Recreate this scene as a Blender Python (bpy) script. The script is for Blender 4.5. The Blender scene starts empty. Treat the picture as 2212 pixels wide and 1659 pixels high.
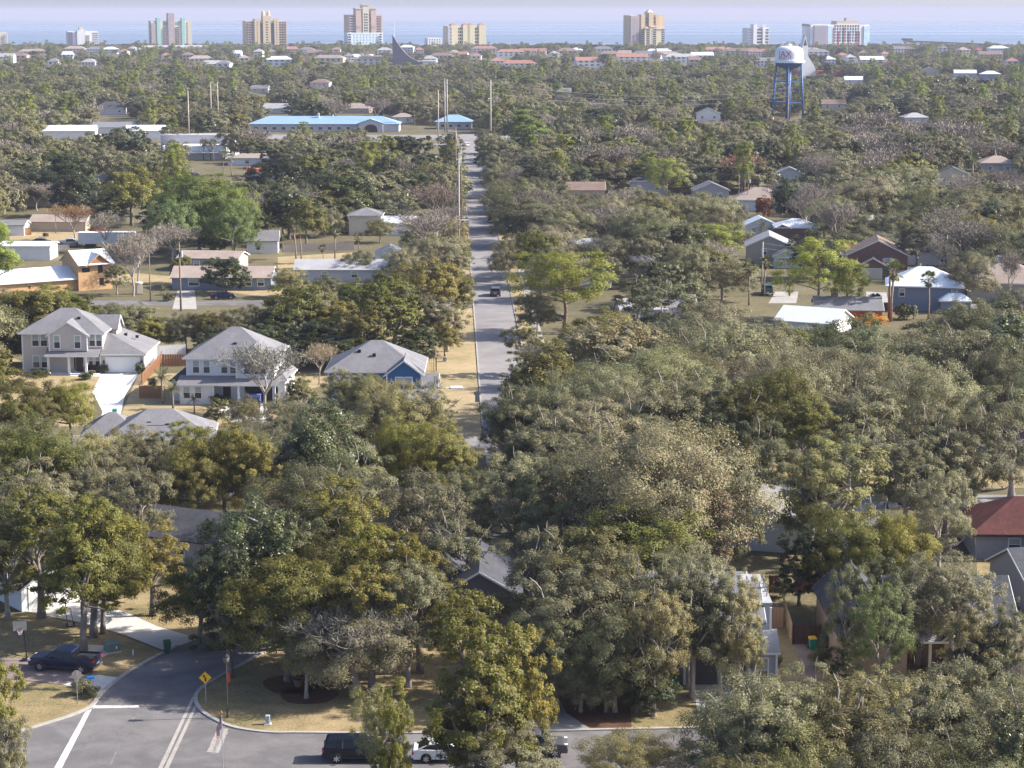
import bpy, bmesh, math, random
import numpy as np
from mathutils import Vector, Matrix

random.seed(7)
rng = np.random.default_rng(7)
S = bpy.context.scene
COL = S.collection
rad = math.radians

# ------------------------------------------------------------------ camera, sky, sun, exposure
CAM_H = 54.0
PITCH = 10.2
FV, CX, CY = 4473.0, 1106.0, 829.5           # focal length and centre in a 2212 x 1659 frame
cam = bpy.data.cameras.new('camera')
cam.sensor_width = 36.0
cam.lens = FV / 2212.0 * 36.0
cam.clip_start = 1.0
cam.clip_end = 90000.0
camo = bpy.data.objects.new('camera', cam)
camo.location = (0, 0, CAM_H)
camo.rotation_euler = (rad(90 - PITCH), 0, 0)
COL.objects.link(camo)
S.camera = camo

SUN_EL, SUN_AZ = 34.0, 6.0                   # azimuth: degrees from +x towards +y
W = bpy.data.worlds.new('World')
S.world = W
W.use_nodes = True
nt = W.node_tree
nt.nodes.clear()
sky = nt.nodes.new('ShaderNodeTexSky')
sky.sky_type = 'NISHITA'
sky.sun_disc = False
sky.sun_elevation = rad(SUN_EL)
sky.sun_rotation = rad(90 - SUN_AZ)           # measured from +y towards +x
sky.altitude = 10
sky.air_density = 0.5
sky.dust_density = 1.7
sky.ozone_density = 2.2
bg = nt.nodes.new('ShaderNodeBackground')
bg.inputs[1].default_value = 0.138
wo = nt.nodes.new('ShaderNodeOutputWorld')
nt.links.new(sky.outputs[0], bg.inputs[0])
nt.links.new(bg.outputs[0], wo.inputs[0])
sun = bpy.data.lights.new('sun', 'SUN')
sun.energy = 4.1
sun.angle = rad(0.5)
sun.color = (1.0, 0.93, 0.84)
suno = bpy.data.objects.new('sun', sun)
sd = Vector((math.cos(rad(SUN_EL)) * math.cos(rad(SUN_AZ)), math.cos(rad(SUN_EL)) * math.sin(rad(SUN_AZ)), math.sin(rad(SUN_EL))))
suno.rotation_euler = sd.to_track_quat('Z', 'Y').to_euler()
suno.location = sd * 500
COL.objects.link(suno)
S.view_settings.view_transform = 'Standard'
S.view_settings.look = 'None'
S.view_settings.gamma = 1.0
S.view_settings.exposure = 1.36
S.view_settings.use_curve_mapping = False
S.render.engine = 'CYCLES'
S.cycles.max_bounces = 8
S.cycles.diffuse_bounces = 5
S.cycles.transmission_bounces = 3
S.cycles.volume_bounces = 0
S.cycles.use_denoising = True

# ------------------------------------------------------------------ picture <-> ground helpers
_p = rad(PITCH)
def ray(px, py):
    u, v = (px - CX) / FV, (CY - py) / FV
    return Vector((u, math.cos(_p) + v * math.sin(_p), -math.sin(_p) + v * math.cos(_p)))
def G(px, py, z=0.0):
    """point of the horizontal plane at height z seen at px, py"""
    d = ray(px, py)
    t = (z - CAM_H) / d.z
    return Vector((d.x * t, d.y * t, z))
def at_dist(px, D):
    """ground point at distance D along y, under picture column px"""
    depth = D * math.cos(_p) + CAM_H * math.sin(_p)
    return Vector(((px - CX) / FV * depth, D, 0))
def proj(x, y, z):
    yy, zz = y, z - CAM_H
    depth = yy * math.cos(_p) - zz * math.sin(_p)
    up = yy * math.sin(_p) + zz * math.cos(_p)
    return CX + FV * x / depth, CY - FV * up / depth
def scale_at(x, y, z=0):
    depth = y * math.cos(_p) - (z - CAM_H) * math.sin(_p)
    return FV / depth

# ------------------------------------------------------------------ materials
MATS = {}
def principled(name):
    m = bpy.data.materials.new(name)
    m.use_nodes = True
    b = m.node_tree.nodes['Principled BSDF']
    return m, m.node_tree, b
def mat(name, col, rough=0.8, var=0.12, scale=3.0, bump=0.0, bscale=None, metal=0.0, spec=0.3, col2=None, stretch=None, coat=0.0):
    """plain surface: base colour varied by two noise octaves, optional relief"""
    if name in MATS:
        return MATS[name]
    m, t, b = principled(name)
    N, L = t.nodes, t.links
    tc = N.new('ShaderNodeTexCoord')
    src = tc.outputs['Object']
    if stretch:
        mp = N.new('ShaderNodeMapping')
        mp.inputs['Scale'].default_value = stretch
        L.new(src, mp.inputs[0])
        src = mp.outputs[0]
    nz = N.new('ShaderNodeTexNoise')
    nz.inputs['Scale'].default_value = scale
    nz.inputs['Detail'].default_value = 5
    nz.inputs['Roughness'].default_value = 0.65
    L.new(src, nz.inputs['Vector'])
    rp = N.new('ShaderNodeValToRGB')
    c1 = [max(0, c * (1 - var)) for c in col]
    c2 = [min(1, c * (1 + var)) for c in (col2 or col)]
    rp.color_ramp.elements[0].position = 0.3
    rp.color_ramp.elements[1].position = 0.7
    rp.color_ramp.elements[0].color = (*c1, 1)
    rp.color_ramp.elements[1].color = (*c2, 1)
    L.new(nz.outputs[0], rp.inputs[0])
    L.new(rp.outputs[0], b.inputs['Base Color'])
    b.inputs['Roughness'].default_value = rough
    b.inputs['Metallic'].default_value = metal
    b.inputs['Specular IOR Level'].default_value = spec
    b.inputs['Coat Weight'].default_value = coat
    if bump:
        n2 = N.new('ShaderNodeTexNoise')
        n2.inputs['Scale'].default_value = bscale or scale * 4
        n2.inputs['Detail'].default_value = 4
        L.new(src, n2.inputs['Vector'])
        bp = N.new('ShaderNodeBump')
        bp.inputs['Strength'].default_value = bump
        bp.inputs['Distance'].default_value = 0.05
        L.new(n2.outputs[0], bp.inputs['Height'])
        L.new(bp.outputs[0], b.inputs['Normal'])
    MATS[name] = m
    return m
def banded(name, col, period, axis='Z', depth=0.25, dark=0.75, rough=0.8, var=0.08, scale=1.5, kind='SAW'):
    """boards, courses or ribs: regular relief lines along one axis"""
    if name in MATS:
        return MATS[name]
    m = mat(name, col, rough, var, scale)
    t = m.node_tree
    N, L = t.nodes, t.links
    b = N['Principled BSDF']
    tc = N.new('ShaderNodeTexCoord')
    w = N.new('ShaderNodeTexWave')
    w.bands_direction = axis
    w.wave_profile = kind
    w.inputs['Scale'].default_value = (2 * math.pi / period) / 20.0
    L.new(tc.outputs['Object'], w.inputs['Vector'])
    bp = N.new('ShaderNodeBump')
    bp.inputs['Strength'].default_value = depth
    bp.inputs['Distance'].default_value = 0.05
    L.new(w.outputs['Fac'], bp.inputs['Height'])
    L.new(bp.outputs[0], b.inputs['Normal'])
    mx = N.new('ShaderNodeMix')
    mx.data_type = 'RGBA'
    mx.blend_type = 'MULTIPLY'
    rp = N.new('ShaderNodeValToRGB')
    rp.color_ramp.elements[0].color = (dark, dark, dark, 1)
    rp.color_ramp.elements[1].color = (1, 1, 1, 1)
    rp.color_ramp.elements[1].position = 0.18
    L.new(w.outputs['Fac'], rp.inputs[0])
    src = b.inputs['Base Color'].links[0].from_socket
    mx.inputs[0].default_value = 1
    L.new(src, mx.inputs[6])
    L.new(rp.outputs[0], mx.inputs[7])
    L.new(mx.outputs[2], b.inputs['Base Color'])
    return m
def leaf_mat(name, col, trans=0.25, warm=None, jitter=0.2, rough=0.55):
    """leaves: object tint x base colour, each leaf a little different, partly translucent"""
    if name in MATS:
        return MATS[name]
    m, t, b = principled(name)
    N, L = t.nodes, t.links
    oi = N.new('ShaderNodeObjectInfo')
    ge = N.new('ShaderNodeNewGeometry')
    rp = N.new('ShaderNodeValToRGB')
    e = rp.color_ramp.elements
    w = warm or (col[0] * 1.7, col[1] * 1.35, col[2] * 0.9)
    e[0].position, e[1].position = 0.0, 1.0
    e[0].color = (*[c * (1 - jitter) for c in col], 1)
    e[1].color = (*[0.4 * c + 0.6 * q for c, q in zip(col, w)], 1)
    k = e.new(0.6)
    k.color = (*col, 1)
    L.new(ge.outputs['Random Per Island'], rp.inputs[0])
    mx = N.new('ShaderNodeMix')
    mx.data_type = 'RGBA'
    mx.blend_type = 'MULTIPLY'
    mx.inputs[0].default_value = 1
    L.new(rp.outputs[0], mx.inputs[6])
    # every tree differs: hue / value by its own random number
    hsv = N.new('ShaderNodeHueSaturation')
    mr = N.new('ShaderNodeMapRange')
    mr.inputs['To Min'].default_value = 0.72
    mr.inputs['To Max'].default_value = 1.3
    L.new(oi.outputs['Random'], mr.inputs[0])
    L.new(mr.outputs[0], hsv.inputs['Value'])
    hm = N.new('ShaderNodeMath')
    hm.operation = 'MULTIPLY_ADD'
    hm.inputs[1].default_value = 7.31
    hm.inputs[2].default_value = 0.0
    L.new(oi.outputs['Random'], hm.inputs[0])
    fr = N.new('ShaderNodeMath')
    fr.operation = 'FRACT'
    L.new(hm.outputs[0], fr.inputs[0])
    hr = N.new('ShaderNodeMapRange')
    hr.inputs['To Min'].default_value = 0.490
    hr.inputs['To Max'].default_value = 0.520
    L.new(fr.outputs[0], hr.inputs[0])
    L.new(hr.outputs[0], hsv.inputs['Hue'])
    L.new(oi.outputs['Color'], mx.inputs[7])
    L.new(mx.outputs[2], hsv.inputs['Color'])
    L.new(hsv.outputs[0], b.inputs['Base Color'])
    b.inputs['Roughness'].default_value = rough
    b.inputs['Specular IOR Level'].default_value = 0.25
    tr = N.new('ShaderNodeBsdfTranslucent')
    L.new(hsv.outputs[0], tr.inputs[0])
    ms = N.new('ShaderNodeMixShader')
    ms.inputs[0].default_value = trans
    L.new(b.outputs[0], ms.inputs[1])
    L.new(tr.outputs[0], ms.inputs[2])
    L.new(ms.outputs[0], N['Material Output'].inputs['Surface'])
    MATS[name] = m
    return m
def two_tone(name, cols, scales=(0.08, 0.6, 5.0), rough=0.95, bump=0.3, bscale=6.0, pos=(0.36, 0.5, 0.62)):
    """ground cover: patches of three colours at several sizes with fine relief"""
    if name in MATS:
        return MATS[name]
    m, t, b = principled(name)
    N, L = t.nodes, t.links
    tc = N.new('ShaderNodeTexCoord')
    acc = None
    for i, s in enumerate(scales):
        nz = N.new('ShaderNodeTexNoise')
        nz.inputs['Scale'].default_value = s
        nz.inputs['Detail'].default_value = 6
        nz.inputs['Roughness'].default_value = 0.6
        L.new(tc.outputs['Object'], nz.inputs['Vector'])
        if acc is None:
            acc = nz.outputs[0]
        else:
            mm = N.new('ShaderNodeMix')
            mm.inputs[0].default_value = 0.42
            L.new(acc, mm.inputs[2])
            L.new(nz.outputs[0], mm.inputs[3])
            acc = mm.outputs[0]
    rp = N.new('ShaderNodeValToRGB')
    e = rp.color_ramp.elements
    e[0].position, e[1].position = pos[0], pos[2]
    e[0].color, e[1].color = (*cols[0], 1), (*cols[2], 1)
    k = e.new(pos[1])
    k.color = (*cols[1], 1)
    L.new(acc, rp.inputs[0])
    L.new(rp.outputs[0], b.inputs['Base Color'])
    b.inputs['Roughness'].default_value = rough
    b.inputs['Specular IOR Level'].default_value = 0.15
    n2 = N.new('ShaderNodeTexNoise')
    n2.inputs['Scale'].default_value = bscale
    n2.inputs['Detail'].default_value = 5
    L.new(tc.outputs['Object'], n2.inputs['Vector'])
    bp = N.new('ShaderNodeBump')
    bp.inputs['Strength'].default_value = bump
    bp.inputs['Distance'].default_value = 0.08
    L.new(n2.outputs[0], bp.inputs['Height'])
    L.new(bp.outputs[0], b.inputs['Normal'])
    MATS[name] = m
    return m

WHITE = mat('white_paint', (0.74, 0.74, 0.72), 0.5, 0.04)
GLASS = mat('window_glass', (0.035, 0.045, 0.055), 0.08, 0.4, 0.6, spec=0.6)
BLIND = mat('window_blind', (0.33, 0.38, 0.37), 0.35, 0.15, 0.9, spec=0.5)
ASPHALT = two_tone('asphalt', ((0.125, 0.12, 0.12), (0.165, 0.158, 0.157), (0.21, 0.2, 0.197)), (0.05, 0.7, 9.0), 0.9, 0.2, 20.0)
ASPHALT_PALE = two_tone('asphalt_worn', ((0.19, 0.18, 0.178), (0.24, 0.228, 0.224), (0.29, 0.276, 0.27)), (0.05, 0.5, 6.0), 0.9, 0.2, 14.0)
def weather(m, scale=0.22, crack=0.35, dark=0.62, amount=0.55):
    t = m.node_tree
    N, L = t.nodes, t.links
    b = N['Principled BSDF']
    src = b.inputs['Base Color'].links[0].from_socket
    tc = N.new('ShaderNodeTexCoord')
    nz = N.new('ShaderNodeTexNoise')
    nz.inputs['Scale'].default_value = scale
    nz.inputs['Detail'].default_value = 7
    nz.inputs['Distortion'].default_value = 0.8
    L.new(tc.outputs['Object'], nz.inputs['Vector'])
    rp = N.new('ShaderNodeValToRGB')
    rp.color_ramp.elements[0].position, rp.color_ramp.elements[1].position = 0.4, 0.58
    rp.color_ramp.elements[0].color = (dark, dark, dark, 1)
    rp.color_ramp.elements[1].color = (1.06, 1.04, 1.02, 1)
    L.new(nz.outputs[0], rp.inputs[0])
    mx = N.new('ShaderNodeMix'); mx.data_type = 'RGBA'; mx.blend_type = 'MULTIPLY'; mx.inputs[0].default_value = amount
    L.new(src, mx.inputs[6]); L.new(rp.outputs[0], mx.inputs[7])
    vo = N.new('ShaderNodeTexVoronoi'); vo.feature = 'DISTANCE_TO_EDGE'; vo.inputs['Scale'].default_value = crack
    dn = N.new('ShaderNodeTexNoise'); dn.inputs['Scale'].default_value = 1.2; dn.inputs['Detail'].default_value = 4
    L.new(tc.outputs['Object'], dn.inputs['Vector'])
    av = N.new('ShaderNodeMix'); av.data_type = 'VECTOR'; av.inputs[0].default_value = 0.5
    L.new(tc.outputs['Object'], av.inputs[4]); L.new(dn.outputs['Color'], av.inputs[5])
    L.new(av.outputs[1], vo.inputs['Vector'])
    r2 = N.new('ShaderNodeValToRGB')
    r2.color_ramp.elements[0].position, r2.color_ramp.elements[1].position = 0.003, 0.012
    r2.color_ramp.elements[0].color = (0.62, 0.6, 0.6, 1)
    L.new(vo.outputs[0], r2.inputs[0])
    m2 = N.new('ShaderNodeMix'); m2.data_type = 'RGBA'; m2.blend_type = 'MULTIPLY'; m2.inputs[0].default_value = 0.28
    L.new(mx.outputs[2], m2.inputs[6]); L.new(r2.outputs[0], m2.inputs[7])
    L.new(m2.outputs[2], b.inputs['Base Color'])
weather(ASPHALT)
weather(ASPHALT_PALE, 0.12, 0.22, 0.7, 0.5)
CONCRETE = two_tone('concrete', ((0.42, 0.40, 0.37), (0.50, 0.48, 0.45), (0.57, 0.55, 0.52)), (0.15, 1.0, 8.0), 0.85, 0.15, 12.0)
CONC_BRIGHT = two_tone('concrete_new', ((0.56, 0.55, 0.53), (0.64, 0.63, 0.61), (0.7, 0.69, 0.67)), (0.15, 1.0, 8.0), 0.85, 0.1, 12.0)
KERBM = two_tone('kerb_concrete', ((0.24, 0.22, 0.2), (0.34, 0.32, 0.29), (0.42, 0.39, 0.36)), (0.3, 1.4, 7.0), 0.9, 0.2, 12.0)
LAWN = two_tone('dry_lawn', ((0.1, 0.105, 0.042), (0.23, 0.18, 0.09), (0.35, 0.265, 0.15)), (0.16, 0.6, 5.0), 0.95, 0.5, 9.0, (0.38, 0.49, 0.6))
TAN_LAWN = two_tone('tan_grass', ((0.13, 0.135, 0.055), (0.31, 0.24, 0.13), (0.40, 0.31, 0.185)), (0.1, 0.45, 4.0), 0.95, 0.45, 7.0, (0.38, 0.48, 0.6))
FOREST_FLOOR = two_tone('forest_floor', ((0.06, 0.06, 0.03), (0.125, 0.11, 0.06), (0.2, 0.165, 0.095)), (0.03, 0.2, 2.0), 0.95, 0.5, 5.0)
MULCH = two_tone('pine_straw', ((0.055, 0.028, 0.018), (0.11, 0.055, 0.034), (0.18, 0.10, 0.06)), (0.4, 2.0, 14.0), 0.95, 0.6, 25.0)
SAND = mat('sand', (0.55, 0.48, 0.38), 0.95, 0.08, 0.02)
ROOF_GREY = two_tone('shingle_grey', ((0.13, 0.128, 0.135), (0.18, 0.177, 0.185), (0.235, 0.23, 0.24)), (0.35, 2.5, 11.0), 0.9, 0.3, 14.0)
ROOF_LIGHT = two_tone('shingle_light', ((0.26, 0.26, 0.27), (0.33, 0.33, 0.34), (0.40, 0.40, 0.41)), (0.3, 2.5, 11.0), 0.9, 0.25, 14.0)
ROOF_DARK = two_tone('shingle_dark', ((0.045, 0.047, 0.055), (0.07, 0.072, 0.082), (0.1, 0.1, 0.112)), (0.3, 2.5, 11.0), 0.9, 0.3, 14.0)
ROOF_BROWN = two_tone('shingle_brown', ((0.15, 0.105, 0.085), (0.20, 0.145, 0.12), (0.26, 0.195, 0.165)), (0.3, 2.5, 11.0), 0.9, 0.3, 14.0)
ROOF_TAN = two_tone('shingle_tan', ((0.24, 0.19, 0.16), (0.31, 0.25, 0.215), (0.38, 0.32, 0.28)), (0.3, 2.5, 11.0), 0.9, 0.3, 14.0)
ROOF_RED = two_tone('shingle_dark_red', ((0.06, 0.024, 0.022), (0.1, 0.038, 0.034), (0.15, 0.06, 0.052)), (0.3, 2.5, 11.0), 0.9, 0.3, 14.0)
ROOF_ORANGE = mat('roof_clay', (0.42, 0.135, 0.075), 0.85, 0.2, 1.0)
METAL_WHITE = banded('metal_roof_white', (0.66, 0.69, 0.73), 0.55, 'X', 0.5, 0.78, 0.45, 0.05)
METAL_GREY = banded('metal_roof_grey', (0.2, 0.205, 0.22), 0.55, 'X', 0.5, 0.7, 0.5, 0.08)
METAL_BLUE = banded('metal_roof_blue', (0.24, 0.37, 0.52), 0.9, 'X', 0.5, 0.8, 0.5, 0.05)
METAL_BLUE_DARK = mat('metal_trim_blue', (0.1, 0.2, 0.42), 0.5, 0.1)
def siding(name, col, period=0.18):
    return banded(name, col, period, 'Z', 0.5, 0.82, 0.75, 0.05)
SID_BEIGE = siding('siding_beige', (0.50, 0.46, 0.43))
SID_WHITE = siding('siding_white', (0.70, 0.71, 0.72))
SID_BLUE = siding('siding_blue', (0.035, 0.13, 0.30))
SID_BLUEGREY = siding('siding_blue_grey', (0.2, 0.25, 0.33))
SID_PALE = siding('siding_pale_blue', (0.52, 0.58, 0.66))
SID_GREY = siding('siding_grey', (0.37, 0.37, 0.41), 0.2)
SID_TAUPE = siding('siding_taupe', (0.36, 0.33, 0.30))
SID_DARK = siding('siding_dark', (0.12, 0.13, 0.16), 0.16)
STUCCO_CREAM = mat('stucco_cream', (0.62, 0.55, 0.43), 0.85, 0.06, 0.6)
STUCCO_TAN = mat('stucco_tan', (0.5, 0.40, 0.30), 0.85, 0.06, 0.6)
STUCCO_WHITE = mat('stucco_white', (0.72, 0.71, 0.70), 0.85, 0.05, 0.6)
STUCCO_GREY = mat('stucco_grey', (0.45, 0.44, 0.46), 0.85, 0.06, 0.6)
OSB = two_tone('osb_board', ((0.42, 0.25, 0.12), (0.5, 0.31, 0.16), (0.57, 0.37, 0.2)), (0.5, 3.0, 12.0), 0.9, 0.1, 14.0)
WOOD = mat('cedar_wood', (0.30, 0.15, 0.075), 0.8, 0.3, 2.0, stretch=(1, 1, 0.15))
WOOD_PALE = mat('pale_fence_wood', (0.42, 0.31, 0.19), 0.85, 0.2, 2.0, stretch=(1, 1, 0.15))
WOOD_GREY = mat('weathered_wood', (0.24, 0.21, 0.19), 0.9, 0.25, 1.5, stretch=(1, 1, 0.15))
WOOD_DARK = mat('dark_brown_fence', (0.07, 0.035, 0.03), 0.85, 0.25, 2.0, stretch=(1, 1, 0.15))
BLACK = mat('black_metal', (0.018, 0.018, 0.02), 0.45, 0.2)
RUBBER = mat('tyre_rubber', (0.015, 0.015, 0.016), 0.85, 0.2)
CHROME = mat('bright_metal', (0.55, 0.56, 0.58), 0.25, 0.1, metal=0.9)
GALV = mat('galvanised_steel', (0.38, 0.39, 0.4), 0.5, 0.15, metal=0.4)
PLAST_GREEN = mat('bin_green', (0.02, 0.085, 0.045), 0.5, 0.15)
PLAST_TEAL = mat('bin_teal', (0.015, 0.2, 0.15), 0.5, 0.12)
YELLOW = mat('yellow_plastic', (0.75, 0.42, 0.01), 0.45, 0.08)
RED = mat('red_lens', (0.4, 0.01, 0.012), 0.3, 0.15)
BARK = mat('oak_bark', (0.19, 0.16, 0.135), 0.95, 0.35, 2.5, 0.6, 6.0)
BARK_PALE = mat('pale_bark', (0.33, 0.285, 0.25), 0.95, 0.25, 2.0, 0.4, 6.0)
BARK_PINE = mat('pine_bark', (0.21, 0.145, 0.11), 0.95, 0.35, 2.5, 0.6, 6.0)
BARK_PALM = mat('palm_bark', (0.27, 0.215, 0.17), 0.95, 0.3, 3.0, 0.6, 6.0)
POLE_WOOD = mat('pole_timber', (0.22, 0.165, 0.125), 0.9, 0.25, 1.0, stretch=(1, 1, 0.1))
POLE_CONC = mat('pole_concrete', (0.42, 0.37, 0.31), 0.85, 0.12, 0.6)
LF_OAK = leaf_mat('oak_leaves', (0.198, 0.186, 0.092), 0.3, (0.29, 0.265, 0.15))
LF_LAUREL = leaf_mat('laurel_leaves', (0.17, 0.162, 0.036), 0.32, (0.29, 0.235, 0.055))
LF_DARK = leaf_mat('magnolia_leaves', (0.075, 0.086, 0.03), 0.15, (0.17, 0.17, 0.065), 0.4, 0.35)
LF_PINE = leaf_mat('pine_needles', (0.22, 0.245, 0.04), 0.3, (0.31, 0.32, 0.065))
LF_PALM = leaf_mat('palm_fronds', (0.115, 0.135, 0.042), 0.2, (0.2, 0.19, 0.07))
LF_DEAD = leaf_mat('dead_fronds', (0.26, 0.17, 0.085), 0.2)
LF_TWIG = leaf_mat('bare_twigs', (0.24, 0.2, 0.162), 0.0, (0.32, 0.27, 0.225), 0.25, 0.9)
LF_RUST = leaf_mat('rusty_leaves', (0.27, 0.12, 0.055), 0.3, (0.4, 0.2, 0.08))
LF_GOLD = leaf_mat('golden_leaves', (0.5, 0.26, 0.03), 0.3, (0.6, 0.34, 0.05))
LF_MOSS = leaf_mat('hanging_moss', (0.25, 0.235, 0.19), 0.2, (0.32, 0.3, 0.25), 0.2, 0.95)

# ------------------------------------------------------------------ mesh helpers
class MB:
    """collects boxes, tubes and prisms and links them as one mesh object"""
    def __init__(self):
        self.v, self.f, self.m = [], [], []
    def add(self, verts, faces, mi=0):
        o = len(self.v)
        self.v += [tuple(p) for p in verts]
        self.f += [tuple(i + o for i in q) for q in faces]
        self.m += [mi] * len(faces)
        return self
    def box(self, x0, x1, y0, y1, z0, z1, mi=0, M=None):
        vs = [(x0, y0, z0), (x1, y0, z0), (x1, y1, z0), (x0, y1, z0), (x0, y0, z1), (x1, y0, z1), (x1, y1, z1), (x0, y1, z1)]
        if M is not None:
            vs = [M @ Vector(p) for p in vs]
        return self.add(vs, [(3, 2, 1, 0), (4, 5, 6, 7), (0, 1, 5, 4), (1, 2, 6, 5), (2, 3, 7, 6), (3, 0, 4, 7)], mi)
    def tube(self, pts, radii, n=6, mi=0, cap=True):
        pts = [Vector(p) for p in pts]
        rings = []
        prev = None
        for i, p in enumerate(pts):
            d = (pts[min(i + 1, len(pts) - 1)] - pts[max(i - 1, 0)])
            if d.length < 1e-6:
                d = Vector((0, 0, 1))
            d.normalize()
            a = Vector((1, 0, 0)) if abs(d.x) < 0.8 else Vector((0, 1, 0))
            if prev is not None:
                a = prev
            s = (a - d * a.dot(d))
            s.normalize()
            t = d.cross(s)
            prev = s
            r = radii[i] if hasattr(radii, '__len__') else radii
            rings.append([p + (s * math.cos(2 * math.pi * k / n) + t * math.sin(2 * math.pi * k / n)) * r for k in range(n)])
        vs = [q for r in rings for q in r]
        fs = []
        for i in range(len(rings) - 1):
            for k in range(n):
                a, b = i * n + k, i * n + (k + 1) % n
                fs.append((a, b, b + n, a + n))
        if cap:
            fs.append(tuple(range(n - 1, -1, -1)))
            fs.append(tuple((len(rings) - 1) * n + k for k in range(n)))
        return self.add(vs, fs, mi)
    def cyl(self, x, y, z0, z1, r0, r1=None, n=12, mi=0):
        return self.tube([(x, y, z0), (x, y, z1)], [r0, r0 if r1 is None else r1], n, mi)
    def lathe(self, prof, n=24, x=0, y=0, mi=0):
        vs, fs = [], []
        for (r, z) in prof:
            for k in range(n):
                a = 2 * math.pi * k / n
                vs.append((x + r * math.cos(a), y + r * math.sin(a), z))
        for i in range(len(prof) - 1):
            for k in range(n):
                a, b = i * n + k, i * n + (k + 1) % n
                fs.append((a, b, b + n, a + n))
        return self.add(vs, fs, mi)
    def prism(self, poly, y0, y1, mi=0, M=None):
        """polygon in x,z pushed along y"""
        n = len(poly)
        vs = [(x, y0, z) for x, z in poly] + [(x, y1, z) for x, z in poly]
        if M is not None:
            vs = [M @ Vector(p) for p in vs]
        fs = [tuple(range(n)), tuple(range(2 * n - 1, n - 1, -1))]
        fs += [(k, k + n, (k + 1) % n + n, (k + 1) % n) for k in range(n)]
        return self.add(vs, fs, mi)
    def mesh(self, name, mats, smooth=False):
        me = bpy.data.meshes.new(name)
        me.from_pydata(self.v, [], self.f)
        for m in (mats if isinstance(mats, (list, tuple)) else [mats]):
            me.materials.append(m)
        if any(self.m):
            me.polygons.foreach_set('material_index', self.m)
        if smooth:
            me.polygons.foreach_set('use_smooth', [True] * len(me.polygons))
        bm = bmesh.new()
        bm.from_mesh(me)
        bmesh.ops.recalc_face_normals(bm, faces=bm.faces)
        bm.to_mesh(me)
        bm.free()
        me.update()
        return me
    def build(self, name, mats, parent=None, smooth=False, loc=None, rz=0, bevel=0):
        return put(name, self.mesh(name, mats, smooth), parent, loc, rz, bevel)
def put(name, me, parent=None, loc=None, rz=0, bevel=0):
    o = bpy.data.objects.new(name, me)
    COL.objects.link(o)
    if parent is not None:
        o.parent = parent
    if loc is not None:
        o.location = loc
    if rz:
        o.rotation_euler = (0, 0, rz)
    if bevel:
        b = o.modifiers.new('bevel', 'BEVEL')
        b.width = bevel
        b.segments = 2
        b.limit_method = 'ANGLE'
    return o
LABELS_USED = {}
def tag(o, label, cat, group=None):
    o['label'] = label
    o['category'] = cat
    if group:
        o['group'] = group
    return o
def empty(name, loc, rz=0.0, label=None, cat=None, group=None):
    o = bpy.data.objects.new(name, None)
    o.empty_display_size = 0.5
    o.location = loc
    o.rotation_euler = (0, 0, rz)
    COL.objects.link(o)
    if label:
        tag(o, label, cat, group)
    return o
def structure(o, kind='structure', label=None):
    o['kind'] = kind
    if label:
        o['label'] = label
    return o
def copy_tree(o, parent=None):
    c = o.copy()
    COL.objects.link(c)
    c.parent = parent
    for ch in list(o.children):
        copy_tree(ch, c)
    return c
def sheet(name, pts, z, m, label=None, kind='structure', thick=0.0):
    """flat polygon on the ground, triangulated"""
    bm = bmesh.new()
    vs = [bm.verts.new((p[0], p[1], z)) for p in pts]
    f = bm.faces.new(vs)
    if f.normal.z < 0:
        f.normal_flip()
    bmesh.ops.triangulate(bm, faces=bm.faces[:])
    bmesh.ops.recalc_face_normals(bm, faces=bm.faces[:])
    bm.normal_update()
    if sum(q.normal.z for q in bm.faces) < 0:
        bmesh.ops.reverse_faces(bm, faces=bm.faces[:])
    me = bpy.data.meshes.new(name)
    bm.to_mesh(me)
    bm.free()
    me.materials.append(m)
    o = put(name, me)
    return structure(o, kind, label)
def smooth_line(pts, n=6):
    """Catmull-Rom through the points"""
    P = [Vector((p[0], p[1], 0)) for p in pts]
    out = []
    for i in range(len(P) - 1):
        a, b, c, d = P[max(i - 1, 0)], P[i], P[i + 1], P[min(i + 2, len(P) - 1)]
        for k in range(n):
            t = k / n
            out.append(0.5 * ((2 * b) + (c - a) * t + (2 * a - 5 * b + 4 * c - d) * t * t + (3 * b - a - 3 * c + d) * t ** 3))
    out.append(P[-1])
    return out
def ribbon(name, line, w, z, m, h=0.0, label=None):
    """strip of width w along a ground line; with h it is a raised kerb"""
    L = [Vector((p[0], p[1], 0)) for p in line]
    left, right = [], []
    for i, p in enumerate(L):
        d = (L[min(i + 1, len(L) - 1)] - L[max(i - 1, 0)]).normalized()
        nrm = Vector((-d.y, d.x, 0))
        left.append(p + nrm * w / 2)
        right.append(p - nrm * w / 2)
    vs, fs = [], []
    n = len(L)
    if h:
        for a in (left, right):
            vs += [(p.x, p.y, -0.05) for p in a]
            vs += [(p.x, p.y, h) for p in a]
        for i in range(n - 1):
            fs += [(i, i + 1, n + i + 1, n + i), (2 * n + i, 2 * n + i + 1, 3 * n + i + 1, 3 * n + i), (n + i, n + i + 1, 3 * n + i + 1, 3 * n + i)]
    else:
        vs = [(p.x, p.y, z) for p in left] + [(p.x, p.y, z) for p in right]
        fs = [(i, i + 1, n + i + 1, n + i) for i in range(n - 1)]
    o = MB().add(vs, fs).build(name, m)
    return structure(o, 'structure', label)

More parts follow.
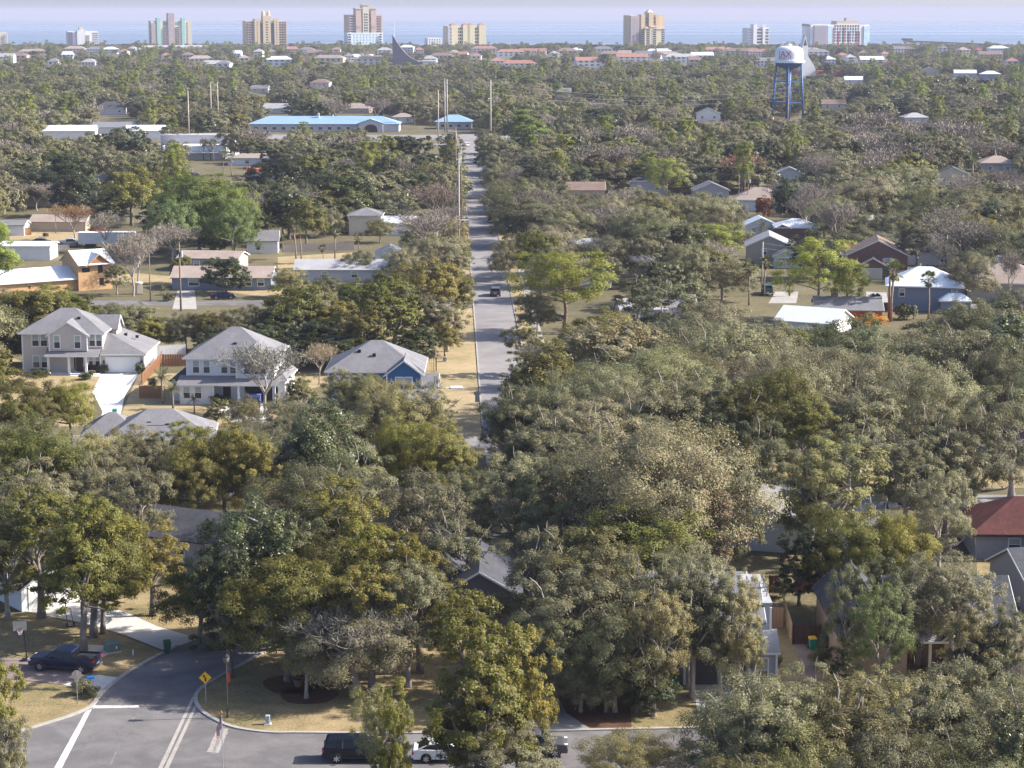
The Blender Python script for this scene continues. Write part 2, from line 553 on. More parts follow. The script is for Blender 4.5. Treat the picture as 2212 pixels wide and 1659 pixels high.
# ------------------------------------------------------------------ ground, sea, streets
COAST = 3080.0
def big_sheet(name, x0, x1, y0, y1, z, m, nx=1, ny=1):
    vs = [(x0 + (x1 - x0) * i / nx, y0 + (y1 - y0) * j / ny, z) for j in range(ny + 1) for i in range(nx + 1)]
    fs = [(j * (nx + 1) + i, j * (nx + 1) + i + 1, (j + 1) * (nx + 1) + i + 1, (j + 1) * (nx + 1) + i) for j in range(ny) for i in range(nx)]
    return structure(MB().add(vs, fs).build(name, m))
big_sheet('ground', -1800, 1800, -200, COAST, 0.0, FOREST_FLOOR, 4, 8)
big_sheet('beach', -1800, 1800, COAST, COAST + 130, -0.4, SAND)

def sea_material():
    m, t, b = principled('sea_water')
    N, L = t.nodes, t.links
    tc = N.new('ShaderNodeTexCoord')
    mp = N.new('ShaderNodeMapping')
    mp.inputs['Scale'].default_value = (0.00016, 0.0009, 1)
    L.new(tc.outputs['Object'], mp.inputs[0])
    nz = N.new('ShaderNodeTexNoise')
    nz.inputs['Scale'].default_value = 1.0
    nz.inputs['Detail'].default_value = 5
    nz.inputs['Distortion'].default_value = 0.6
    L.new(mp.outputs[0], nz.inputs['Vector'])
    rp = N.new('ShaderNodeValToRGB')                 # slicks lie in long bands: smooth and ruffled water
    rp.color_ramp.elements[0].position, rp.color_ramp.elements[1].position = 0.42, 0.58
    rp.color_ramp.elements[0].color = (0.2, 0.2, 0.2, 1)
    rp.color_ramp.elements[1].color = (0.34, 0.34, 0.34, 1)
    L.new(nz.outputs[0], rp.inputs[0])
    L.new(rp.outputs[0], b.inputs['Roughness'])
    r2 = N.new('ShaderNodeValToRGB')
    r2.color_ramp.elements[0].position, r2.color_ramp.elements[1].position = 0.42, 0.6
    r2.color_ramp.elements[0].color = (0.15, 0.19, 0.24, 1)
    r2.color_ramp.elements[1].color = (0.1, 0.14, 0.19, 1)
    L.new(nz.outputs[0], r2.inputs[0])
    L.new(r2.outputs[0], b.inputs['Base Color'])
    b.inputs['Specular IOR Level'].default_value = 0.5
    b.inputs['IOR'].default_value = 1.33
    n2 = N.new('ShaderNodeTexNoise')
    n2.inputs['Scale'].default_value = 0.12
    n2.inputs['Detail'].default_value = 6
    L.new(tc.outputs['Object'], n2.inputs['Vector'])
    bp = N.new('ShaderNodeBump')
    bp.inputs['Strength'].default_value = 0.35
    bp.inputs['Distance'].default_value = 1.0
    L.new(n2.outputs[0], bp.inputs['Height'])
    L.new(bp.outputs[0], b.inputs['Normal'])
    return m
RE = 7.2e6                                   # the sea follows the curve of the earth (with refraction)
ys = [COAST + 130, 4500, 6000, 8000, 10000, 12500, 15000, 17500, 20000, 22500, 25000, 27500, 30000]
sv = [(x, y, -0.8 - (y * y - ys[0] ** 2) / (2 * RE)) for y in ys for x in (-12000, 12000)]
structure(MB().add(sv, [(2 * k, 2 * k + 1, 2 * k + 3, 2 * k + 2) for k in range(len(ys) - 1)]).build('sea', sea_material(), None, True))

# haze: the air itself, one closed box round everything
hm = bpy.data.materials.new('haze_air')
hm.use_nodes = True
hm.node_tree.nodes.clear()
hv = hm.node_tree.nodes.new('ShaderNodeVolumePrincipled')
hv.inputs['Color'].default_value = (0.55, 0.57, 0.70, 1)
hv.inputs['Density'].default_value = 0.000085
hv.inputs['Anisotropy'].default_value = 0.0
ho = hm.node_tree.nodes.new('ShaderNodeOutputMaterial')
hm.node_tree.links.new(hv.outputs[0], ho.inputs['Volume'])
haze = MB().box(-12500, 12500, -260, 30500, -66.0, 84.0).build('haze', hm)
structure(haze, 'stuff', 'thin pale blue haze lying over the town and sea')

def GV(pts, z=0.0):
    return [G(a, b, z) for a, b in pts]
def zz(pts, x0, y0, s):
    """zoom-window pixels -> 2212-frame pixels"""
    return [(x0 + a / s, y0 + b / s) for a, b in pts]

# --- the long straight street running to the coast
def road_x(D):
    return -1.4 - 0.0287 * (D - 311)
RW = 3.6
ms_pts = [(road_x(D), D) for D in (246, 270, 317, 400, 520, 660, 760, 850, 930)]
ribbon('main_street', ms_pts, RW * 2, 0.006, ASPHALT_PALE)
for s in (-1, 1):
    ribbon('kerb', [(road_x(D) + s * (RW + 0.12), D) for D in (268, 400, 660, 845)], 0.22, 0, KERBM, 0.11)
# verge: wide tan grass on the left side, narrow on the right, with a footpath
def strip(a, b, d0, d1, z, m, name):
    pts = [(road_x(d0) + a, d0), (road_x(d0) + b, d0), (road_x(d1) + b, d1), (road_x(d1) + a, d1)]
    return sheet(name, pts, z, m)
strip(-23, -RW - 0.3, 258, 379, 0.004, TAN_LAWN, 'verge_lawn')
strip(-9, -RW - 0.3, 391, 848, 0.004, TAN_LAWN, 'verge_lawn')
strip(RW + 0.3, RW + 2.6, 300, 848, 0.004, TAN_LAWN, 'verge_lawn')
strip(RW + 2.7, RW + 4.0, 300, 640, 0.008, KERBM, 'footpath')
# cross streets
def cross(D, x0, x1, w, m=ASPHALT_PALE, name='cross_street', z=0.010):
    return ribbon(name, [(x0, D - x0 * 0.02), (x1, D - x1 * 0.02)], w, z, m)
cross(385, -170, road_x(385) - RW + 0.6, 6.5, ASPHALT)
cross(858, -260, 300, 11, ASPHALT_PALE)
cross(908, -110, 60, 34, ASPHALT_PALE, 'car_park', 0.014)
cross(610, road_x(610), -150, 6.5, ASPHALT_PALE)
cross(258, -60, 110, 7.0, ASPHALT_PALE, 'curved_street', 0.012)
cross(227, 14, 120, 6.4, ASPHALT_PALE, 'back_street', 0.010)
cross(385, 62, 120, 6.5, ASPHALT_PALE)
cross(1240, -400, 400, 9, ASPHALT_PALE)
# --- foreground: junction at the bottom left
F = lambda pts: GV(zz(pts, 0, 1180, 3.462))
left_kerb = F([(1330, 745), (1110, 855), (900, 985), (760, 1100), (690, 1190)]) + F([(600, 1240), (480, 1285), (300, 1340), (150, 1385), (0, 1420), (-300, 1500), (-700, 1590)])
right_kerb = F([(2260, 640), (2000, 780), (1800, 890), (1600, 1000), (1490, 1080), (1462, 1140), (1490, 1210), (1560, 1270), (1700, 1340), (1850, 1375), (2042, 1395)]) + GV([(640, 1583), (760, 1584), (900, 1584), (1100, 1582), (1300, 1577), (1500, 1573), (1900, 1566), (2400, 1556)])
lk, rk = smooth_line(left_kerb, 6), smooth_line(right_kerb, 6)
up = [G(560, 1378), G(610, 1345), G(680, 1318), G(760, 1300), G(860, 1310), G(760, 1350)]
street = [p for p in lk[::-1]] + [G(470, 1380), G(540, 1352), G(640, 1320), G(760, 1300)] + [p for p in rk] + [Vector((70, 128, 0)), Vector((-60, 122, 0))]
sheet('near_street', street, 0.006, ASPHALT)
ribbon('kerb', lk, 0.34, 0, KERBM, 0.10)
ribbon('kerb', rk, 0.34, 0, KERBM, 0.10)
# gutter strips set into the asphalt, stop bar, worn paint
def flat_poly(name, pts, z, m):
    return sheet(name, pts, z, m)
PAINT_WORN = two_tone('worn_white_paint', ((0.2, 0.19, 0.19), (0.5, 0.48, 0.47), (0.66, 0.65, 0.63)), (0.8, 3.0, 12.0), 0.8, 0.1, 12.0, (0.38, 0.47, 0.56))
PAINT_FAINT = two_tone('faint_paint', ((0.1, 0.097, 0.095), (0.16, 0.155, 0.15), (0.26, 0.25, 0.245)), (0.8, 3.0, 12.0), 0.85, 0.1, 12.0)
flat_poly('stop_line_marking', F([(690, 1213), (700, 1192), (1040, 1190), (1036, 1206)]), 0.012, PAINT_WORN)
flat_poly('crossing_marking', F([(688, 1215), (640, 1235), (400, 1668), (458, 1668)]), 0.012, PAINT_WORN)
flat_poly('lane_marking', F([(1010, 1225), (1040, 1215), (1000, 1310), (965, 1325)]), 0.012, PAINT_FAINT)
flat_poly('lane_marking', F([(890, 1470), (905, 1470), (830, 1640), (818, 1640)]), 0.012, PAINT_FAINT)
for a, b in (((1448, 1128), (1195, 1670)), ((1478, 1165), (1240, 1670))):
    w = 17
    flat_poly('gutter', F([(a[0] - w * 0.6, a[1]), (a[0] + w * 0.6, a[1]), (b[0] + w, b[1]), (b[0] - w, b[1])]), 0.012, KERBM)
# brick-work crossing band: single pavers in two rows
paver = MB().box(-0.33, 0.33, -0.2, 0.2, 0.0, 0.018).mesh('paver', KERBM)
bandroot = structure(flat_poly('crossing_band', F([(1640, 1345), (1692, 1352), (1628, 1556), (1560, 1550)]), 0.011, PAINT_FAINT))
pa, pb = F([(1655, 1360)])[0], F([(1580, 1540)])[0]
pc, pd = F([(1682, 1364)])[0], F([(1610, 1544)])[0]
for k in range(13):
    for (u, v) in ((pa, pb), (pc, pd)):
        q = u.lerp(v, (k + 0.5) / 13)
        o = put('paver', paver, bandroot, (q.x + random.uniform(-.03, .03), q.y, 0.0), random.uniform(-0.06, 0.06))
        o.scale = (random.uniform(0.8, 1.0), random.uniform(0.75, 0.95), 1)
# drives and lawns
sheet('lawn', F([(-400, 560), (200, 500), (560, 575), (770, 625), (930, 680), (1215, 790), (1290, 770), (1110, 862), (900, 990), (720, 965), (240, 850), (-400, 830)]), 0.004, LAWN)
sheet('lawn', F([(-400, 1000), (100, 1000), (470, 1040), (740, 1110), (690, 1200), (600, 1246), (480, 1290), (300, 1346), (0, 1426), (-400, 1530)]), 0.004, LAWN)
sheet('driveway', F([(190, 487), (560, 562), (770, 612), (930, 662), (1215, 775), (1330, 750), (1490, 690), (1180, 600), (960, 500), (800, 450), (620, 425), (380, 425)]), 0.014, CONCRETE)
sheet('lawn', F([(800, 445), (960, 495), (1180, 598), (1490, 688), (1600, 640), (1500, 480), (1350, 330), (1150, 300), (900, 330)]), 0.004, LAWN)
sheet('driveway', F([(470, 1035), (745, 1105), (895, 985), (740, 962)]), 0.012, CONCRETE)
PAVERM = two_tone('brown_pavers', ((0.16, 0.12, 0.1), (0.22, 0.17, 0.15), (0.29, 0.24, 0.21)), (0.3, 2.0, 12.0), 0.9, 0.4, 18.0)
sheet('driveway', F([(-300, 790), (240, 850), (740, 962), (470, 1035), (100, 992), (-300, 960)]), 0.013, PAVERM)
island = [p for p in rk[12:]]
lawn2 = [G(900, 1310), G(760, 1318)] + rk[8:] + [G(2300, 1520), G(1900, 1400), G(1480, 1400), G(1200, 1400)]
sheet('lawn', lawn2, 0.004, LAWN)
H2 = lambda pts: GV(zz(pts, 884.8, 1216.6, 3.333))
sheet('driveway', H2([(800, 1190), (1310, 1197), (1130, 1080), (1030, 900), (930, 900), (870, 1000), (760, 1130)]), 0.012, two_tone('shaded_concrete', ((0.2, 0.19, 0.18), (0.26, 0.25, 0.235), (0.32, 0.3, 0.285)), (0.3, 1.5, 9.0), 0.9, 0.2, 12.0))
sheet('mulch_bed', H2([(1030, 900), (1130, 1080), (1310, 1197), (1600, 1195), (1590, 1040), (1750, 900), (2035, 880), (1400, 840)]), 0.012, MULCH)
sheet('driveway', H2([(2035, 875), (2330, 875), (2460, 1180), (2090, 1186), (2060, 1000)]), 0.016, CONCRETE)
for (cx, cy, r) in ((668, 1503, 2.3), (640, 1478, 2.7), (175, 1410, 2.6)):
    c = G(cx, cy)
    ring = [(c.x + r * (1 + 0.1 * math.sin(3 * a)) * math.cos(a), c.y + r * (1 + 0.12 * math.cos(2 * a)) * math.sin(a)) for a in [2 * math.pi * k / 20 for k in range(20)]]
    sheet('mulch_bed', ring, 0.009, MULCH if cx > 300 else SAND)
# drive and lawns by the three new houses
HL = lambda pts: GV(zz(pts, 29.5, 648.9, 6.25))
sheet('lawn', HL([(-200, 700), (200, 860), (700, 1010), (1170, 1020), (1090, 1300), (1060, 1700), (-200, 1700)]), 0.004, TAN_LAWN)
sheet('lawn', HL([(1690, 985), (2600, 985), (3600, 1250), (3600, 1700), (1380, 1700)]), 0.004, TAN_LAWN)
sheet('driveway', HL([(1230, 985), (1690, 985), (1500, 1290), (1420, 1640), (1300, 1780), (1130, 1780), (1200, 1500), (1060, 1230), (1170, 1030)]), 0.014, CONC_BRIGHT)
sheet('footpath', HL([(720, 985), (1235, 985), (1180, 1028), (760, 1020)]), 0.016, CONC_BRIGHT)
HM = lambda pts: GV(zz(pts, 353.9, 693.1, 7.143))
sheet('driveway', HM([(780, 1290), (1560, 1290), (1700, 1560), (1000, 1560)]), 0.012, CONC_BRIGHT)
sheet('lawn', GV([(610, 770), (720, 752), (720, 830), (615, 850)]), 0.004, TAN_LAWN)
# back street to the right: lawns beyond it
sheet('lawn', [G(1660, 1062), G(2300, 1052), G(2300, 960), G(1660, 1000)], 0.004, LAWN)
sheet('lawn', [G(2110, 1205), G(2300, 1205), G(2300, 1265), G(2110, 1265)], 0.004, LAWN)
sheet('lawn', GV([(1660, 1330), (1690, 1330), (1720, 1400), (1740, 1470), (1670, 1470)]), 0.010, LAWN)
sheet('brick_path', GV([(1715, 1392), (1738, 1392), (1768, 1470), (1748, 1470)]), 0.012, PAVERM)
# yards further back
sheet('lawn', GV([(20, 495), (190, 480), (195, 520), (20, 545)]), 0.004, TAN_LAWN)
sheet('lawn', GV([(180, 600), (470, 628), (640, 650), (640, 625), (300, 590)]), 0.004, TAN_LAWN)
sheet('lawn', GV([(600, 555), (760, 545), (760, 575), (600, 580)]), 0.004, TAN_LAWN)
sheet('driveway', GV([(385, 622), (420, 622), (425, 668), (372, 668)]), 0.014, KERBM)
sheet('driveway', GV([(1870, 630), (1915, 632), (1920, 660), (1875, 658)]), 0.014, KERBM)
sheet('driveway', GV([(1675, 630), (1725, 630), (1720, 655), (1660, 655)]), 0.014, KERBM)

# ------------------------------------------------------------------ tree meshes (shared between alike trees)
def unit(a):
    return a / np.maximum(np.linalg.norm(a, axis=1, keepdims=True), 1e-9)
def quad_mesh(name, P, T, B, m):
    """one four-cornered leaf per row: centre P, half axes T and B"""
    n = len(P)
    V = np.empty((n, 4, 3), dtype=np.float32)
    V[:, 0] = P - T
    V[:, 1] = P - B * 1.0 + T * 0.05
    V[:, 2] = P + T
    V[:, 3] = P + B * 1.0 + T * 0.05
    me = bpy.data.meshes.new(name)
    me.vertices.add(4 * n)
    me.vertices.foreach_set('co', V.reshape(-1))
    me.loops.add(4 * n)
    me.loops.foreach_set('vertex_index', np.arange(4 * n, dtype=np.int32))
    me.polygons.add(n)
    me.polygons.foreach_set('loop_start', np.arange(0, 4 * n, 4, dtype=np.int32))
    me.polygons.foreach_set('loop_total', np.full(n, 4, dtype=np.int32))
    me.materials.append(m)
    me.update(calc_edges=True)
    return me
def frames(nrm, r):
    a = r.normal(size=nrm.shape)
    t = unit(np.cross(nrm, a))
    b = np.cross(nrm, t)
    return t, b
def blob_leaves(r, centres, radii, n, size, flat=0.72, aspect=0.55, up=0.55, out=0.8, shell=0.45, wild=0.42):
    """n leaves shared out over clumps, mostly on their outer shell"""
    centres, radii = np.asarray(centres), np.asarray(radii)
    w = radii ** 2
    idx = r.choice(len(radii), size=n, p=w / w.sum())
    d = unit(r.normal(size=(n, 3)))
    d[:, 2] = np.where((d[:, 2] < -0.25) & (r.random(n) < 0.7), -d[:, 2], d[:, 2])
    rr = radii[idx] * (r.random(n) ** shell)
    # lumpy clumps
    lump = 1 + 0.22 * np.sin(d[:, 0] * 5 + idx) * np.cos(d[:, 1] * 6 + 2 * idx)
    P = centres[idx] + d * (rr * lump)[:, None] * np.array([1, 1, flat])
    mid = centres.mean(0) - np.array([0, 0, 0.15 * np.ptp(centres[:, 2])])
    big = unit((centres[idx] - mid) * np.array([1, 1, 1.3]))      # leaves face the light side of their crown
    nrm = unit(d * out * 0.75 + big * 0.75 + np.array([0, 0, up * 0.7]) + r.normal(size=(n, 3)) * wild)
    t, b = frames(nrm, r)
    s = size * (0.55 + 0.9 * r.random(n))
    return P, t * s[:, None] * 0.5, b * (s * aspect)[:, None] * 0.5
def oak_clumps(r, R, z0, Hc, n, lobes=7, spread=1.0):
    """clump centres over a broad uneven dome made of a few big lobes"""
    L = []
    for k in range(lobes):
        a = 2 * math.pi * (k + r.random() * 0.7) / lobes
        q = R * (0.42 + 0.22 * r.random()) * spread
        L.append((q * math.cos(a), q * math.sin(a), z0 + Hc * (0.30 + 0.3 * r.random()), R * (0.40 + 0.14 * r.random())))
    for k in range(lobes + 1):                # skirts: lower lobes hanging out further
        a = 2 * math.pi * (k + 0.5 + r.random() * 0.6) / (lobes + 1)
        q = R * (0.60 + 0.16 * r.random()) * spread
        L.append((q * math.cos(a), q * math.sin(a), z0 + Hc * (0.10 + 0.2 * r.random()), R * (0.27 + 0.12 * r.random())))
    L.append((r.normal() * R * 0.12, r.normal() * R * 0.12, z0 + Hc * 0.62, R * 0.46))
    L.append((0, 0, z0 + Hc * 0.30, R * 0.80))
    wl = np.array([q[3] ** 2 for q in L]); wl = wl / wl.sum()
    C, Q = [], []
    while len(C) < n:
        cx, cy, cz, q = L[r.choice(len(L), p=wl)]
        d = unit(r.normal(size=(1, 3)))[0]
        if d[2] < -0.45:
            continue
        f = 0.84 + 0.2 * r.random()
        p = np.array([cx + d[0] * q * f, cy + d[1] * q * f, cz + d[2] * q * f * 0.72])
        if p[2] < z0 + 0.02 * Hc:
            continue
        C.append(p)
        Q.append(R * (0.10 + 0.10 * r.random()))
    return np.array(C), np.array(Q), L
def curve_to(a, b, r, sag, n=5):
    a, b = Vector(a), Vector(b)
    out = []
    side = Vector((r.normal(), r.normal(), 0)) * sag
    for k in range(n + 1):
        t = k / n
        p = a.lerp(b, t) + side * math.sin(math.pi * t)
        p.z = a.z + (b.z - a.z) * (t ** 0.8)
        out.append(p)
    return out
def limbs(mb, r, start, targets, r0, n=6, twigs=None):
    for tg in targets:
        pts = curve_to(start, tg, r, 0.12 * (Vector(tg) - Vector(start)).length)
        mb.tube(pts, [r0 * (1 - 0.8 * k / 5) for k in range(6)], n, cap=False)
        if twigs is not None and len(twigs):
            d = np.linalg.norm(twigs - np.array(tg), axis=1)
            for j in np.argsort(d)[:3]:
                q = curve_to(pts[3 + int(r.integers(2))], twigs[j], r, 0.25, 3)
                mb.tube(q, [r0 * 0.32, r0 * 0.24, r0 * 0.15, r0 * 0.06], 4, cap=False)
def oak_set(seed, R, H, n_leaves, leaf, n_clumps, lm, bark, moss=0, trunk_h=0.30, sides=8, lean=0.0, flat=0.72, aspect=0.55, nm='oak', z0f=0.30, fork=6):
    r = np.random.default_rng(seed)
    z0 = H * z0f
    C, Q, L = oak_clumps(r, R, z0, H - z0 * 1.0, n_clumps)
    top = (C[:, 2] + Q * flat).max()
    C[:, 2] = z0 + (C[:, 2] - z0) * (H - z0) / (top - z0)
    P, T, B = blob_leaves(r, C, Q, n_leaves, leaf, flat, aspect)
    crown = quad_mesh(nm + '_crown', P, T, B, lm)
    mb = MB()
    th = H * trunk_h
    r0 = 0.024 * H
    lx = lean * H
    base = [(0, 0, -0.2), (lx * 0.2, 0, th * 0.3), (lx * 0.6, 0.1, th * 0.7), (lx, 0.1, th)]
    mb.tube(base, [r0 * 1.5, r0 * 1.02, r0 * 0.92, r0 * 0.9], sides)
    tg = [(a, b, c) for a, b, c, q in L][:9]
    limbs(mb, r, base[-1], tg, r0 * 0.55, 6, C)
    # a few bare pale limbs breaking the surface of the crown
    for k in range(fork):
        j = int(r.integers(len(C)))
        e = C[j] + np.array([r.normal() * 0.4, r.normal() * 0.4, Q[j] * (0.8 + 0.6 * r.random())])
        s = C[j] * np.array([0.7, 0.7, 0.88])
        mb.tube(curve_to(s, e, r, 0.3, 3), [0.05, 0.045, 0.035, 0.012], 4, cap=False)
    trunk = mb.mesh(nm + '_trunk', bark, True)
    ms = None
    if moss:
        k = moss
        i = r.integers(len(C), size=k)
        c = C[i] + r.normal(size=(k, 3)) * (Q[i] * 0.55)[:, None]
        ln = 0.3 + 0.9 * r.random(k) ** 2
        c[:, 2] = C[i][:, 2] - Q[i] * 0.35 - ln * 0.5
        T2 = np.zeros((k, 3)); T2[:, 2] = ln * 0.5; T2[:, 0] = r.normal(size=k) * 0.08
        a = r.random(k) * math.pi
        B2 = np.stack([np.cos(a), np.sin(a), np.zeros(k)], 1) * (0.04 + 0.06 * r.random(k))[:, None]
        ms = quad_mesh(nm + '_moss', c, T2, B2, LF_MOSS)
    return dict(crown=crown, trunk=trunk, moss=ms, R=R * 1.0, H=H)
def bare_set(seed, R, H, n_twigs, lm, nm='bare', wide=0.035, spread=1.0):
    """leafless tree: real forks down to fine twigs"""
    r = np.random.default_rng(seed)
    mb = MB()
    tips = []
    def grow(p, d, ln, rr, lev):
        q = p + d * ln
        mid = p + d * ln * 0.5 + Vector((r.normal(), r.normal(), r.normal())) * ln * 0.06
        mb.tube([p, mid, q], [rr, rr * 0.85, rr * 0.68], 5 if lev < 2 else 3, cap=False)
        if lev == 4:
            tips.append((q, d))
            return
        k = 3 if lev < 3 else 2
        if lev == 0:
            k = 5
        for j in range(k):
            a = 2 * math.pi * (j + r.random()) / k
            s = Vector((math.cos(a), math.sin(a), 0)) * spread * (0.75 if lev < 2 else 0.9)
            nd = (d * 0.75 + s * (0.55 + 0.4 * r.random()) + Vector((0, 0, 0.28))).normalized()
            grow(q, nd, ln * (0.62 + 0.22 * r.random()), rr * 0.6, lev + 1)
        if lev in (2, 3):
            tips.append((q, d))
    grow(Vector((0, 0, -0.2)), Vector((0.03, 0.02, 1)), H * 0.3, 0.022 * H, 0)
    V = np.array([v for v in mb.v])
    tp = np.array([t[0] for t in tips]); td = np.array([t[1] for t in tips])
    zt = tp[:, 2].max() + 0.07 * H
    sz = H / zt
    sr = R / np.percentile(np.linalg.norm(tp[:, :2], axis=1), 95)
    mb.v = [(x * (1 + (sr - 1) * min(1, max(0, z / zt * 1.6 - 0.3))), y * (1 + (sr - 1) * min(1, max(0, z / zt * 1.6 - 0.3))), z * sz) for x, y, z in mb.v]
    f = 1 + (sr - 1) * np.clip(tp[:, 2] / zt * 1.6 - 0.3, 0, 1)
    tp = tp * np.stack([f, f, np.full(len(f), sz)], 1)
    i = r.integers(len(tp), size=n_twigs)
    ln = H * (0.045 + 0.05 * r.random(n_twigs))
    d = unit(td[i] * 0.7 + r.normal(size=(n_twigs, 3)) * 0.75 + np.array([0, 0, 0.25]))
    P = tp[i] - d * 0.0 + d * (ln * 0.5)[:, None] + r.normal(size=(n_twigs, 3)) * 0.035 * H
    t, b = frames(d, r)
    twigs = quad_mesh(nm + '_crown', P, d * (ln * 0.5)[:, None], t * (wide * (0.6 + 0.8 * r.random(n_twigs)))[:, None], lm)
    return dict(crown=twigs, trunk=mb.mesh(nm + '_trunk', BARK_PALE, True), moss=None, R=R, H=H)
def pine_set(seed, R, H, n, leaf, nm='pine', lo=0.5, tiers=22, flat=0.72, puff=1.0):
    """tall bare trunk, flat-topped tufted clumps on crooked limbs"""
    r = np.random.default_rng(seed)
    mb = MB()
    kink = [(0, 0, -0.2), (r.normal() * .2, r.normal() * .2, H * 0.3), (r.normal() * .4, r.normal() * .3, H * 0.6), (r.normal() * .5, r.normal() * .4, H * 0.9)]
    mb.tube(kink, [0.024 * H, 0.018 * H, 0.014 * H, 0.005 * H], 7)
    C, Q = [], []
    for k in range(tiers):
        a = k * 2.4 + r.random() * 0.9
        u = r.random()
        h = lo + (0.97 - lo) * (k + u) / tiers
        t = (h - lo) / (1 - lo)
        reach = R * (0.5 + 0.5 * r.random()) * math.sqrt(max(0.08, 1 - (1.25 * t - 0.3) ** 2))
        e = np.array([reach * math.cos(a), reach * math.sin(a), H * h])
        s = Vector(kink[1]).lerp(Vector(kink[2]), min(1, max(0, (h - 0.3) / 0.36))) if h < .66 else Vector(kink[2]).lerp(Vector(kink[3]), (h - .66) / .34)
        s = Vector((s.x, s.y, max(H * .3, H * (h - 0.12))))
        mb.tube(curve_to(s, e, r, 0.35, 4), [0.008 * H, 0.007 * H, 0.005 * H, 0.004 * H, 0.002 * H], 4, cap=False)
        for j in range(3):
            C.append(e * np.array([1, 1, 1]) * (1 - 0.22 * j * r.random()) * np.array([1, 1, 1 / (1 - 0.22 * j * 0.5) if j else 1]) + r.normal(size=3) * np.array([0.10, 0.10, 0.08]) * R)
            Q.append(R * puff * (0.17 + 0.13 * r.random()))
    C.append(np.array([kink[3][0], kink[3][1], H * 0.94])); Q.append(R * 0.3)
    P, T, B = blob_leaves(r, C, Q, n, leaf, flat, 0.2, 0.6, 0.6, 0.5)
    P[:, 2] = np.minimum(P[:, 2], H + .3 * r.random(len(P)))
    # needles point out and up in tufts
    return dict(crown=quad_mesh(nm + '_crown', P, T, B, LF_PINE), trunk=mb.mesh(nm + '_trunk', BARK_PINE, True), moss=None, R=R, H=H)
def sabal_set(seed, H, fan=1.5, n=34, leaflets=14, nm='palm', dead=12):
    r = np.random.default_rng(seed)
    mb = MB()
    lean = r.normal() * 0.35
    top = Vector((lean, r.normal() * .2, H - fan * 0.7))
    mb.tube([(0, 0, -0.2), (lean * .3, 0, H * .4), tuple(top)], [0.19, 0.14, 0.15], 8)
    P, T, B, P2, T2, B2 = [], [], [], [], [], []
    for k in range(n + dead):
        old = k >= n
        a = k * 2.399
        el = (-1.1 - 0.3 * r.random()) if old else (-0.55 + 1.9 * (k / n) + 0.2 * r.normal())
        d = Vector((math.cos(a) * math.cos(el), math.sin(a) * math.cos(el), math.sin(el)))
        st = fan * (0.55 + 0.2 * r.random()) * (0.6 if old else 1)
        c = top + d * st
        side = d.cross(Vector((0, 0, 1)))
        side = side.normalized() if side.length > 1e-3 else Vector((1, 0, 0))
        mb.tube([top, c], [0.03, 0.02], 3, cap=False)
        for j in range(leaflets):
            w = (j / (leaflets - 1) - 0.5) * 2.5
            dd = (d * math.cos(w) + side * math.sin(w) + Vector((0, 0, -0.12 - 0.25 * abs(w)))).normalized()
            ln = fan * 0.55 * (1 - 0.18 * abs(w)) * (0.85 + 0.3 * r.random())
            nn = dd.cross(side.cross(d)).normalized()
            (P2 if old else P).append(c + dd * ln * 0.5)
            (T2 if old else T).append(dd * ln * 0.5)
            (B2 if old else B).append(nn * 0.07 * fan)
    out = dict(crown=quad_mesh(nm + '_crown', np.array(P), np.array(T), np.array(B), LF_PALM), trunk=mb.mesh(nm + '_trunk', BARK_PALM, True), moss=None, R=fan * 1.1, H=H)
    if P2:
        out['skirt'] = quad_mesh(nm + '_skirt', np.array(P2), np.array(T2), np.array(B2), LF_DEAD)
    return out
def feather_set(seed, H, ln=2.6, n=22, nm='palm', thick=0.2, leaf=0.55):
    r = np.random.default_rng(seed)
    mb = MB()
    top = Vector((r.normal() * .2, r.normal() * .2, max(0.3, H - ln * 0.55)))
    mb.tube([(0, 0, -0.2), (0, 0, top.z * .5), tuple(top)], [thick * 1.3, thick, thick], 8)
    P, T, B = [], [], []
    for k in range(n):
        a = k * 2.399
        el = 1.25 - 1.35 * (k / n) + 0.12 * r.normal()
        pts = []
        for s in range(11):
            t = s / 10
            q = top + Vector((math.cos(a), math.sin(a), 0)) * ln * t * math.cos(el) * 1.0 + Vector((0, 0, ln * (t * math.sin(el) - 0.75 * t * t * math.cos(el) * 0.8)))
            pts.append(q)
        mb.tube(pts[::2], [0.035, 0.03, 0.025, 0.02, 0.015, 0.008], 3, cap=False)
        for s in range(2, 22):
            t = s / 21.0
            i = min(9, int(t * 10))
            q = pts[i].lerp(pts[i + 1], t * 10 - i)
            d = (pts[i + 1] - pts[i]).normalized()
            sd_ = d.cross(Vector((0, 0, 1))).normalized()
            for sg in (-1, 1):
                dd = (sd_ * sg * 0.85 + d * 0.55 + Vector((0, 0, 0.05 - 0.35 * r.random()))).normalized()
                l2 = leaf * (1 - 0.55 * abs(t - 0.4)) * (0.8 + 0.4 * r.random())
                P.append(q + dd * l2 * 0.5)
                T.append(dd * l2 * 0.5)
                B.append(d * 0.045)
    return dict(crown=quad_mesh(nm + '_crown', np.array(P), np.array(T), np.array(B), LF_PALM), trunk=mb.mesh(nm + '_trunk', BARK_PALM, True), moss=None, R=ln, H=H)
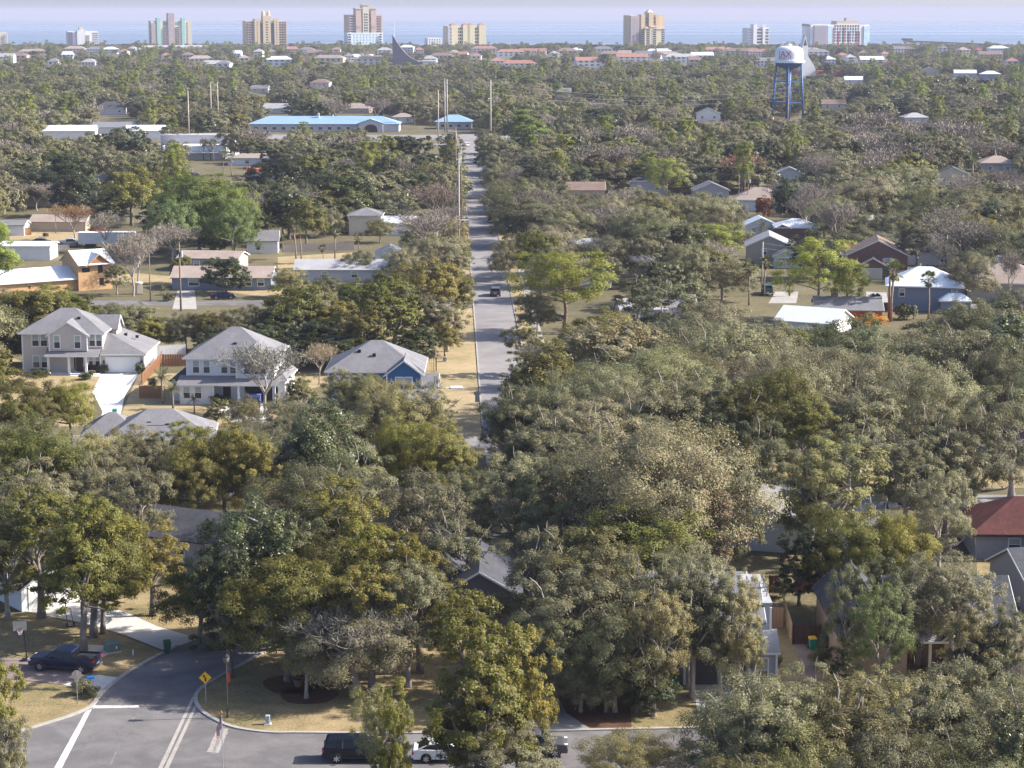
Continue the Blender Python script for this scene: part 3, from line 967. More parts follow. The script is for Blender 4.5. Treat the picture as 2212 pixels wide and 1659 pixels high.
def cone_set(seed, R, H, n, leaf, lm, nm='conifer', tiers=11):
    r = np.random.default_rng(seed)
    mb = MB().tube([(0, 0, -0.2), (0, 0, H * 0.97)], [0.2, 0.03], 6)
    C, Q = [], []
    for k in range(tiers):
        z = H * (0.12 + 0.86 * k / tiers)
        q = R * (1 - 0.92 * k / tiers)
        m = max(3, int(9 * (1 - k / tiers)))
        for j in range(m):
            a = 2 * math.pi * (j + r.random() * 0.5) / m
            mb.tube([(0, 0, z - 0.1), (q * math.cos(a), q * math.sin(a), z)], [0.05, 0.015], 3, cap=False)
            for f in (0.45, 0.85):
                C.append(np.array([q * f * math.cos(a), q * f * math.sin(a), z])); Q.append(R * 0.2)
    P, T, B = blob_leaves(r, C, Q, n, leaf, 0.35, 0.3, 0.5, 0.4, 0.6)
    return dict(crown=quad_mesh(nm + '_crown', P, T, B, lm), trunk=mb.mesh(nm + '_trunk', BARK, True), moss=None, R=R, H=H)
def shrub_set(seed, R, H, n, leaf, lm, nm='shrub', aspect=0.55):
    r = np.random.default_rng(seed)
    C, Q = [], []
    for k in range(16):
        a = r.random() * 6.28
        q = R * 0.65 * math.sqrt(r.random())
        C.append(np.array([q * math.cos(a), q * math.sin(a), H * (0.25 + 0.5 * r.random())])); Q.append(R * (0.28 + 0.16 * r.random()))
    P, T, B = blob_leaves(r, C, Q, n, leaf, 0.8, aspect)
    P[:, 2] = np.clip(P[:, 2], 0.02, None) * min(1.0, H / P[:, 2].max())
    mb = MB()
    for k in range(5):
        mb.tube([(0, 0, -0.1), tuple(C[k])], [0.05, 0.02], 4, cap=False)
    return dict(crown=quad_mesh(nm + '_crown', P, T, B, lm), trunk=mb.mesh(nm + '_trunk', BARK, True), moss=None, R=R, H=H)

def crown_tree(lm, bark, seeds, R=6.5, H=11, **k):
    """three levels of leaf size for one kind: near, middle, far"""
    dens = k.pop('dens', 1.0)
    near = [oak_set(s, R, H, int(68000 * dens), k.get('leaf', 0.15), 230, lm, bark, k.get('moss', 0), k.get('trunk_h', .3), 8, lean=(0.03 if i % 2 else -0.03), aspect=k.get('aspect', .55), nm=k.get('nm', 'oak'), z0f=k.get('z0f', .2), fork=k.get('fork', 8)) for i, s in enumerate(seeds)]
    mid = [oak_set(s + 50, R, H, int(32000 * dens), k.get('leaf', 0.15) * 1.55, 190, lm, bark, 0, k.get('trunk_h', .3), 6, aspect=.6, nm=k.get('nm', 'oak'), z0f=k.get('z0f', .2), fork=k.get('fork', 8)) for s in seeds[:4]]
    far = [oak_set(s + 90, R, H, int(9000 * dens), k.get('leaf', 0.15) * 3.1, 120, lm, bark, 0, k.get('trunk_h', .3), 5, aspect=.7, nm=k.get('nm', 'oak'), z0f=k.get('z0f', .12), fork=3) for s in seeds[:3]]
    for (s_, Rn) in k.get('narrow', ()):          # slimmer crowns, so that leaves are never stretched
        near.append(oak_set(s_, Rn, H, int(34000 * dens), k.get('leaf', 0.15), 130, lm, bark, k.get('moss', 0) // 2, .3, 8, aspect=k.get('aspect', .55), nm=k.get('nm', 'oak'), z0f=k.get('z0f', .2), fork=k.get('fork', 8)))
        mid.append(oak_set(s_ + 5, Rn, H, int(15000 * dens), k.get('leaf', 0.15) * 1.55, 110, lm, bark, 0, .3, 6, aspect=.6, nm=k.get('nm', 'oak'), z0f=k.get('z0f', .2), fork=k.get('fork', 8)))
    return [near, mid, far]
KINDS = {
    'oak': crown_tree(LF_OAK, BARK_PALE, [11, 12, 13, 14], 6.8, 11, narrow=((17, 3.9), (18, 3.9), (19, 4.2)), moss=60, fork=26, nm='oak'),
    'laurel': crown_tree(LF_LAUREL, BARK, [21, 22, 23], 5.4, 11, narrow=((25, 3.3), (26, 3.5)), leaf=0.175, aspect=0.5, dens=0.8, z0f=0.18, fork=5, nm='laurel'),
    'dark': crown_tree(LF_DARK, BARK, [31, 32], 5.4, 11.5, narrow=((35, 3.6),), leaf=0.22, aspect=0.5, dens=0.65, z0f=0.08, fork=2, nm='magnolia'),
    'rust': crown_tree(LF_RUST, BARK_PALE, [41, 42], 4.0, 7.5, leaf=0.18, dens=0.3, fork=10, nm='rust'),
    'bare': [[bare_set(61 + i, 5.0, 11, 5200, LF_TWIG, wide=0.02) for i in range(3)],
             [bare_set(71 + i, 5.2, 11, 4200, LF_TWIG, wide=0.035) for i in range(3)],
             [bare_set(81 + i, 5.2, 10, 1500, LF_TWIG, wide=0.09) for i in range(3)]],
    'pine': [[pine_set(101, 4.6, 16, 30000, 0.42, lo=0.42), pine_set(102, 8.0, 14, 20000, 0.42, lo=0.5, puff=0.66)],
             [pine_set(111, 4.6, 16, 17000, 0.5, lo=0.42), pine_set(112, 4.6, 16, 17000, 0.5, lo=0.45), pine_set(113, 8.0, 13, 15000, 0.5, lo=0.5, tiers=24, puff=0.66), pine_set(114, 7.6, 14, 15000, 0.5, lo=0.48, tiers=24, puff=0.66)],
             [pine_set(121 + i, 4.4, 15, 4200, 1.0, lo=0.3) for i in range(2)]],
    'sabal': [[sabal_set(131 + i, 8.0) for i in range(3)], [sabal_set(141 + i, 8.0, n=28, leaflets=10) for i in range(3)], [sabal_set(151 + i, 8.0, 1.8, 20, 6, dead=6) for i in range(2)]],
    'feather': [[feather_set(161 + i, 5.5) for i in range(2)]] * 3,
    'cone': [[cone_set(171, 2.4, 10, 6000, 0.35, LF_DARK)]] * 2 + [[cone_set(172, 2.4, 10, 1200, 0.7, LF_DARK)]],
    'shrub': [[shrub_set(181 + i, 1.3, 1.6, 2600, 0.16, LF_OAK) for i in range(2)], [shrub_set(191 + i, 1.3, 1.6, 900, 0.28, LF_DARK) for i in range(2)], [shrub_set(195 + i, 1.5, 1.6, 260, 0.5, LF_DARK) for i in range(2)]],
    'gold': [[shrub_set(201, 2.2, 3.2, 2500, 0.3, LF_GOLD, aspect=0.35)]] * 3,
}
KIND_NAME = {'oak': 'live_oak_tree', 'laurel': 'laurel_oak_tree', 'dark': 'dark_evergreen_tree', 'rust': 'rusty_leaved_tree', 'bare': 'bare_tree',
             'pine': 'pine_tree', 'sabal': 'cabbage_palm_tree', 'feather': 'feather_palm_tree', 'cone': 'conical_conifer_tree', 'shrub': 'shrub', 'gold': 'golden_shrub'}
KIND_WORD = {'oak': 'grey-olive live oak', 'laurel': 'yellow-green laurel oak', 'dark': 'dark evergreen tree', 'rust': 'rusty-leaved small tree', 'bare': 'leafless twiggy tree',
             'pine': 'bright green pine', 'sabal': 'fan-leaved palm', 'feather': 'feather-leaved palm', 'cone': 'narrow conical conifer', 'shrub': 'low green shrub', 'gold': 'golden-leaved shrub'}
KIND_CAT = {'shrub': 'shrub', 'gold': 'shrub', 'sabal': 'palm tree', 'feather': 'palm tree', 'pine': 'pine tree'}
TREES = []                                   # (object, kind, x, y, height, radius)
def tree(kind, x, y, h, rr, tint=None, lod=None, whole=True, var=None):
    """a tree standing at x, y with height h and crown radius rr"""
    if lod is None:
        lod = 0 if y < 265 else (1 if y < 620 else 2)
    sets = KINDS[kind][lod]
    want = rr / h
    fit = sorted(sets, key=lambda q: abs(math.log(max(.05, want) / (q['R'] / q['H']))))
    best_ = abs(math.log(max(.05, want) / (fit[0]['R'] / fit[0]['H'])))
    fit = [q for q in fit if abs(math.log(max(.05, want) / (q['R'] / q['H']))) < best_ + .28]
    s = fit[(var if var is not None else random.randrange(len(fit))) % len(fit)]
    o = empty(KIND_NAME[kind], (x, y, 0), random.uniform(0, 6.28))
    sx = rr / s['R']
    sz = h / s['H']
    if kind in ('sabal', 'feather'):
        sx = sz = 0.5 * (sx + sz) if kind == 'feather' else sz
    o.scale = (sx * random.uniform(0.95, 1.05), sx * random.uniform(0.95, 1.05), sz)
    c = (1, 1, 1, 1) if tint is None else (*tint, 1)
    for part in ('trunk', 'crown', 'moss', 'skirt'):
        me = s.get(part)
        if me is None:
            continue
        q = put(part, me, o)
        q.color = c if part != 'trunk' else (1, 1, 1, 1)
        if part == 'moss':
            q['label'] = 'grey moss hanging from the branches'
            q['kind'] = 'stuff'
    TREES.append((o, kind, x, y, h, rr))
    return o
def T(kind, cx, ytop, wpx, h, tint=None, var=None):
    """tree whose top is seen at cx, ytop, crown wpx wide in the 2212 frame, h metres tall"""
    p = G(cx, ytop, h)
    if 138.5 < p.y < 154 and p.x > -36:       # not in the street: stand on the far lawn instead
        d = ray(cx, ytop)
        t = 155.0 / d.y
        p, h = Vector((d.x * t, 155.0, 0)), CAM_H + d.z * t
    return tree(kind, p.x, p.y, h, wpx * 0.5 / scale_at(p.x, p.y, h * 0.6), tint, var=var)
def TF(kind, cx, yfoot, ytop, wpx, tint=None, var=None):
    """tree whose foot is seen at cx, yfoot and whose top is at ytop"""
    p = G(cx, yfoot)
    d = ray(cx, ytop)
    h = CAM_H + d.z * p.y / d.y
    return tree(kind, p.x, p.y, h, wpx * 0.5 / scale_at(p.x, p.y, h * 0.6), tint, var=var)

# ------------------------------------------------------------------ houses
FOOT = []                                    # footprints kept clear of trees: (x, y, radius)
_wcache = {}
def window_mesh(w, h, rails=True, trim=WHITE, pane=GLASS):
    k = (round(w, 2), round(h, 2), rails, trim.name, pane.name)
    if k not in _wcache:
        t = 0.11
        a = MB()
        a.box(-w / 2 - t, -w / 2, -0.07, 0.0, -t, h + t).box(w / 2, w / 2 + t, -0.07, 0.0, -t, h + t)
        a.box(-w / 2, w / 2, -0.07, 0.0, -t * 1.2, 0).box(-w / 2, w / 2, -0.07, 0.0, h, h + t * 1.2)
        if rails:
            a.box(-w / 2, w / 2, -0.055, 0.0, h * 0.49, h * 0.49 + 0.06)
        b = MB().box(-w / 2, w / 2, -0.025, 0.0, 0, h * 0.49 if rails else h)
        if rails:
            b.box(-w / 2, w / 2, -0.035, 0.0, h * 0.49 + 0.06, h, 1)
        _wcache[k] = (a.mesh('window', trim), b.mesh('pane', [pane, BLIND]))
    return _wcache[k]
def add_window(root, x, y, z, w, h, rz=0.0, rails=True, trim=WHITE, pane=GLASS, name='window'):
    a, b = window_mesh(w, h, rails, trim, pane)
    f = put(name, a, root, (x, y, z), rz)
    put('pane', b, f)
    return f
def roof_hip(x0, x1, y0, y1, z, rise, o=0.45, axis=None, t=0.16):
    """closed hip roof; ridge along the longer side"""
    X0, X1, Y0, Y1 = x0 - o, x1 + o, y0 - o, y1 + o
    w, d = X1 - X0, Y1 - Y0
    mb = MB()
    if (axis or ('x' if w >= d else 'y')) == 'x':
        i = min(d / 2, w / 2 - 0.1)
        a, b = (X0 + i, (Y0 + Y1) / 2, z + rise), (X1 - i, (Y0 + Y1) / 2, z + rise)
    else:
        i = min(w / 2, d / 2 - 0.1)
        a, b = ((X0 + X1) / 2, Y0 + i, z + rise), ((X0 + X1) / 2, Y1 - i, z + rise)
    vs = [(X0, Y0, z), (X1, Y0, z), (X1, Y1, z), (X0, Y1, z), a, b, (X0, Y0, z - t), (X1, Y0, z - t), (X1, Y1, z - t), (X0, Y1, z - t)]
    if a[1] == b[1]:
        fs = [(0, 1, 5, 4), (1, 2, 5), (2, 3, 4, 5), (3, 0, 4)]
    else:
        fs = [(0, 1, 4), (1, 2, 5, 4), (2, 3, 5), (3, 0, 4, 5)]
    mb.add(vs, fs + [(9, 8, 7, 6), (0, 6, 7, 1), (1, 7, 8, 2), (2, 8, 9, 3), (3, 9, 6, 0)])
    tr = MB()
    e = 0.05
    for (p, q, r, s) in ((X0 - e, X1 + e, Y0 - e, Y0), (X0 - e, X1 + e, Y1, Y1 + e), (X0 - e, X0, Y0, Y1), (X1, X1 + e, Y0, Y1)):
        tr.box(p, q, r, s, z - t - 0.06, z - 0.03)
    return mb, tr
def roof_gable(x0, x1, y0, y1, z, rise, o=0.4, axis='x', t=0.16, oe=0.3):
    """two slabs; axis = ridge direction"""
    mb, tr = MB(), MB()
    if axis == 'x':
        c = (y0 + y1) / 2
        half = (y1 - y0) / 2 + o
        A, B = x0 - oe, x1 + oe
        P = lambda u, s, zz_: (u, c + s, zz_)
    else:
        c = (x0 + x1) / 2
        half = (x1 - x0) / 2 + o
        A, B = y0 - oe, y1 + oe
        P = lambda u, s, zz_: (c + s, u, zz_)
    base = half - o
    drop = rise * o / base
    ze = z - drop
    prof = [(-half, ze), (0, z + rise), (half, ze), (half, ze - t), (0, z + rise - t), (-half, ze - t)]
    def chev(m, a, b, pr):
        vs = [P(a, s, q) for s, q in pr] + [P(b, s, q) for s, q in pr]
        m.add(vs, [(0, 1, 7, 6), (1, 2, 8, 7), (2, 3, 9, 8), (3, 4, 10, 9), (4, 5, 11, 10), (5, 0, 6, 11), (0, 5, 4, 1), (1, 4, 3, 2), (6, 7, 10, 11), (7, 8, 9, 10)])
    chev(mb, A, B, prof)
    pr2 = [(s * 1.004, q - 0.025 if i < 3 else q - 0.07) for i, (s, q) in enumerate(prof)]
    tr2 = MB()
    chev(tr, A - 0.06, A - 0.005, pr2)
    chev(tr2, B + 0.005, B + 0.06, pr2)
    return mb, (tr, tr2)
def volume(root, x0, x1, y0, y1, z0, z1, roof, rise, wallm, roofm, trimm=WHITE, o=0.45, axis=None, wall=True, corner=False):
    """one block of a house: walls (with gables) and its roof"""
    if wall:
        w = MB()
        if roof == 'gable':
            ax = axis or 'x'
            if ax == 'x':
                c = (y0 + y1) / 2
                for (xa, xb) in ((x0, x1),):
                    poly = [(y0, z0), (y1, z0), (y1, z1), (c, z1 + rise - 0.17), (y0, z1)]
                    vs = [(xa, a, b) for a, b in poly] + [(xb, a, b) for a, b in poly]
                    w.add(vs, [(0, 1, 2, 3, 4), (9, 8, 7, 6, 5)] + [(k, k + 5, (k + 1) % 5 + 5, (k + 1) % 5) for k in range(5)])
            else:
                c = (x0 + x1) / 2
                w.prism([(x0, z0), (x1, z0), (x1, z1), (c, z1 + rise - 0.17), (x0, z1)], y0, y1)
        else:
            w.box(x0, x1, y0, y1, z0, z1)
        w.build('wall', wallm, root)
        if corner:
            for xx in (x0, x1):
                for yy in (y0, y1):
                    MB().box(xx - 0.09, xx + 0.09, yy - 0.09, yy + 0.09, z0, z1 - 0.2).build('corner_board', trimm, root)
    if roof == 'hip':
        mb, tr = roof_hip(x0, x1, y0, y1, z1 + 0.02, rise, o, axis)
    elif roof == 'gable':
        mb, tr = roof_gable(x0, x1, y0, y1, z1, rise, o, axis or 'x')
    elif roof == 'flat':
        mb = MB().box(x0 - o, x1 + o, y0 - o, y1 + o, z1 + 0.01, z1 + 0.22)
        tr = None
    elif roof == 'shed':                     # falls towards the viewer (-y)
        mb = MB().add([(x0 - o, y0 - o, z1), (x1 + o, y0 - o, z1), (x1 + o, y1, z1 + rise), (x0 - o, y1, z1 + rise),
                       (x0 - o, y0 - o, z1 - .15), (x1 + o, y0 - o, z1 - .15), (x1 + o, y1, z1 + rise - .15), (x0 - o, y1, z1 + rise - .15)],
                      [(0, 1, 2, 3), (7, 6, 5, 4), (0, 4, 5, 1), (1, 5, 6, 2), (2, 6, 7, 3), (3, 7, 4, 0)])
        tr = MB().box(x0 - o - .03, x1 + o + .03, y0 - o - .05, y0 - o - .004, z1 - .2, z1 - .02)
    else:
        return None
    r = mb.build('roof', roofm, root)
    for t_ in (tr if isinstance(tr, tuple) else (tr,)):
        if t_:
            t_.build('fascia', trimm, r)
    return r
def vents(root, pts, m=BLACK):
    for (x, y, z) in pts:
        MB().box(x - 0.22, x + 0.22, y - 0.2, y + 0.2, z - 0.25, z + 0.14).build('roof_vent', m, root)
def garage_door(root, x0, x1, y, z0, z1, m=WHITE, panels=(4, 4), glazed=False, rz=0.0):
    d = MB().box(x0, x1, y - 0.02, y, z0, z1).build('garage_door', m, root)
    nx, nz = panels
    pw, ph = (x1 - x0) / nx, (z1 - z0) / nz
    me = MB().box(-pw / 2 + 0.05, pw / 2 - 0.05, -0.03, 0, -ph / 2 + 0.05, ph / 2 - 0.05).mesh('panel', m)
    gl = MB().box(-pw / 2 + 0.12, pw / 2 - 0.12, -0.032, 0, -ph / 2 + 0.1, ph / 2 - 0.1).mesh('pane', GLASS)
    for i in range(nx):
        for j in range(nz):
            g = glazed and j == nz - 1
            put('pane' if g else 'panel', gl if g else me, d, (x0 + (i + .5) * pw, y - 0.022, z0 + (j + .5) * ph))
    tr = MB().box(x0 - .14, x0, y - .06, y, z0, z1 + .14).box(x1, x1 + .14, y - .06, y, z0, z1 + .14).box(x0, x1, y - .06, y, z1, z1 + .14)
    tr.build('door_trim', WHITE, root)
    return d
def front_door(root, x, y, z0, m, w=1.0, h=2.1):
    d = MB().box(x - w / 2, x + w / 2, y - 0.04, y, z0, z0 + h).build('door', m, root)
    MB().box(x + w / 2 - 0.14, x + w / 2 - 0.08, y - 0.09, y - 0.04, z0 + 0.95, z0 + 1.1).build('handle', CHROME, d)
    MB().box(x - w / 2 - .12, x - w / 2, y - .05, y, z0, z0 + h + .12).box(x + w / 2, x + w / 2 + .12, y - .05, y, z0, z0 + h + .12).box(x - w / 2, x + w / 2, y - .05, y, z0 + h, z0 + h + .12).build('door_trim', WHITE, root)
    return d
def house(label, p, yaw=0.0, name='house', cat='house', foot=(9, 6), group=None):
    o = empty(name, (p[0], p[1], 0), rad(yaw), label, cat, group)
    FOOT.append((p[0] + math.sin(-rad(yaw)) * foot[1] * 0.9, p[1] + foot[1] * 0.9 * math.cos(rad(yaw)), foot[0], foot[1]))
    return o

# --- beige two-storey house with the bright drive
p = G(51.9 + 128, 805.7)
h = house('beige two-storey house with white garage door at the end of a bright concrete drive', (p.x, p.y + 0.0), 0, foot=(10, 7))
X = -9.2                                     # local x of the left corner
volume(h, X, X + 12.1, 0.6, 10.5, 0, 6.1, 'hip', 3.1, SID_BEIGE, ROOF_GREY, o=0.55, corner=True)
volume(h, X + 4.3, X + 10.0, -0.5, 4.5, 3.45, 6.1, 'gable', 1.9, SID_BEIGE, ROOF_GREY, axis='y', corner=True)
volume(h, X + 9.0, X + 13.4, 5.5, 9.5, 3.0, 6.3, 'gable', 1.6, SID_BEIGE, ROOF_GREY, axis='x')
volume(h, X + 11.9, X + 18.4, 0.0, 11.5, 0, 2.84, 'none', 0, SID_BEIGE, ROOF_GREY, corner=True)
rv = [(X + 11.95, -.5, 3.0), (X + 18.9, -.5, 3.0), (X + 18.9, 12.0, 3.0), (X + 11.95, 12.0, 3.0), (X + 12.15, 5.0, 5.5), (X + 12.15, 12.0, 5.5)]
rb = [(a_, b_, 2.85) for a_, b_, c_ in rv[:4]]
gr = MB().add(rv + rb, [(0, 1, 4), (1, 2, 5, 4), (2, 3, 5), (3, 0, 4, 5), (9, 8, 7, 6), (0, 6, 7, 1), (1, 7, 8, 2), (2, 8, 9, 3), (3, 9, 6, 0)]).build('roof', ROOF_GREY, h)
MB().box(X + 11.95, X + 18.95, -.56, -.505, 2.78, 2.98).build('fascia', WHITE, gr)
MB().box(X + 18.905, X + 18.96, -.5, 12.0, 2.78, 2.98).build('fascia', WHITE, gr)
volume(h, X + 4.1, X + 11.6, -1.6, 0.6, 0, 2.95, 'shed', 0.75, SID_BEIGE, ROOF_GREY, wall=False, o=0.3)
for xx in (X + 4.3, X + 7.4, X + 10.0):
    MB().box(xx - 0.16, xx + 0.16, -1.7, -1.38, 0, 2.75).build('porch_column', WHITE, h)
for (xx, zz_) in ((X + 2.0, 4.05), (X + 3.3, 4.05), (X + 2.0, 0.75), (X + 3.3, 0.75), (X + 10.65, 4.05), (X + 11.85, 4.05)):
    add_window(h, min(xx, X + 11.6), 0.59, zz_, 0.95, 1.75)
add_window(h, X + 5.5, -0.51, 3.9, 0.85, 1.9)
add_window(h, X + 8.6, -0.51, 3.9, 0.85, 1.9)
add_window(h, X + 10.3, 0.59, 1.1, 0.6, 1.3)
add_window(h, X + 11.3, 0.59, 1.1, 0.6, 1.3)
front_door(h, X + 8.6, 0.59, 0.1, mat('dark_brown_door', (0.05, 0.035, 0.035), 0.5, 0.15), 1.15, 2.3)
MB().box(X + 7.75, X + 8.0, 0.52, 0.58, 0.3, 2.3).build('sidelight', GLASS, h)
garage_door(h, X + 12.75, X + 17.75, -0.003, 0.02, 2.35)
for xx in (X + 12.4, X + 18.1):
    MB().box(xx - 0.1, xx + 0.1, -0.16, -0.003, 1.5, 1.95).build('wall_lantern', BLACK, h)
MB().box(X + 4.0, X + 11.9, -1.8, 0.6, 0.0, 0.12).build('porch_floor', CONC_BRIGHT, h)
vents(h, [(X + 8.2, 3.2, 8.0), (X + 14.5, 7.2, 4.9), (X + 16.3, 6.8, 4.6), (X + 2.0, 4.5, 7.6)])
# porch furniture
def chair_obj(x, y, z, rz, label, par=None):
    c = empty('porch_chair', (p.x + x, p.y + y, z), rz, label, 'chair', 'dark porch seats')
    MB().box(-.35, .35, -.3, .3, .36, .46).build('seat', BLACK, c)
    MB().box(-.35, .35, .24, .34, .46, 1.0).build('backrest', BLACK, c)
    for sx in (-.31, .31):
        for sy in (-.26, .26):
            MB().box(sx - .03, sx + .03, sy - .03, sy + .03, 0, .36).build('leg', BLACK, c)
    return c
chair_obj(X + 10.0 - 0.2, -0.3, 0.12, 0.2, 'dark porch chair beside the brown front door')
chair_obj(X + 12.0 - 0.6, -0.5, 0.12, -0.3, 'dark porch chair close to the white garage door')
b = empty('porch_bench', (p.x + X + 10.7, p.y + 0.1, 0.12), 0, 'dark two-seat bench under the porch window of the beige house', 'bench')
MB().box(-.75, .75, -.3, .3, .36, .48).build('seat', BLACK, b)
MB().box(-.75, .75, .2, .32, .48, 1.05).build('backrest', BLACK, b)
for sx in (-.7, .7):
    MB().box(sx - .04, sx + .04, -.28, .28, 0, .36).build('leg', BLACK, b)
t_ = empty('coffee_table', (p.x + X + 10.7, p.y - 0.75, 0.12), 0, 'low wooden table in front of the porch bench', 'table')
MB().box(-.55, .55, -.25, .25, .34, .40).build('table_top', WOOD_PALE, t_)
for sx in (-.5, .5):
    MB().box(sx - .03, sx + .03, -.22, .22, 0, .34).build('leg', WOOD_PALE, t_)

# --- white two-storey house behind the bare tree
p = G(498, 871)
h = house('white two-storey house with open garage behind the bare moss-hung tree', (p.x, p.y), -3, foot=(9, 7))
volume(h, -6.2, 5.9, 0.8, 11.5, 0, 6.3, 'hip', 3.6, SID_WHITE, ROOF_GREY, o=0.5, corner=True)
volume(h, 0.9, 6.1, 0.2, 5.5, 3.3, 6.3, 'gable', 2.0, SID_WHITE, ROOF_GREY, axis='y', corner=True)
volume(h, -8.4, -6.2, 1.5, 9.5, 0, 2.9, 'hip', 1.3, SID_WHITE, ROOF_DARK, o=0.5)  # darker roof: the upper storey's shadow put into its colour
volume(h, 5.9, 7.3, 2.5, 11, 0, 3.0, 'hip', 1.2, SID_WHITE, ROOF_GREY, o=0.4)
volume(h, -6.9, 6.6, -1.2, 0.9, 0, 2.9, 'shed', 0.9, SID_WHITE, ROOF_GREY, wall=False, o=0.35)
volume(h, -6.9, -2.4, -1.2, 0.9, 0, 2.75, 'none', 0, SID_WHITE, ROOF_GREY)
for xx in (-4.9, -3.4, -0.9, 0.35):
    add_window(h, xx, 0.79 if xx < 0.9 else 0.19, 4.15, 0.85, 1.7)
for xx in (2.4, 3.5, 4.6):
    add_window(h, xx, 0.19, 4.15, 0.85, 1.5)
add_window(h, -5.9, -1.21, 0.9, 0.9, 1.6)
add_window(h, -4.3, -1.21, 0.9, 0.9, 1.6)
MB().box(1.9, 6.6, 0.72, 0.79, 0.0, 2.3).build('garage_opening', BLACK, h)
for xx in (-2.2, 1.4, 6.4):
    MB().box(xx - .15, xx + .15, -1.25, -0.95, 0, 2.75).build('porch_column', WHITE, h)
front_door(h, -0.6, 0.79, 0.05, mat('dark_brown_door', (0.05, 0.035, 0.035)), 1.1, 2.2)
vents(h, [(0.3, 3.0, 8.0), (-2.4, 4.5, 8.6)])
b = empty('storage_bin', (p.x + 3.4, p.y + 0.1, 0), 0, 'large blue plastic bin in the open garage mouth', 'bin')
MB().box(-.85, .85, -.5, .5, 0.12, 1.2).build('body', mat('blue_plastic', (0.16, 0.22, 0.55), 0.5), b)
MB().box(-.9, .9, -.55, .55, 1.2, 1.3).build('lid', mat('blue_plastic', (0.16, 0.22, 0.55), 0.5), b)
for s in (-.6, .6):
    MB().box(s - .1, s + .1, -.4, .4, 0, .12).build('foot', BLACK, b)

# --- blue gabled house
p = G(811, 893)
h = house('deep blue two-storey house with white-trimmed gable by the grass verge', (p.x, p.y), 0, foot=(8, 7))
volume(h, -6.4, 6.2, 1.0, 12.0, 0, 5.7, 'hip', 3.4, SID_BLUE, ROOF_GREY, o=0.5, corner=True)
volume(h, 1.6, 6.3, 0.0, 6.0, 0, 5.6, 'gable', 1.8, SID_BLUE, ROOF_GREY, axis='y', corner=True)
volume(h, 6.3, 8.3, 0.5, 7.5, 0, 3.4, 'gable', 1.5, SID_BLUE, ROOF_GREY, axis='x', o=0.3)
volume(h, 3.8, 8.4, -2.2, 0.0, 0, 2.7, 'shed', 0.8, SID_BLUE, ROOF_GREY, o=0.3)
for xx in (3.3, 4.55):
    add_window(h, xx, -0.01, 3.2, 0.95, 1.75)
for xx in (-5.2, -4.0, -2.6):
    add_window(h, xx, 0.99, 3.2, 0.95, 1.75)
vents(h, [(-2.4, 4.2, 8.0), (2.5, 8.0, 7.5), (-0.3, 3.4, 7.6)])

# --- grey hip roof among the trees in front of them
p = G(352, 885, 6.3)
h = house('grey hip-roofed house sunk among oaks in front of the bright drive', (p.x, p.y - 5), 6, foot=(8, 6))
volume(h, -6.0, 6.4, 0, 9.5, 0, 3.6, 'hip', 2.9, SID_PALE, ROOF_GREY, o=0.5)
volume(h, -9.0, -2.5, 4.0, 9.8, 0, 3.6, 'hip', 2.2, SID_PALE, ROOF_GREY, o=0.4)
vents(h, [(-1.0, 2.6, 5.2), (1.2, 2.2, 5.0)])
MB().box(-1.2, 1.2, 1.9, 2.6, 4.75, 5.0).build('roof_vent', BLACK, h)
add_window(h, 2.0, -0.01, 1.1, 0.9, 1.5)

# --- white cottage behind the yellow-green oaks (dark porch opening)
p = G(372, 1078)
h = house('white cottage with dark open porch half hidden behind yellow-green oaks', (p.x, p.y), -2, foot=(7, 5))
volume(h, -3.5, 6.5, 0, 8, 0, 3.0, 'hip', 2.2, SID_PALE, ROOF_DARK, o=0.5)
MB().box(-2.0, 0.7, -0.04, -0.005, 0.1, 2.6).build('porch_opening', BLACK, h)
MB().box(-0.75, -0.6, -0.1, -0.04, 0.1, 2.6).build('porch_column', WHITE, h)
front_door(h, 3.4, -0.01, 0.05, WHITE)
p = G(395, 1112, 4.2)
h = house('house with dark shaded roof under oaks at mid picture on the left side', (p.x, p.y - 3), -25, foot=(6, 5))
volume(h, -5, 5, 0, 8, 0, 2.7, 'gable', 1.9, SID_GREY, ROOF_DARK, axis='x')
add_window(h, 0, -0.01, 0.9, 1.2, 1.2)

# --- white garage at the left edge
p = F([(165, 492)])[0]
h = house('white garage with dark gable roof at the picture left edge', (p.x, p.y), 38, name='garage', cat='garage', foot=(7, 6))
volume(h, 0, 6.6, 0, 8.0, 0, 2.6, 'gable', 1.8, SID_WHITE, ROOF_DARK, trimm=BLACK, axis='y', o=0.5)
garage_door(h, 0.8, 5.7, -0.005, 0.02, 2.2, glazed=True, panels=(6, 4))

# --- dark-sided house behind the tall centre oak
p = G(1035, 1232, 6.6)
h = house('house with dark clapboard gable and white trim between centre oaks', (p.x, p.y), 0, foot=(8, 6))
volume(h, -3.4, 3.4, 0, 10, 0, 4.6, 'gable', 2.0, SID_DARK, ROOF_DARK, axis='y', o=0.4)
volume(h, -9, 1.0, 3.0, 12, 0, 4.4, 'gable', 3.2, SID_DARK, ROOF_DARK, axis='y', o=0.5)
add_window(h, 0.4, -0.01, 2.6, 1.0, 1.3)
MB().box(-1.4, -0.9, 6.2, 6.8, 6.4, 7.8).build('chimney', SID_DARK, h)

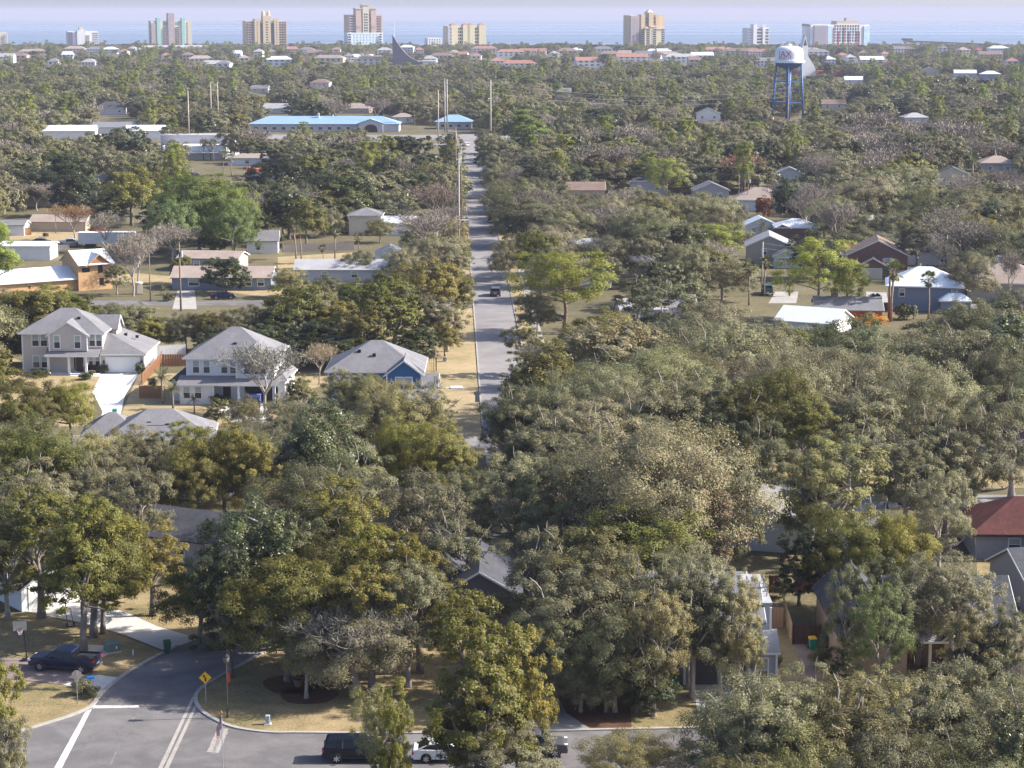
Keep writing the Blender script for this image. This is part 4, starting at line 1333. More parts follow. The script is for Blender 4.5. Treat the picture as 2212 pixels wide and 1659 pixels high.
# --- grey house with the dark garage door (right of centre)
p = G(1478, 1479)
h = house('grey shingled house with dark garage door and corner window bay', (p.x, p.y), 0, foot=(8, 7))
SH_GREY = siding('shingle_siding_grey', (0.36, 0.36, 0.40), 0.25)
volume(h, 0, 6.2, 0, 8.5, 0, 5.6, 'gable', 2.0, SH_GREY, METAL_GREY, axis='x', o=0.5, corner=True)
volume(h, 5.4, 7.1, 1.4, 10.0, 0, 6.3, 'flat', 0, SH_GREY, ROOF_LIGHT, o=0.12, corner=True)
volume(h, 5.2, 7.4, -0.6, 1.4, 0, 3.0, 'shed', 1.3, SH_GREY, ROOF_LIGHT, o=0.25, corner=True)
volume(h, -3.0, 6.0, 8.4, 16.0, 0, 4.4, 'gable', 1.8, SH_GREY, METAL_GREY, axis='x', o=0.4)
garage_door(h, 0.65, 5.0, -0.005, 0.02, 2.3, m=mat('dark_garage_door', (0.075, 0.07, 0.08), 0.5, 0.1), panels=(5, 4))
add_window(h, 6.3, -0.61, 0.5, 0.75, 1.9)
add_window(h, 2.9, -0.01, 3.6, 1.4, 1.1)
dk = empty('roof_balcony', (p.x + 6.3, p.y + 4.6, 6.53), 0, 'small railed balcony on the flat roof of the grey house', 'balcony')
for xx in (-0.7, 0.7):
    for yy in (-1.2, 0, 1.2):
        MB().box(xx - .05, xx + .05, yy - .05, yy + .05, 0, 1.05).build('post', GALV, dk)
for zz_ in (0.35, 0.68, 1.0):
    for xx in (-0.7, 0.7):
        MB().box(xx - .025, xx + .025, -1.15, 1.15, zz_, zz_ + .05).build('rail', GALV, dk)
    MB().box(-.65, .65, -1.225, -1.175, zz_, zz_ + .05).build('rail', GALV, dk)

# --- tan brick house at the lower right
BRICK_TAN = banded('brick_tan', (0.36, 0.27, 0.19), 0.09, 'Z', 0.5, 0.78, 0.9, 0.2, 4.0)
p = G(1815, 1452)
h = house('tan brick house with red front door behind the lower right oaks', (p.x, p.y), 0, foot=(10, 8))
volume(h, 0.0, 5.4, -0.5, 14.0, 0, 3.6, 'gable', 2.6, BRICK_TAN, ROOF_DARK, axis='y', o=0.35)
volume(h, 4.8, 15.0, 2.0, 12.0, 0, 3.4, 'gable', 3.0, BRICK_TAN, ROOF_DARK, axis='x', o=0.5)
volume(h, 5.4, 8.6, 0.2, 2.0, 0, 2.7, 'shed', 0.9, BRICK_TAN, ROOF_LIGHT, wall=False, o=0.3)
volume(h, 8.6, 13.5, 0.2, 6.0, 0, 3.0, 'gable', 2.0, BRICK_TAN, ROOF_DARK, axis='y', o=0.35)
front_door(h, 6.4, 1.99, 0.1, mat('red_brown_door', (0.22, 0.05, 0.03), 0.5, 0.15))
for xx in (10.4, 11.9):
    add_window(h, xx, 0.19, 0.5, 1.05, 1.9)
MB().box(7.3, 7.55, 0.05, 0.3, 0, 2.6).build('porch_column', STUCCO_CREAM, h)
p2 = G(2000, 1352, 4)
h = house('low house with blue-grey roof behind the tan brick house', (52.0, 183), 10, foot=(7, 6))
volume(h, -5, 6, 0, 9, 0, 2.8, 'gable', 2.2, SID_GREY, ROOF_DARK, axis='x', o=0.5)
h = house('lean-to house with pale blue-grey roof at the lower right edge', (55.5, 191), -18, foot=(7, 6))
volume(h, -5, 7, 0, 9, 0, 3.2, 'gable', 1.8, STUCCO_CREAM, METAL_GREY, axis='y', o=0.6)

# --- house with large pale roof right of the big brown oak
p = G(1690, 1192)
h = house('house with broad grey roof beside the big brownish oak', (p.x - 1.5, p.y), -14, foot=(10, 7))
volume(h, -7.5, 4.5, 0, 10.5, 0, 2.8, 'gable', 2.7, SID_PALE, ROOF_GREY, axis='y', o=0.5)
volume(h, 2.0, 11.0, 3.0, 11.0, 0, 2.8, 'gable', 2.0, SID_PALE, ROOF_GREY, axis='x', o=0.5)
# --- dark red roof at the right edge
p = G(2105, 1208)
h = house('house with dark red shingle roof and grey siding at the right edge', (p.x, p.y), -2, foot=(9, 6))
SID_VERT = banded('board_siding_grey', (0.33, 0.32, 0.35), 0.35, 'X', 0.4, 0.75, 0.8, 0.06)
volume(h, 0, 15, 0, 9.5, 0, 2.7, 'hip', 2.7, SID_VERT, ROOF_RED, o=0.6, trimm=mat('dark_fascia', (0.05, 0.025, 0.025)))
add_window(h, 3.9, -0.01, 0.95, 1.1, 1.2, pane=GLASS)
h = house('brown gabled house at the right edge beyond the red roof', (G(2200, 1000).x, G(2200, 1000).y), -4, foot=(7, 6))
volume(h, 0, 10, 0, 9, 0, 2.9, 'gable', 2.0, STUCCO_TAN, ROOF_BROWN, axis='y', o=0.5)

# --- left middle distance
p = G(208, 626)
h = house('unfinished plywood two-storey house with bare window openings', (p.x, p.y), 33, foot=(9, 7))
volume(h, -3.6, 3.4, 0, 8.5, 0, 5.6, 'gable', 2.0, OSB, METAL_WHITE, axis='x', o=0.9, trimm=OSB)
volume(h, -1.6, 2.6, -0.6, 3.0, 5.0, 5.5, 'gable', 1.7, WOOD, METAL_WHITE, axis='y', o=0.7, trimm=OSB)
volume(h, -20.0, -3.6, 1.0, 9.0, 0, 2.7, 'gable', 1.9, OSB, METAL_WHITE, axis='x', o=0.6, trimm=OSB)
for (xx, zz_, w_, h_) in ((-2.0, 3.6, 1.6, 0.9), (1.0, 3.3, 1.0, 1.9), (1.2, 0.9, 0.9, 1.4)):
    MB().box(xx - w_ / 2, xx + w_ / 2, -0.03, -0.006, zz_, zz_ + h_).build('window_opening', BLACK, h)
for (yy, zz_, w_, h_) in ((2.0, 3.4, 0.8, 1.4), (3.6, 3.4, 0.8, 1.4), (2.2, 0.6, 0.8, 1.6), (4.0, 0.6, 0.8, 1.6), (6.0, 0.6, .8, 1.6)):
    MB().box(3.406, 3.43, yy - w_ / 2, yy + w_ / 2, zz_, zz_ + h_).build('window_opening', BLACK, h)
p = G(487, 627)
h = house('long blue-grey bungalow with grey roof behind a round dark tree', (p.x, p.y), -1, foot=(11, 6))
volume(h, -10.5, 9, 0, 9, 0, 2.7, 'gable', 1.6, SID_BLUEGREY, ROOF_TAN, axis='x', o=0.5)
for xx in (-6.2, 4.5, 7.0):
    add_window(h, xx, -0.01, 0.9, 2.0 if xx < 0 else 1.2, 1.3)
p = G(445, 586)
h = house('grey flat-roofed house just beyond the blue-grey bungalow', (p.x, p.y), -8, foot=(8, 5))
volume(h, -6, 7, 0, 8, 0, 2.9, 'gable', 1.1, SID_TAUPE, ROOF_TAN, axis='x', o=0.5)
add_window(h, -2, -0.01, 0.9, 1.2, 1.2)
p = G(566, 548)
h = house('small white house with grey gable roof beside the weathered fence', (p.x, p.y), 4, foot=(5, 4))
volume(h, -3.4, 3.6, 0, 6.5, 0, 3.1, 'gable', 1.9, SID_WHITE, ROOF_GREY, axis='x', o=0.35)
add_window(h, -0.8, -0.01, 0.9, 0.8, 1.2)
p = G(755, 609)
h = house('long low grey-roofed bungalow reaching to the straight street', (p.x, p.y), 0, foot=(12, 6))
volume(h, -11, 11, 0, 8.5, 0, 2.7, 'gable', 1.5, STUCCO_GREY, ROOF_LIGHT, axis='x', o=0.5)
for xx in (-9, -5, 1, 6):
    add_window(h, xx, -0.01, 0.9, 1.2, 1.2)
p = G(840, 573)
h = house('small white gable-fronted house with one dark window by the street', (p.x, p.y), 0, foot=(4, 4))
volume(h, -2.9, 2.9, 0, 7, 0, 2.7, 'gable', 1.3, SID_WHITE, ROOF_LIGHT, axis='y', o=0.3)
add_window(h, 0, -0.01, 0.9, 0.9, 1.2)
p = G(790, 508)
h = house('cream two-storey house with grey hip roof left of the bare pink tree', (p.x, p.y), 0, foot=(7, 5))
volume(h, -4.1, 3.8, 0, 8, 0, 4.9, 'hip', 1.6, STUCCO_CREAM, ROOF_GREY, o=0.4)
volume(h, 3.8, 12, -1, 9, 0, 3.2, 'gable', 1.2, STUCCO_WHITE, METAL_WHITE, axis='x', o=0.4)
p = G(857, 452)
h = house('white two-storey garage house with dark roof by the cream house', (p.x, p.y), 0, foot=(5, 4))
volume(h, -3.2, 3.0, 0, 7, 0, 5.0, 'hip', 1.7, SID_WHITE, ROOF_DARK, o=0.4)
p = G(33, 509)
h = house('white shed-like house with orange wooden gate at the left edge', (p.x, p.y), 0, foot=(5, 4))
volume(h, -5, 2.2, 0, 6, 0, 2.7, 'gable', 0.9, SID_WHITE, ROOF_GREY, axis='x', o=0.4)
p = G(125, 500)
h = house('tan bungalow behind an orange-leaved tree on the left lawn', (p.x, p.y), -3, foot=(8, 5))
volume(h, -7, 7, 0, 8, 0, 2.6, 'gable', 1.3, STUCCO_TAN, ROOF_TAN, axis='x', o=0.5)
p = G(80, 446)
h = house('pinkish brown roofed house at the upper left among bare trees', (p.x, p.y), 0, foot=(7, 5))
volume(h, -5, 5, 0, 8, 0, 2.7, 'gable', 1.6, STUCCO_TAN, ROOF_TAN, axis='x', o=0.5)
p = G(150, 442)
h = house('grey bungalow beside the pinkish brown roof at upper left', (p.x, p.y), 0, foot=(6, 5))
volume(h, -5, 4, 0, 7, 0, 2.7, 'gable', 1.2, STUCCO_GREY, ROOF_GREY, axis='x', o=0.5)
p = G(40, 562)
h = house('long white flat-roofed building at the left edge behind the pine', (p.x, p.y), 0, foot=(9, 5))
volume(h, -8, 7, 0, 8, 0, 3.2, 'gable', 0.6, STUCCO_WHITE, METAL_WHITE, axis='x', o=0.3)
p = G(217, 408)
h = house('small grey roof showing under the leaning olive oak', (p.x, p.y), 5, foot=(6, 4))
volume(h, -3.5, 3.5, 0, 6, 0, 2.8, 'gable', 1.4, STUCCO_GREY, ROOF_GREY, axis='x', o=0.4)
p = G(416, 345)
h = house('white walled warehouse with pilasters at upper left', (p.x, p.y), 0, name='warehouse', cat='warehouse', foot=(14, 8))
volume(h, -11, 12, 0, 14, 0, 4.8, 'flat', 0, STUCCO_WHITE, STUCCO_WHITE, o=0.05)
volume(h, -14, 14, 14, 26, 0, 8.0, 'flat', 0, STUCCO_GREY, ROOF_LIGHT, o=0.05)
for k in range(6):
    MB().box(-10.8 + k * 4.5, -10.3 + k * 4.5, -0.3, -0.003, 0, 5.0).build('pilaster', STUCCO_WHITE, h)
MB().box(-11, 13, -3.2, -0.31, 2.6, 2.85).build('awning', METAL_WHITE, h)
p = G(540, 358)
h = house('low tan-roofed bungalow right of the white warehouse', (p.x, p.y), -4, foot=(9, 5))
volume(h, -8, 9, 0, 9, 0, 2.8, 'hip', 1.3, STUCCO_WHITE, ROOF_TAN, o=0.6)
add_window(h, -1, -0.01, .9, 1.3, 1.2)
p = G(590, 388)
h = house('orange-brown roofed house with kayaks beside it', (p.x, p.y), -4, foot=(9, 5))
volume(h, -9, 3, 0, 8, 0, 2.6, 'gable', 1.4, STUCCO_WHITE, ROOF_ORANGE, axis='x', o=0.5)
volume(h, 3.2, 11, -2, 6, 0, 2.6, 'gable', 1.1, STUCCO_GREY, ROOF_GREY, axis='x', o=0.5)
for k, (c, nm, lb) in enumerate(((ROOF_ORANGE, 'kayak', 'orange kayak lying beside the orange-brown roofed house'), (mat('kayak_blue', (0.12, 0.35, 0.6), 0.4), 'kayak', 'blue kayak lying beside the orange-brown roofed house'))):
    q = G(522, 389 - 2 * k)
    tag(MB().tube([(-2.0, 0, .35), (-1.2, 0, .25), (0, 0, .22), (1.2, 0, .25), (2.0, 0, .35)], [.05, .25, .32, .25, .05], 8).build(nm, c, None, True, (q.x, q.y, 0.1)), lb, 'kayak')
for (px_, py_, w_, d_, lab) in ((265, 292, 26, 12, 'broad pale metal-roofed hall at the upper left'), (318, 300, 18, 14, 'pale gable-roofed hall beside the tall concrete pole'), (150, 300, 22, 12, 'flat pale roof half hidden by dark trees at upper left')):
    p = G(px_, py_)
    h = house(lab, (p.x, p.y), 6, name='hall', cat='hall', foot=(12, 7))
    volume(h, -w_ / 2, w_ / 2, 0, d_, 0, 3.6, 'gable', 2.0, STUCCO_WHITE, METAL_WHITE if px_ != 265 else METAL_GREY, axis='x', o=0.4)
# blue metal-roofed school-like building
p = G(700, 285)
h = house('long building with pale blue metal roof and arched grey entrance', (p.x, p.y), 0, name='blue_roofed_building', cat='building', foot=(36, 10))
volume(h, -34, 34, 0, 16, 0, 3.6, 'hip', 3.2, STUCCO_GREY, METAL_BLUE, o=0.7, trimm=METAL_BLUE_DARK)
volume(h, 16, 27, -3, 6, 0, 4.2, 'gable', 1.8, STUCCO_GREY, METAL_BLUE, axis='y', o=0.5, trimm=METAL_BLUE_DARK)
MB().prism([(18.5, 0)] + [(21.5 - 3 * math.cos(a), 1.2 + 2.4 * math.sin(a)) for a in [math.pi * k / 8 for k in range(9)]] + [(24.5, 0)], -3.05, -3.006).build('arched_entrance', BLACK, h)
for k in range(11):
    add_window(h, -31 + k * 4.2, -0.01, 1.0, 1.8, 1.3, rails=False)
MB().box(-3.4, -2.6, 6, 7, 4.8, 8.2).build('vent_stack', STUCCO_WHITE, h)
p = G(984, 279)
h = house('pale blue metal-roofed pavilion at the far end of the straight street', (p.x, p.y), 0, name='pavilion', cat='building', foot=(10, 8))
volume(h, -9, 7.5, 0, 12, 0, 3.4, 'hip', 3.0, STUCCO_GREY, METAL_BLUE, o=0.8, trimm=METAL_BLUE_DARK)
for k in range(4):
    add_window(h, -6 + k * 3.8, -0.01, 0.9, 1.6, 1.3, rails=False)
p = G(236, 248)
h = house('isolated house with dark grey hip roof at the upper left', (p.x, p.y), 0, foot=(9, 6))
volume(h, -7.5, 7.5, 0, 10, 0, 4.0, 'hip', 2.8, STUCCO_WHITE, ROOF_DARK, o=0.7)
add_window(h, 5.5, -0.01, 1.4, 1.2, 1.2)

# --- right middle distance
p = G(1660, 573)
h = house('taupe two-storey house with broad front gable and pale garage wing', (p.x, p.y), -6, foot=(8, 7))
volume(h, -4.8, 5.0, 0, 11, 0, 4.3, 'gable', 2.2, SID_TAUPE, ROOF_LIGHT, axis='y', o=0.45)
add_window(h, -1.0, -0.01, 2.3, 1.0, 1.3)
add_window(h, 3.2, -0.01, 2.4, 0.8, 1.1)
volume(h, 1.0, 8.4, -5.2, 0.0, 0, 2.7, 'gable', 2.0, SID_PALE, ROOF_GREY, axis='y', o=0.4)
garage_door(h, 2.0, 6.2, -5.205, 0.02, 2.2, glazed=True, panels=(6, 4))
MB().box(7.1, 7.7, -5.25, -5.205, 0.1, 2.2).build('door', SID_BLUEGREY, h)
BRICK_RED = banded('brick_red_brown', (0.22, 0.12, 0.1), 0.09, 'Z', 0.5, 0.75, 0.9, 0.25, 3.0)
p = G(1893, 600)
h = house('red-brown brick two-storey house with wide gable and shuttered window', (p.x, p.y), -8, foot=(8, 7))
volume(h, -5.8, 6.2, 0, 11, 0, 4.9, 'gable', 2.9, BRICK_RED, ROOF_BROWN, axis='y', o=0.5)
volume(h, -3.6, 1.8, -3.0, 0, 0, 3.0, 'gable', 1.5, BRICK_RED, ROOF_BROWN, axis='y', o=0.4)
garage_door(h, -2.9, 0.9, -3.005, 0.02, 2.2, m=STUCCO_CREAM, panels=(4, 4))
add_window(h, 2.2, -0.01, 2.6, 0.9, 1.4)
for xx in (1.4, 3.0):
    MB().box(xx - .25, xx + .25, -.05, -.004, 2.5, 4.1).build('shutter', STUCCO_CREAM, h)
p = G(1985, 572)
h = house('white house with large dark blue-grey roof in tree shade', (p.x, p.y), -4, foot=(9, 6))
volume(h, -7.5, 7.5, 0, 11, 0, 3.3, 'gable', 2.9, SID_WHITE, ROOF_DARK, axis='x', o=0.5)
add_window(h, 5.2, -0.01, 0.7, 1.0, 1.5)
p = G(1995, 672)
h = house('blue-grey house with bright white metal hip roof', (p.x, p.y), -10, foot=(9, 7))
volume(h, -6.4, 6.6, 0, 10.5, 0, 4.6, 'hip', 3.0, SID_BLUEGREY, METAL_WHITE, o=0.6)
volume(h, 3.0, 8.0, -2.5, 0.0, 0, 2.4, 'hip', 1.2, SID_BLUEGREY, METAL_WHITE, o=0.4)
for xx in (-4.0, 5.4):
    add_window(h, xx, -0.01, 2.7, 0.9, 1.3)
MB().box(-6.46, -6.41, 2, 3, 3.0, 4.2).build('window_opening', GLASS, h)
p = G(2165, 655)
h = house('brown-grey hip-roofed house at the right edge with brick chimney', (p.x, p.y), -12, foot=(9, 7))
volume(h, -6.4, 8, 0, 12, 0, 3.9, 'hip', 3.3, SID_TAUPE, ROOF_TAN, o=0.5)
MB().box(-1.2, -0.2, 5.6, 6.6, 6.2, 8.2).build('chimney', SID_BLUEGREY, h)
MB().box(-6.45, -6.405, 3, 4.2, 1.8, 3.0).build('window_opening', GLASS, h)
p = G(1855, 702)
h = house('orange-walled house with dark grey roof behind golden shrub', (p.x, p.y), -5, foot=(9, 6))
volume(h, -7.5, 4.0, 0, 10, 0, 2.8, 'gable', 1.6, mat('orange_wall', (0.45, 0.1, 0.03), 0.8, 0.1), ROOF_GREY, axis='x', o=0.5)
add_window(h, 2.2, -0.01, 1.0, 0.9, 1.2)
MB().box(-4.6, -3.4, 4.4, 5.4, 3.6, 5.0).build('chimney', BRICK_RED, h)
p = G(1735, 720)
h = house('house with white metal gable roof behind the mid-right oaks', (p.x, p.y), -28, foot=(7, 6))
volume(h, -5, 5.5, 0, 9, 0, 2.2, 'gable', 1.8, SID_WHITE, METAL_WHITE, axis='x', o=0.5)
p = G(1640, 457)
h = house('tan-roofed house with white garage beyond the red maple', (p.x, p.y), -8, foot=(8, 6))
volume(h, -7, 7, 0, 11, 0, 3.2, 'hip', 3.0, SID_WHITE, ROOF_TAN, o=0.5)
garage_door(h, -5, -1, -0.005, .02, 2.2)
rest = [
    (1537, 434, 10, 'gable', 'y', SID_GREY, ROOF_GREY, 3.2, 'grey-roofed gable house left of the tan-roofed house'),
    (1705, 394, 9, 'gable', 'y', SID_PALE, ROOF_LIGHT, 3.0, 'pale blue gable end peeping between oaks'),
    (2058, 398, 11, 'gable', 'y', STUCCO_CREAM, ROOF_DARK, 3.0, 'cream house with dark door beside the feather palm'),
    (2158, 372, 12, 'hip', 'x', SID_GREY, ROOF_TAN, 3.2, 'brown-roofed house at the upper right edge'),
    (1722, 520, 10, 'hip', 'x', BRICK_RED, METAL_WHITE, 3.2, 'brick house with white roof behind pinkish bare shrubs'),
    (1645, 512, 8, 'gable', 'y', SID_WHITE, METAL_WHITE, 3.0, 'white-roofed house behind a small palm'),
    (1912, 503, 9, 'gable', 'x', SID_PALE, ROOF_LIGHT, 2.6, 'pale blue bungalow among green shrubs'),
    (1400, 422, 11, 'hip', 'x', SID_GREY, ROOF_DARK, 4.4, 'lavender-grey two-storey house right of the tall pine trunks'),
    (1266, 430, 11, 'gable', 'x', STUCCO_TAN, ROOF_BROWN, 2.8, 'brown-roofed house right of the straight street'),
    (1275, 574, 17, 'gable', 'x', SID_TAUPE, ROOF_LIGHT, 3.0, 'long grey-roofed house behind twisted oak limbs'),
    (1376, 600, 9, 'hip', 'y', SID_TAUPE, ROOF_DARK, 2.8, 'dark pyramid-roofed house in front of the long grey roof'),
    (1282, 622, 6.5, 'gable', 'y', SID_WHITE, METAL_WHITE, 2.8, 'white-roofed garage beside the bright green pine'),
    (1390, 695, 8, 'gable', 'x', STUCCO_GREY, ROOF_LIGHT, 2.4, 'open carport roof among the mid-right oaks'),
    (1450, 690, 9, 'gable', 'x', STUCCO_GREY, ROOF_GREY, 2.4, 'low grey roof right of the green pine trunk'),
    (1862, 585, 6, 'gable', 'x', STUCCO_TAN, ROOF_ORANGE, 4.5, 'clay-orange roof left of the brick house'),
    (1980, 267, 12, 'hip', 'x', STUCCO_WHITE, ROOF_LIGHT, 3.0, 'pale hip roof alone in the right-hand canopy'),
    (1530, 262, 12, 'gable', 'y', STUCCO_WHITE, ROOF_GREY, 4.0, 'white gable house half hidden in far canopy'),
    (1212, 215, 12, 'gable', 'x', STUCCO_WHITE, ROOF_GREY, 5.0, 'white two-storey house far beyond the tall pines'),
    (690, 187, 14, 'hip', 'x', STUCCO_WHITE, ROOF_BROWN, 3.0, 'far brown-roofed house left of the wedge-roofed chapel'),
    (870, 265, 10, 'hip', 'x', STUCCO_WHITE, ROOF_TAN, 2.8, 'small tan roof just beyond the blue-roofed building'),
    (765, 245, 16, 'hip', 'x', STUCCO_TAN, ROOF_TAN, 2.8, 'low tan-roofed house behind the blue-roofed building'),
    (595, 245, 14, 'gable', 'x', STUCCO_WHITE, ROOF_LIGHT, 2.8, 'pale low roof behind the left end of the blue-roofed building'),
    (560, 200, 12, 'gable', 'x', STUCCO_WHITE, ROOF_GREY, 2.8, 'far grey roof between the twin concrete poles and chapel'),
    (1800, 235, 13, 'gable', 'x', STUCCO_WHITE, ROOF_BROWN, 2.8, 'far brown roof right of the water tower legs'),
    (1845, 180, 14, 'gable', 'x', STUCCO_WHITE, METAL_WHITE, 2.8, 'far white roof right of the water tower tank'),
    (2010, 163, 15, 'gable', 'y', STUCCO_CREAM, ROOF_GREY, 4.5, 'far yellow gable house below the pier'),
    (2085, 168, 18, 'gable', 'x', SID_PALE, METAL_WHITE, 4.0, 'far white hall with blue-grey wall below the pier'),
    (2140, 172, 16, 'hip', 'x', SID_BLUEGREY, METAL_WHITE, 4.5, 'far pale-roofed house with dark verandah at the right'),
    (1690, 520, 3.5, 'gable', 'y', BRICK_RED, METAL_WHITE, 3.2, 'narrow red-brown shed between white-roofed houses'),
]
for (px_, py_, w_, rf, ax, wm, rm, eh, lab) in rest:
    p = G(px_, py_)
    d_ = min(11, max(5, w_ * 0.8))
    h = house(lab, (p.x, p.y), random.uniform(-8, 8), foot=(w_ / 2 + 1, d_ / 2))
    volume(h, -w_ / 2, w_ / 2, 0, d_, 0, eh, rf, min(2.8, (w_ if ax == 'y' else d_) * 0.22), wm, rm, axis=ax, o=0.45)
    if w_ > 7:
        add_window(h, -w_ * 0.25, -0.01, eh * 0.5 - 0.5, 1.0, 1.2)
        add_window(h, w_ * 0.25, -0.01, eh * 0.5 - 0.5, 1.0, 1.2)

# ------------------------------------------------------------------ skyline by the beach
def z_at(py, D):
    d = ray(CX, py)
    return CAM_H + d.z * D / d.y
_far_w = {}
def far_windows(root, x0, x1, n, z0, z1, floors, y, m=GLASS, fill=(0.6, 0.55), name='window', rz=0, balcony=None):
    """rows of single windows on a far facade, each its own part"""
    w = (x1 - x0) / n * fill[0]
    hh = (z1 - z0) / floors * fill[1]
    k = (round(w, 1), round(hh, 1), m.name)
    if k not in _far_w:
        _far_w[k] = MB().box(-w / 2, w / 2, -0.12, 0.0, 0, hh).mesh('window', m)
    kb = (round(w, 1), 'b')
    if balcony and kb not in _far_w:
        _far_w[kb] = MB().box(-w / 2 - 0.5, w / 2 + 0.5, -1.3, 0.0, 0, 1.0).mesh('balcony', balcony)
    for i in range(n):
        for j in range(floors):
            xx, z = x0 + (i + 0.5) * (x1 - x0) / n, z0 + (j + 0.3) * (z1 - z0) / floors
            put(name, _far_w[k], root, (xx, y - 0.004, z))
            if balcony:
                put('balcony', _far_w[kb], root, (xx, y - 0.13, z - hh * 0.35))
def tower_block(label, px0, px1, ytop, D, depth=22, m=STUCCO_CREAM, name='apartment_tower', cat='building'):
    a, b = at_dist(px0, D), at_dist(px1, D)
    o = empty(name, ((a.x + b.x) / 2 + 3, D, 0), rad(20), label, cat)
    FOOT.append((o.location.x, D + depth / 2, (b.x - a.x) / 2, 12))
    w, H = (b.x - a.x - depth * math.sin(rad(20))) / math.cos(rad(20)), z_at(ytop, D)
    return o, w, H
def slab(o, x0, x1, y0, y1, z0, z1, m, name='wall'):
    return MB().box(x0, x1, y0, y1, z0, z1).build(name, m, o)
MINT = mat('mint_stucco', (0.33, 0.56, 0.5), 0.85, 0.05, 0.3)
PINKG = mat('pink_grey_stucco_and_shade', (0.40, 0.33, 0.32), 0.85, 0.05, 0.3)  # pink-grey stucco, and shade painted on the left strips of towers
SALMON = mat('salmon_stucco', (0.56, 0.40, 0.31), 0.85, 0.05, 0.3)
OCHRE = mat('ochre_stucco', (0.60, 0.47, 0.29), 0.85, 0.05, 0.3)
YELLOWST = mat('yellow_stucco', (0.66, 0.58, 0.38), 0.85, 0.05, 0.3)
TILE_RED = mat('red_tile_roof', (0.30, 0.15, 0.115), 0.85, 0.15, 0.5)
RAILW = mat('balcony_white', (0.68, 0.66, 0.64), 0.7, 0.04)
D0 = 2900.0
# tower with two mint strips
o, w, H = tower_block('tall apartment tower with two mint green strips and pink-grey centre', 320.5, 415, 45, D0)
slab(o, -w / 2, w / 2, 2, 22, 0, H, STUCCO_CREAM)
for (a, b, m_, dz, pr) in ((-.5, -.40, PINKG, -3, 1.6), (-.36, -.27, MINT, 4, 1.2), (-.085, .07, PINKG, 10.5, 1.8), (.25, .335, MINT, 4, 1.2)):  # the leftmost pink-grey strip is shading painted into the facade
    slab(o, a * w, b * w, 2 - pr, 12, 0, H + dz, m_)
far_windows(o, -.39 * w, -.36 * w, 1, 6, H - 2, 12, 2, fill=(0.9, .5))
far_windows(o, .36 * w, .40 * w, 1, 6, H - 2, 12, 2, fill=(0.9, .5))
for (a, b) in ((-.2, -.1), (.09, .19)):
    far_windows(o, a * w, b * w, 2, 6, H - 8, 10, 2, fill=(.8, .6), balcony=PINKG)
    far_windows(o, a * w, b * w, 2, H - 8, H - 2, 1, 2, m=mat('teal_glass', (0.05, 0.22, 0.2), 0.3), fill=(.6, .8))
far_windows(o, -.02 * w, .01 * w, 1, 6, H + 2, 5, 0.2, m=RAILW, fill=(0.8, .2))
# brown-towered condominium
o, w, H = tower_block('ochre apartment tower with dark balconies and domed turrets', 524, 621, 42, D0 + 20)
slab(o, -w / 2, w / 2, 3, 22, 0, H - 2, OCHRE)
for (a, b, dz) in ((-.29, -.16, 4), (-.085, .1, 8), (.19, .30, 4)):
    slab(o, a * w, b * w, 0.5, 12, 0, H + dz - 3, OCHRE)
for a in (-.06, .07):
    MB().lathe([(2.4, H + 5), (2.4, H + 9), (1.8, H + 11), (0.2, H + 12)], 10, a * w, 6).build('turret', OCHRE, o)
for (a, b) in ((-.155, -.09), (.105, .185)):
    slab(o, a * w, b * w, 2.2, 2.95, 4, H - 5, mat('bronze_glass', (0.07, 0.08, 0.1), 0.3), 'glass_bay')
for (a, b) in ((-.49, -.31), (.31, .49)):
    far_windows(o, a * w, b * w, 3, 3, H - 3, 11, 3, fill=(.75, .6), balcony=PINKG)
far_windows(o, -.03 * w, .05 * w, 1, 3, H - 2, 11, .5, fill=(.7, .4))
for a in (-.225, .245):
    far_windows(o, a * w - 1, a * w + 1, 1, 3, H - 2, 11, .5, fill=(.7, .35))
# salmon tower with three turrets
o, w, H = tower_block('salmon stepped apartment tower rising behind a pale blue block', 745, 829, 27, D0 + 40)
slab(o, -w / 2, w / 2, 4, 26, 0, H - 3, SALMON)
for (a, b, dz, m_) in ((-.29, -.13, 5, SALMON), (-.09, .09, 10, STUCCO_CREAM), (.15, .3, 5, SALMON)):
    slab(o, a * w, b * w, 1, 14, 0, H + dz, m_)
    MB().box(a * w - .8, b * w + .8, .2, 14.8, H + dz, H + dz + 1.2).build('cornice', STUCCO_CREAM, o)
for (a, b) in ((-.13, -.09), (.09, .15)):
    far_windows(o, a * w, b * w, 1, 3, H - 2, 14, 4, fill=(.85, .6))
far_windows(o, -.06 * w, .06 * w, 2, 3, H - 1, 13, 1, fill=(.7, .55))
for (a, b) in ((-.47, -.31), (.32, .47)):
    far_windows(o, a * w, b * w, 2, 3, H - 4, 13, 4, fill=(.7, .5), balcony=RAILW)
for a in (-.21, .225):
    MB().box(a * w - 3, a * w + 3, .8, .99, H * .58, H * .66).build('emblem_panel', PINKG, o)
# pale blue block with square windows
o, w, H = tower_block('pale blue apartment block dotted with small square windows', 741, 828, 71, D0 - 60, name='apartment_block')
slab(o, -w / 2, w / 2, 0, 16, 0, H, mat('pale_blue_stucco', (0.62, 0.72, 0.78), 0.85, 0.04))
far_windows(o, -.36 * w, .36 * w, 8, 4, H - 1, 6, 0, fill=(.25, .35))
for (a, b) in ((-.48, -.39), (.40, .47)):
    far_windows(o, a * w, b * w, 1, 4, H - 1, 6, 0, fill=(.85, .6), balcony=RAILW)
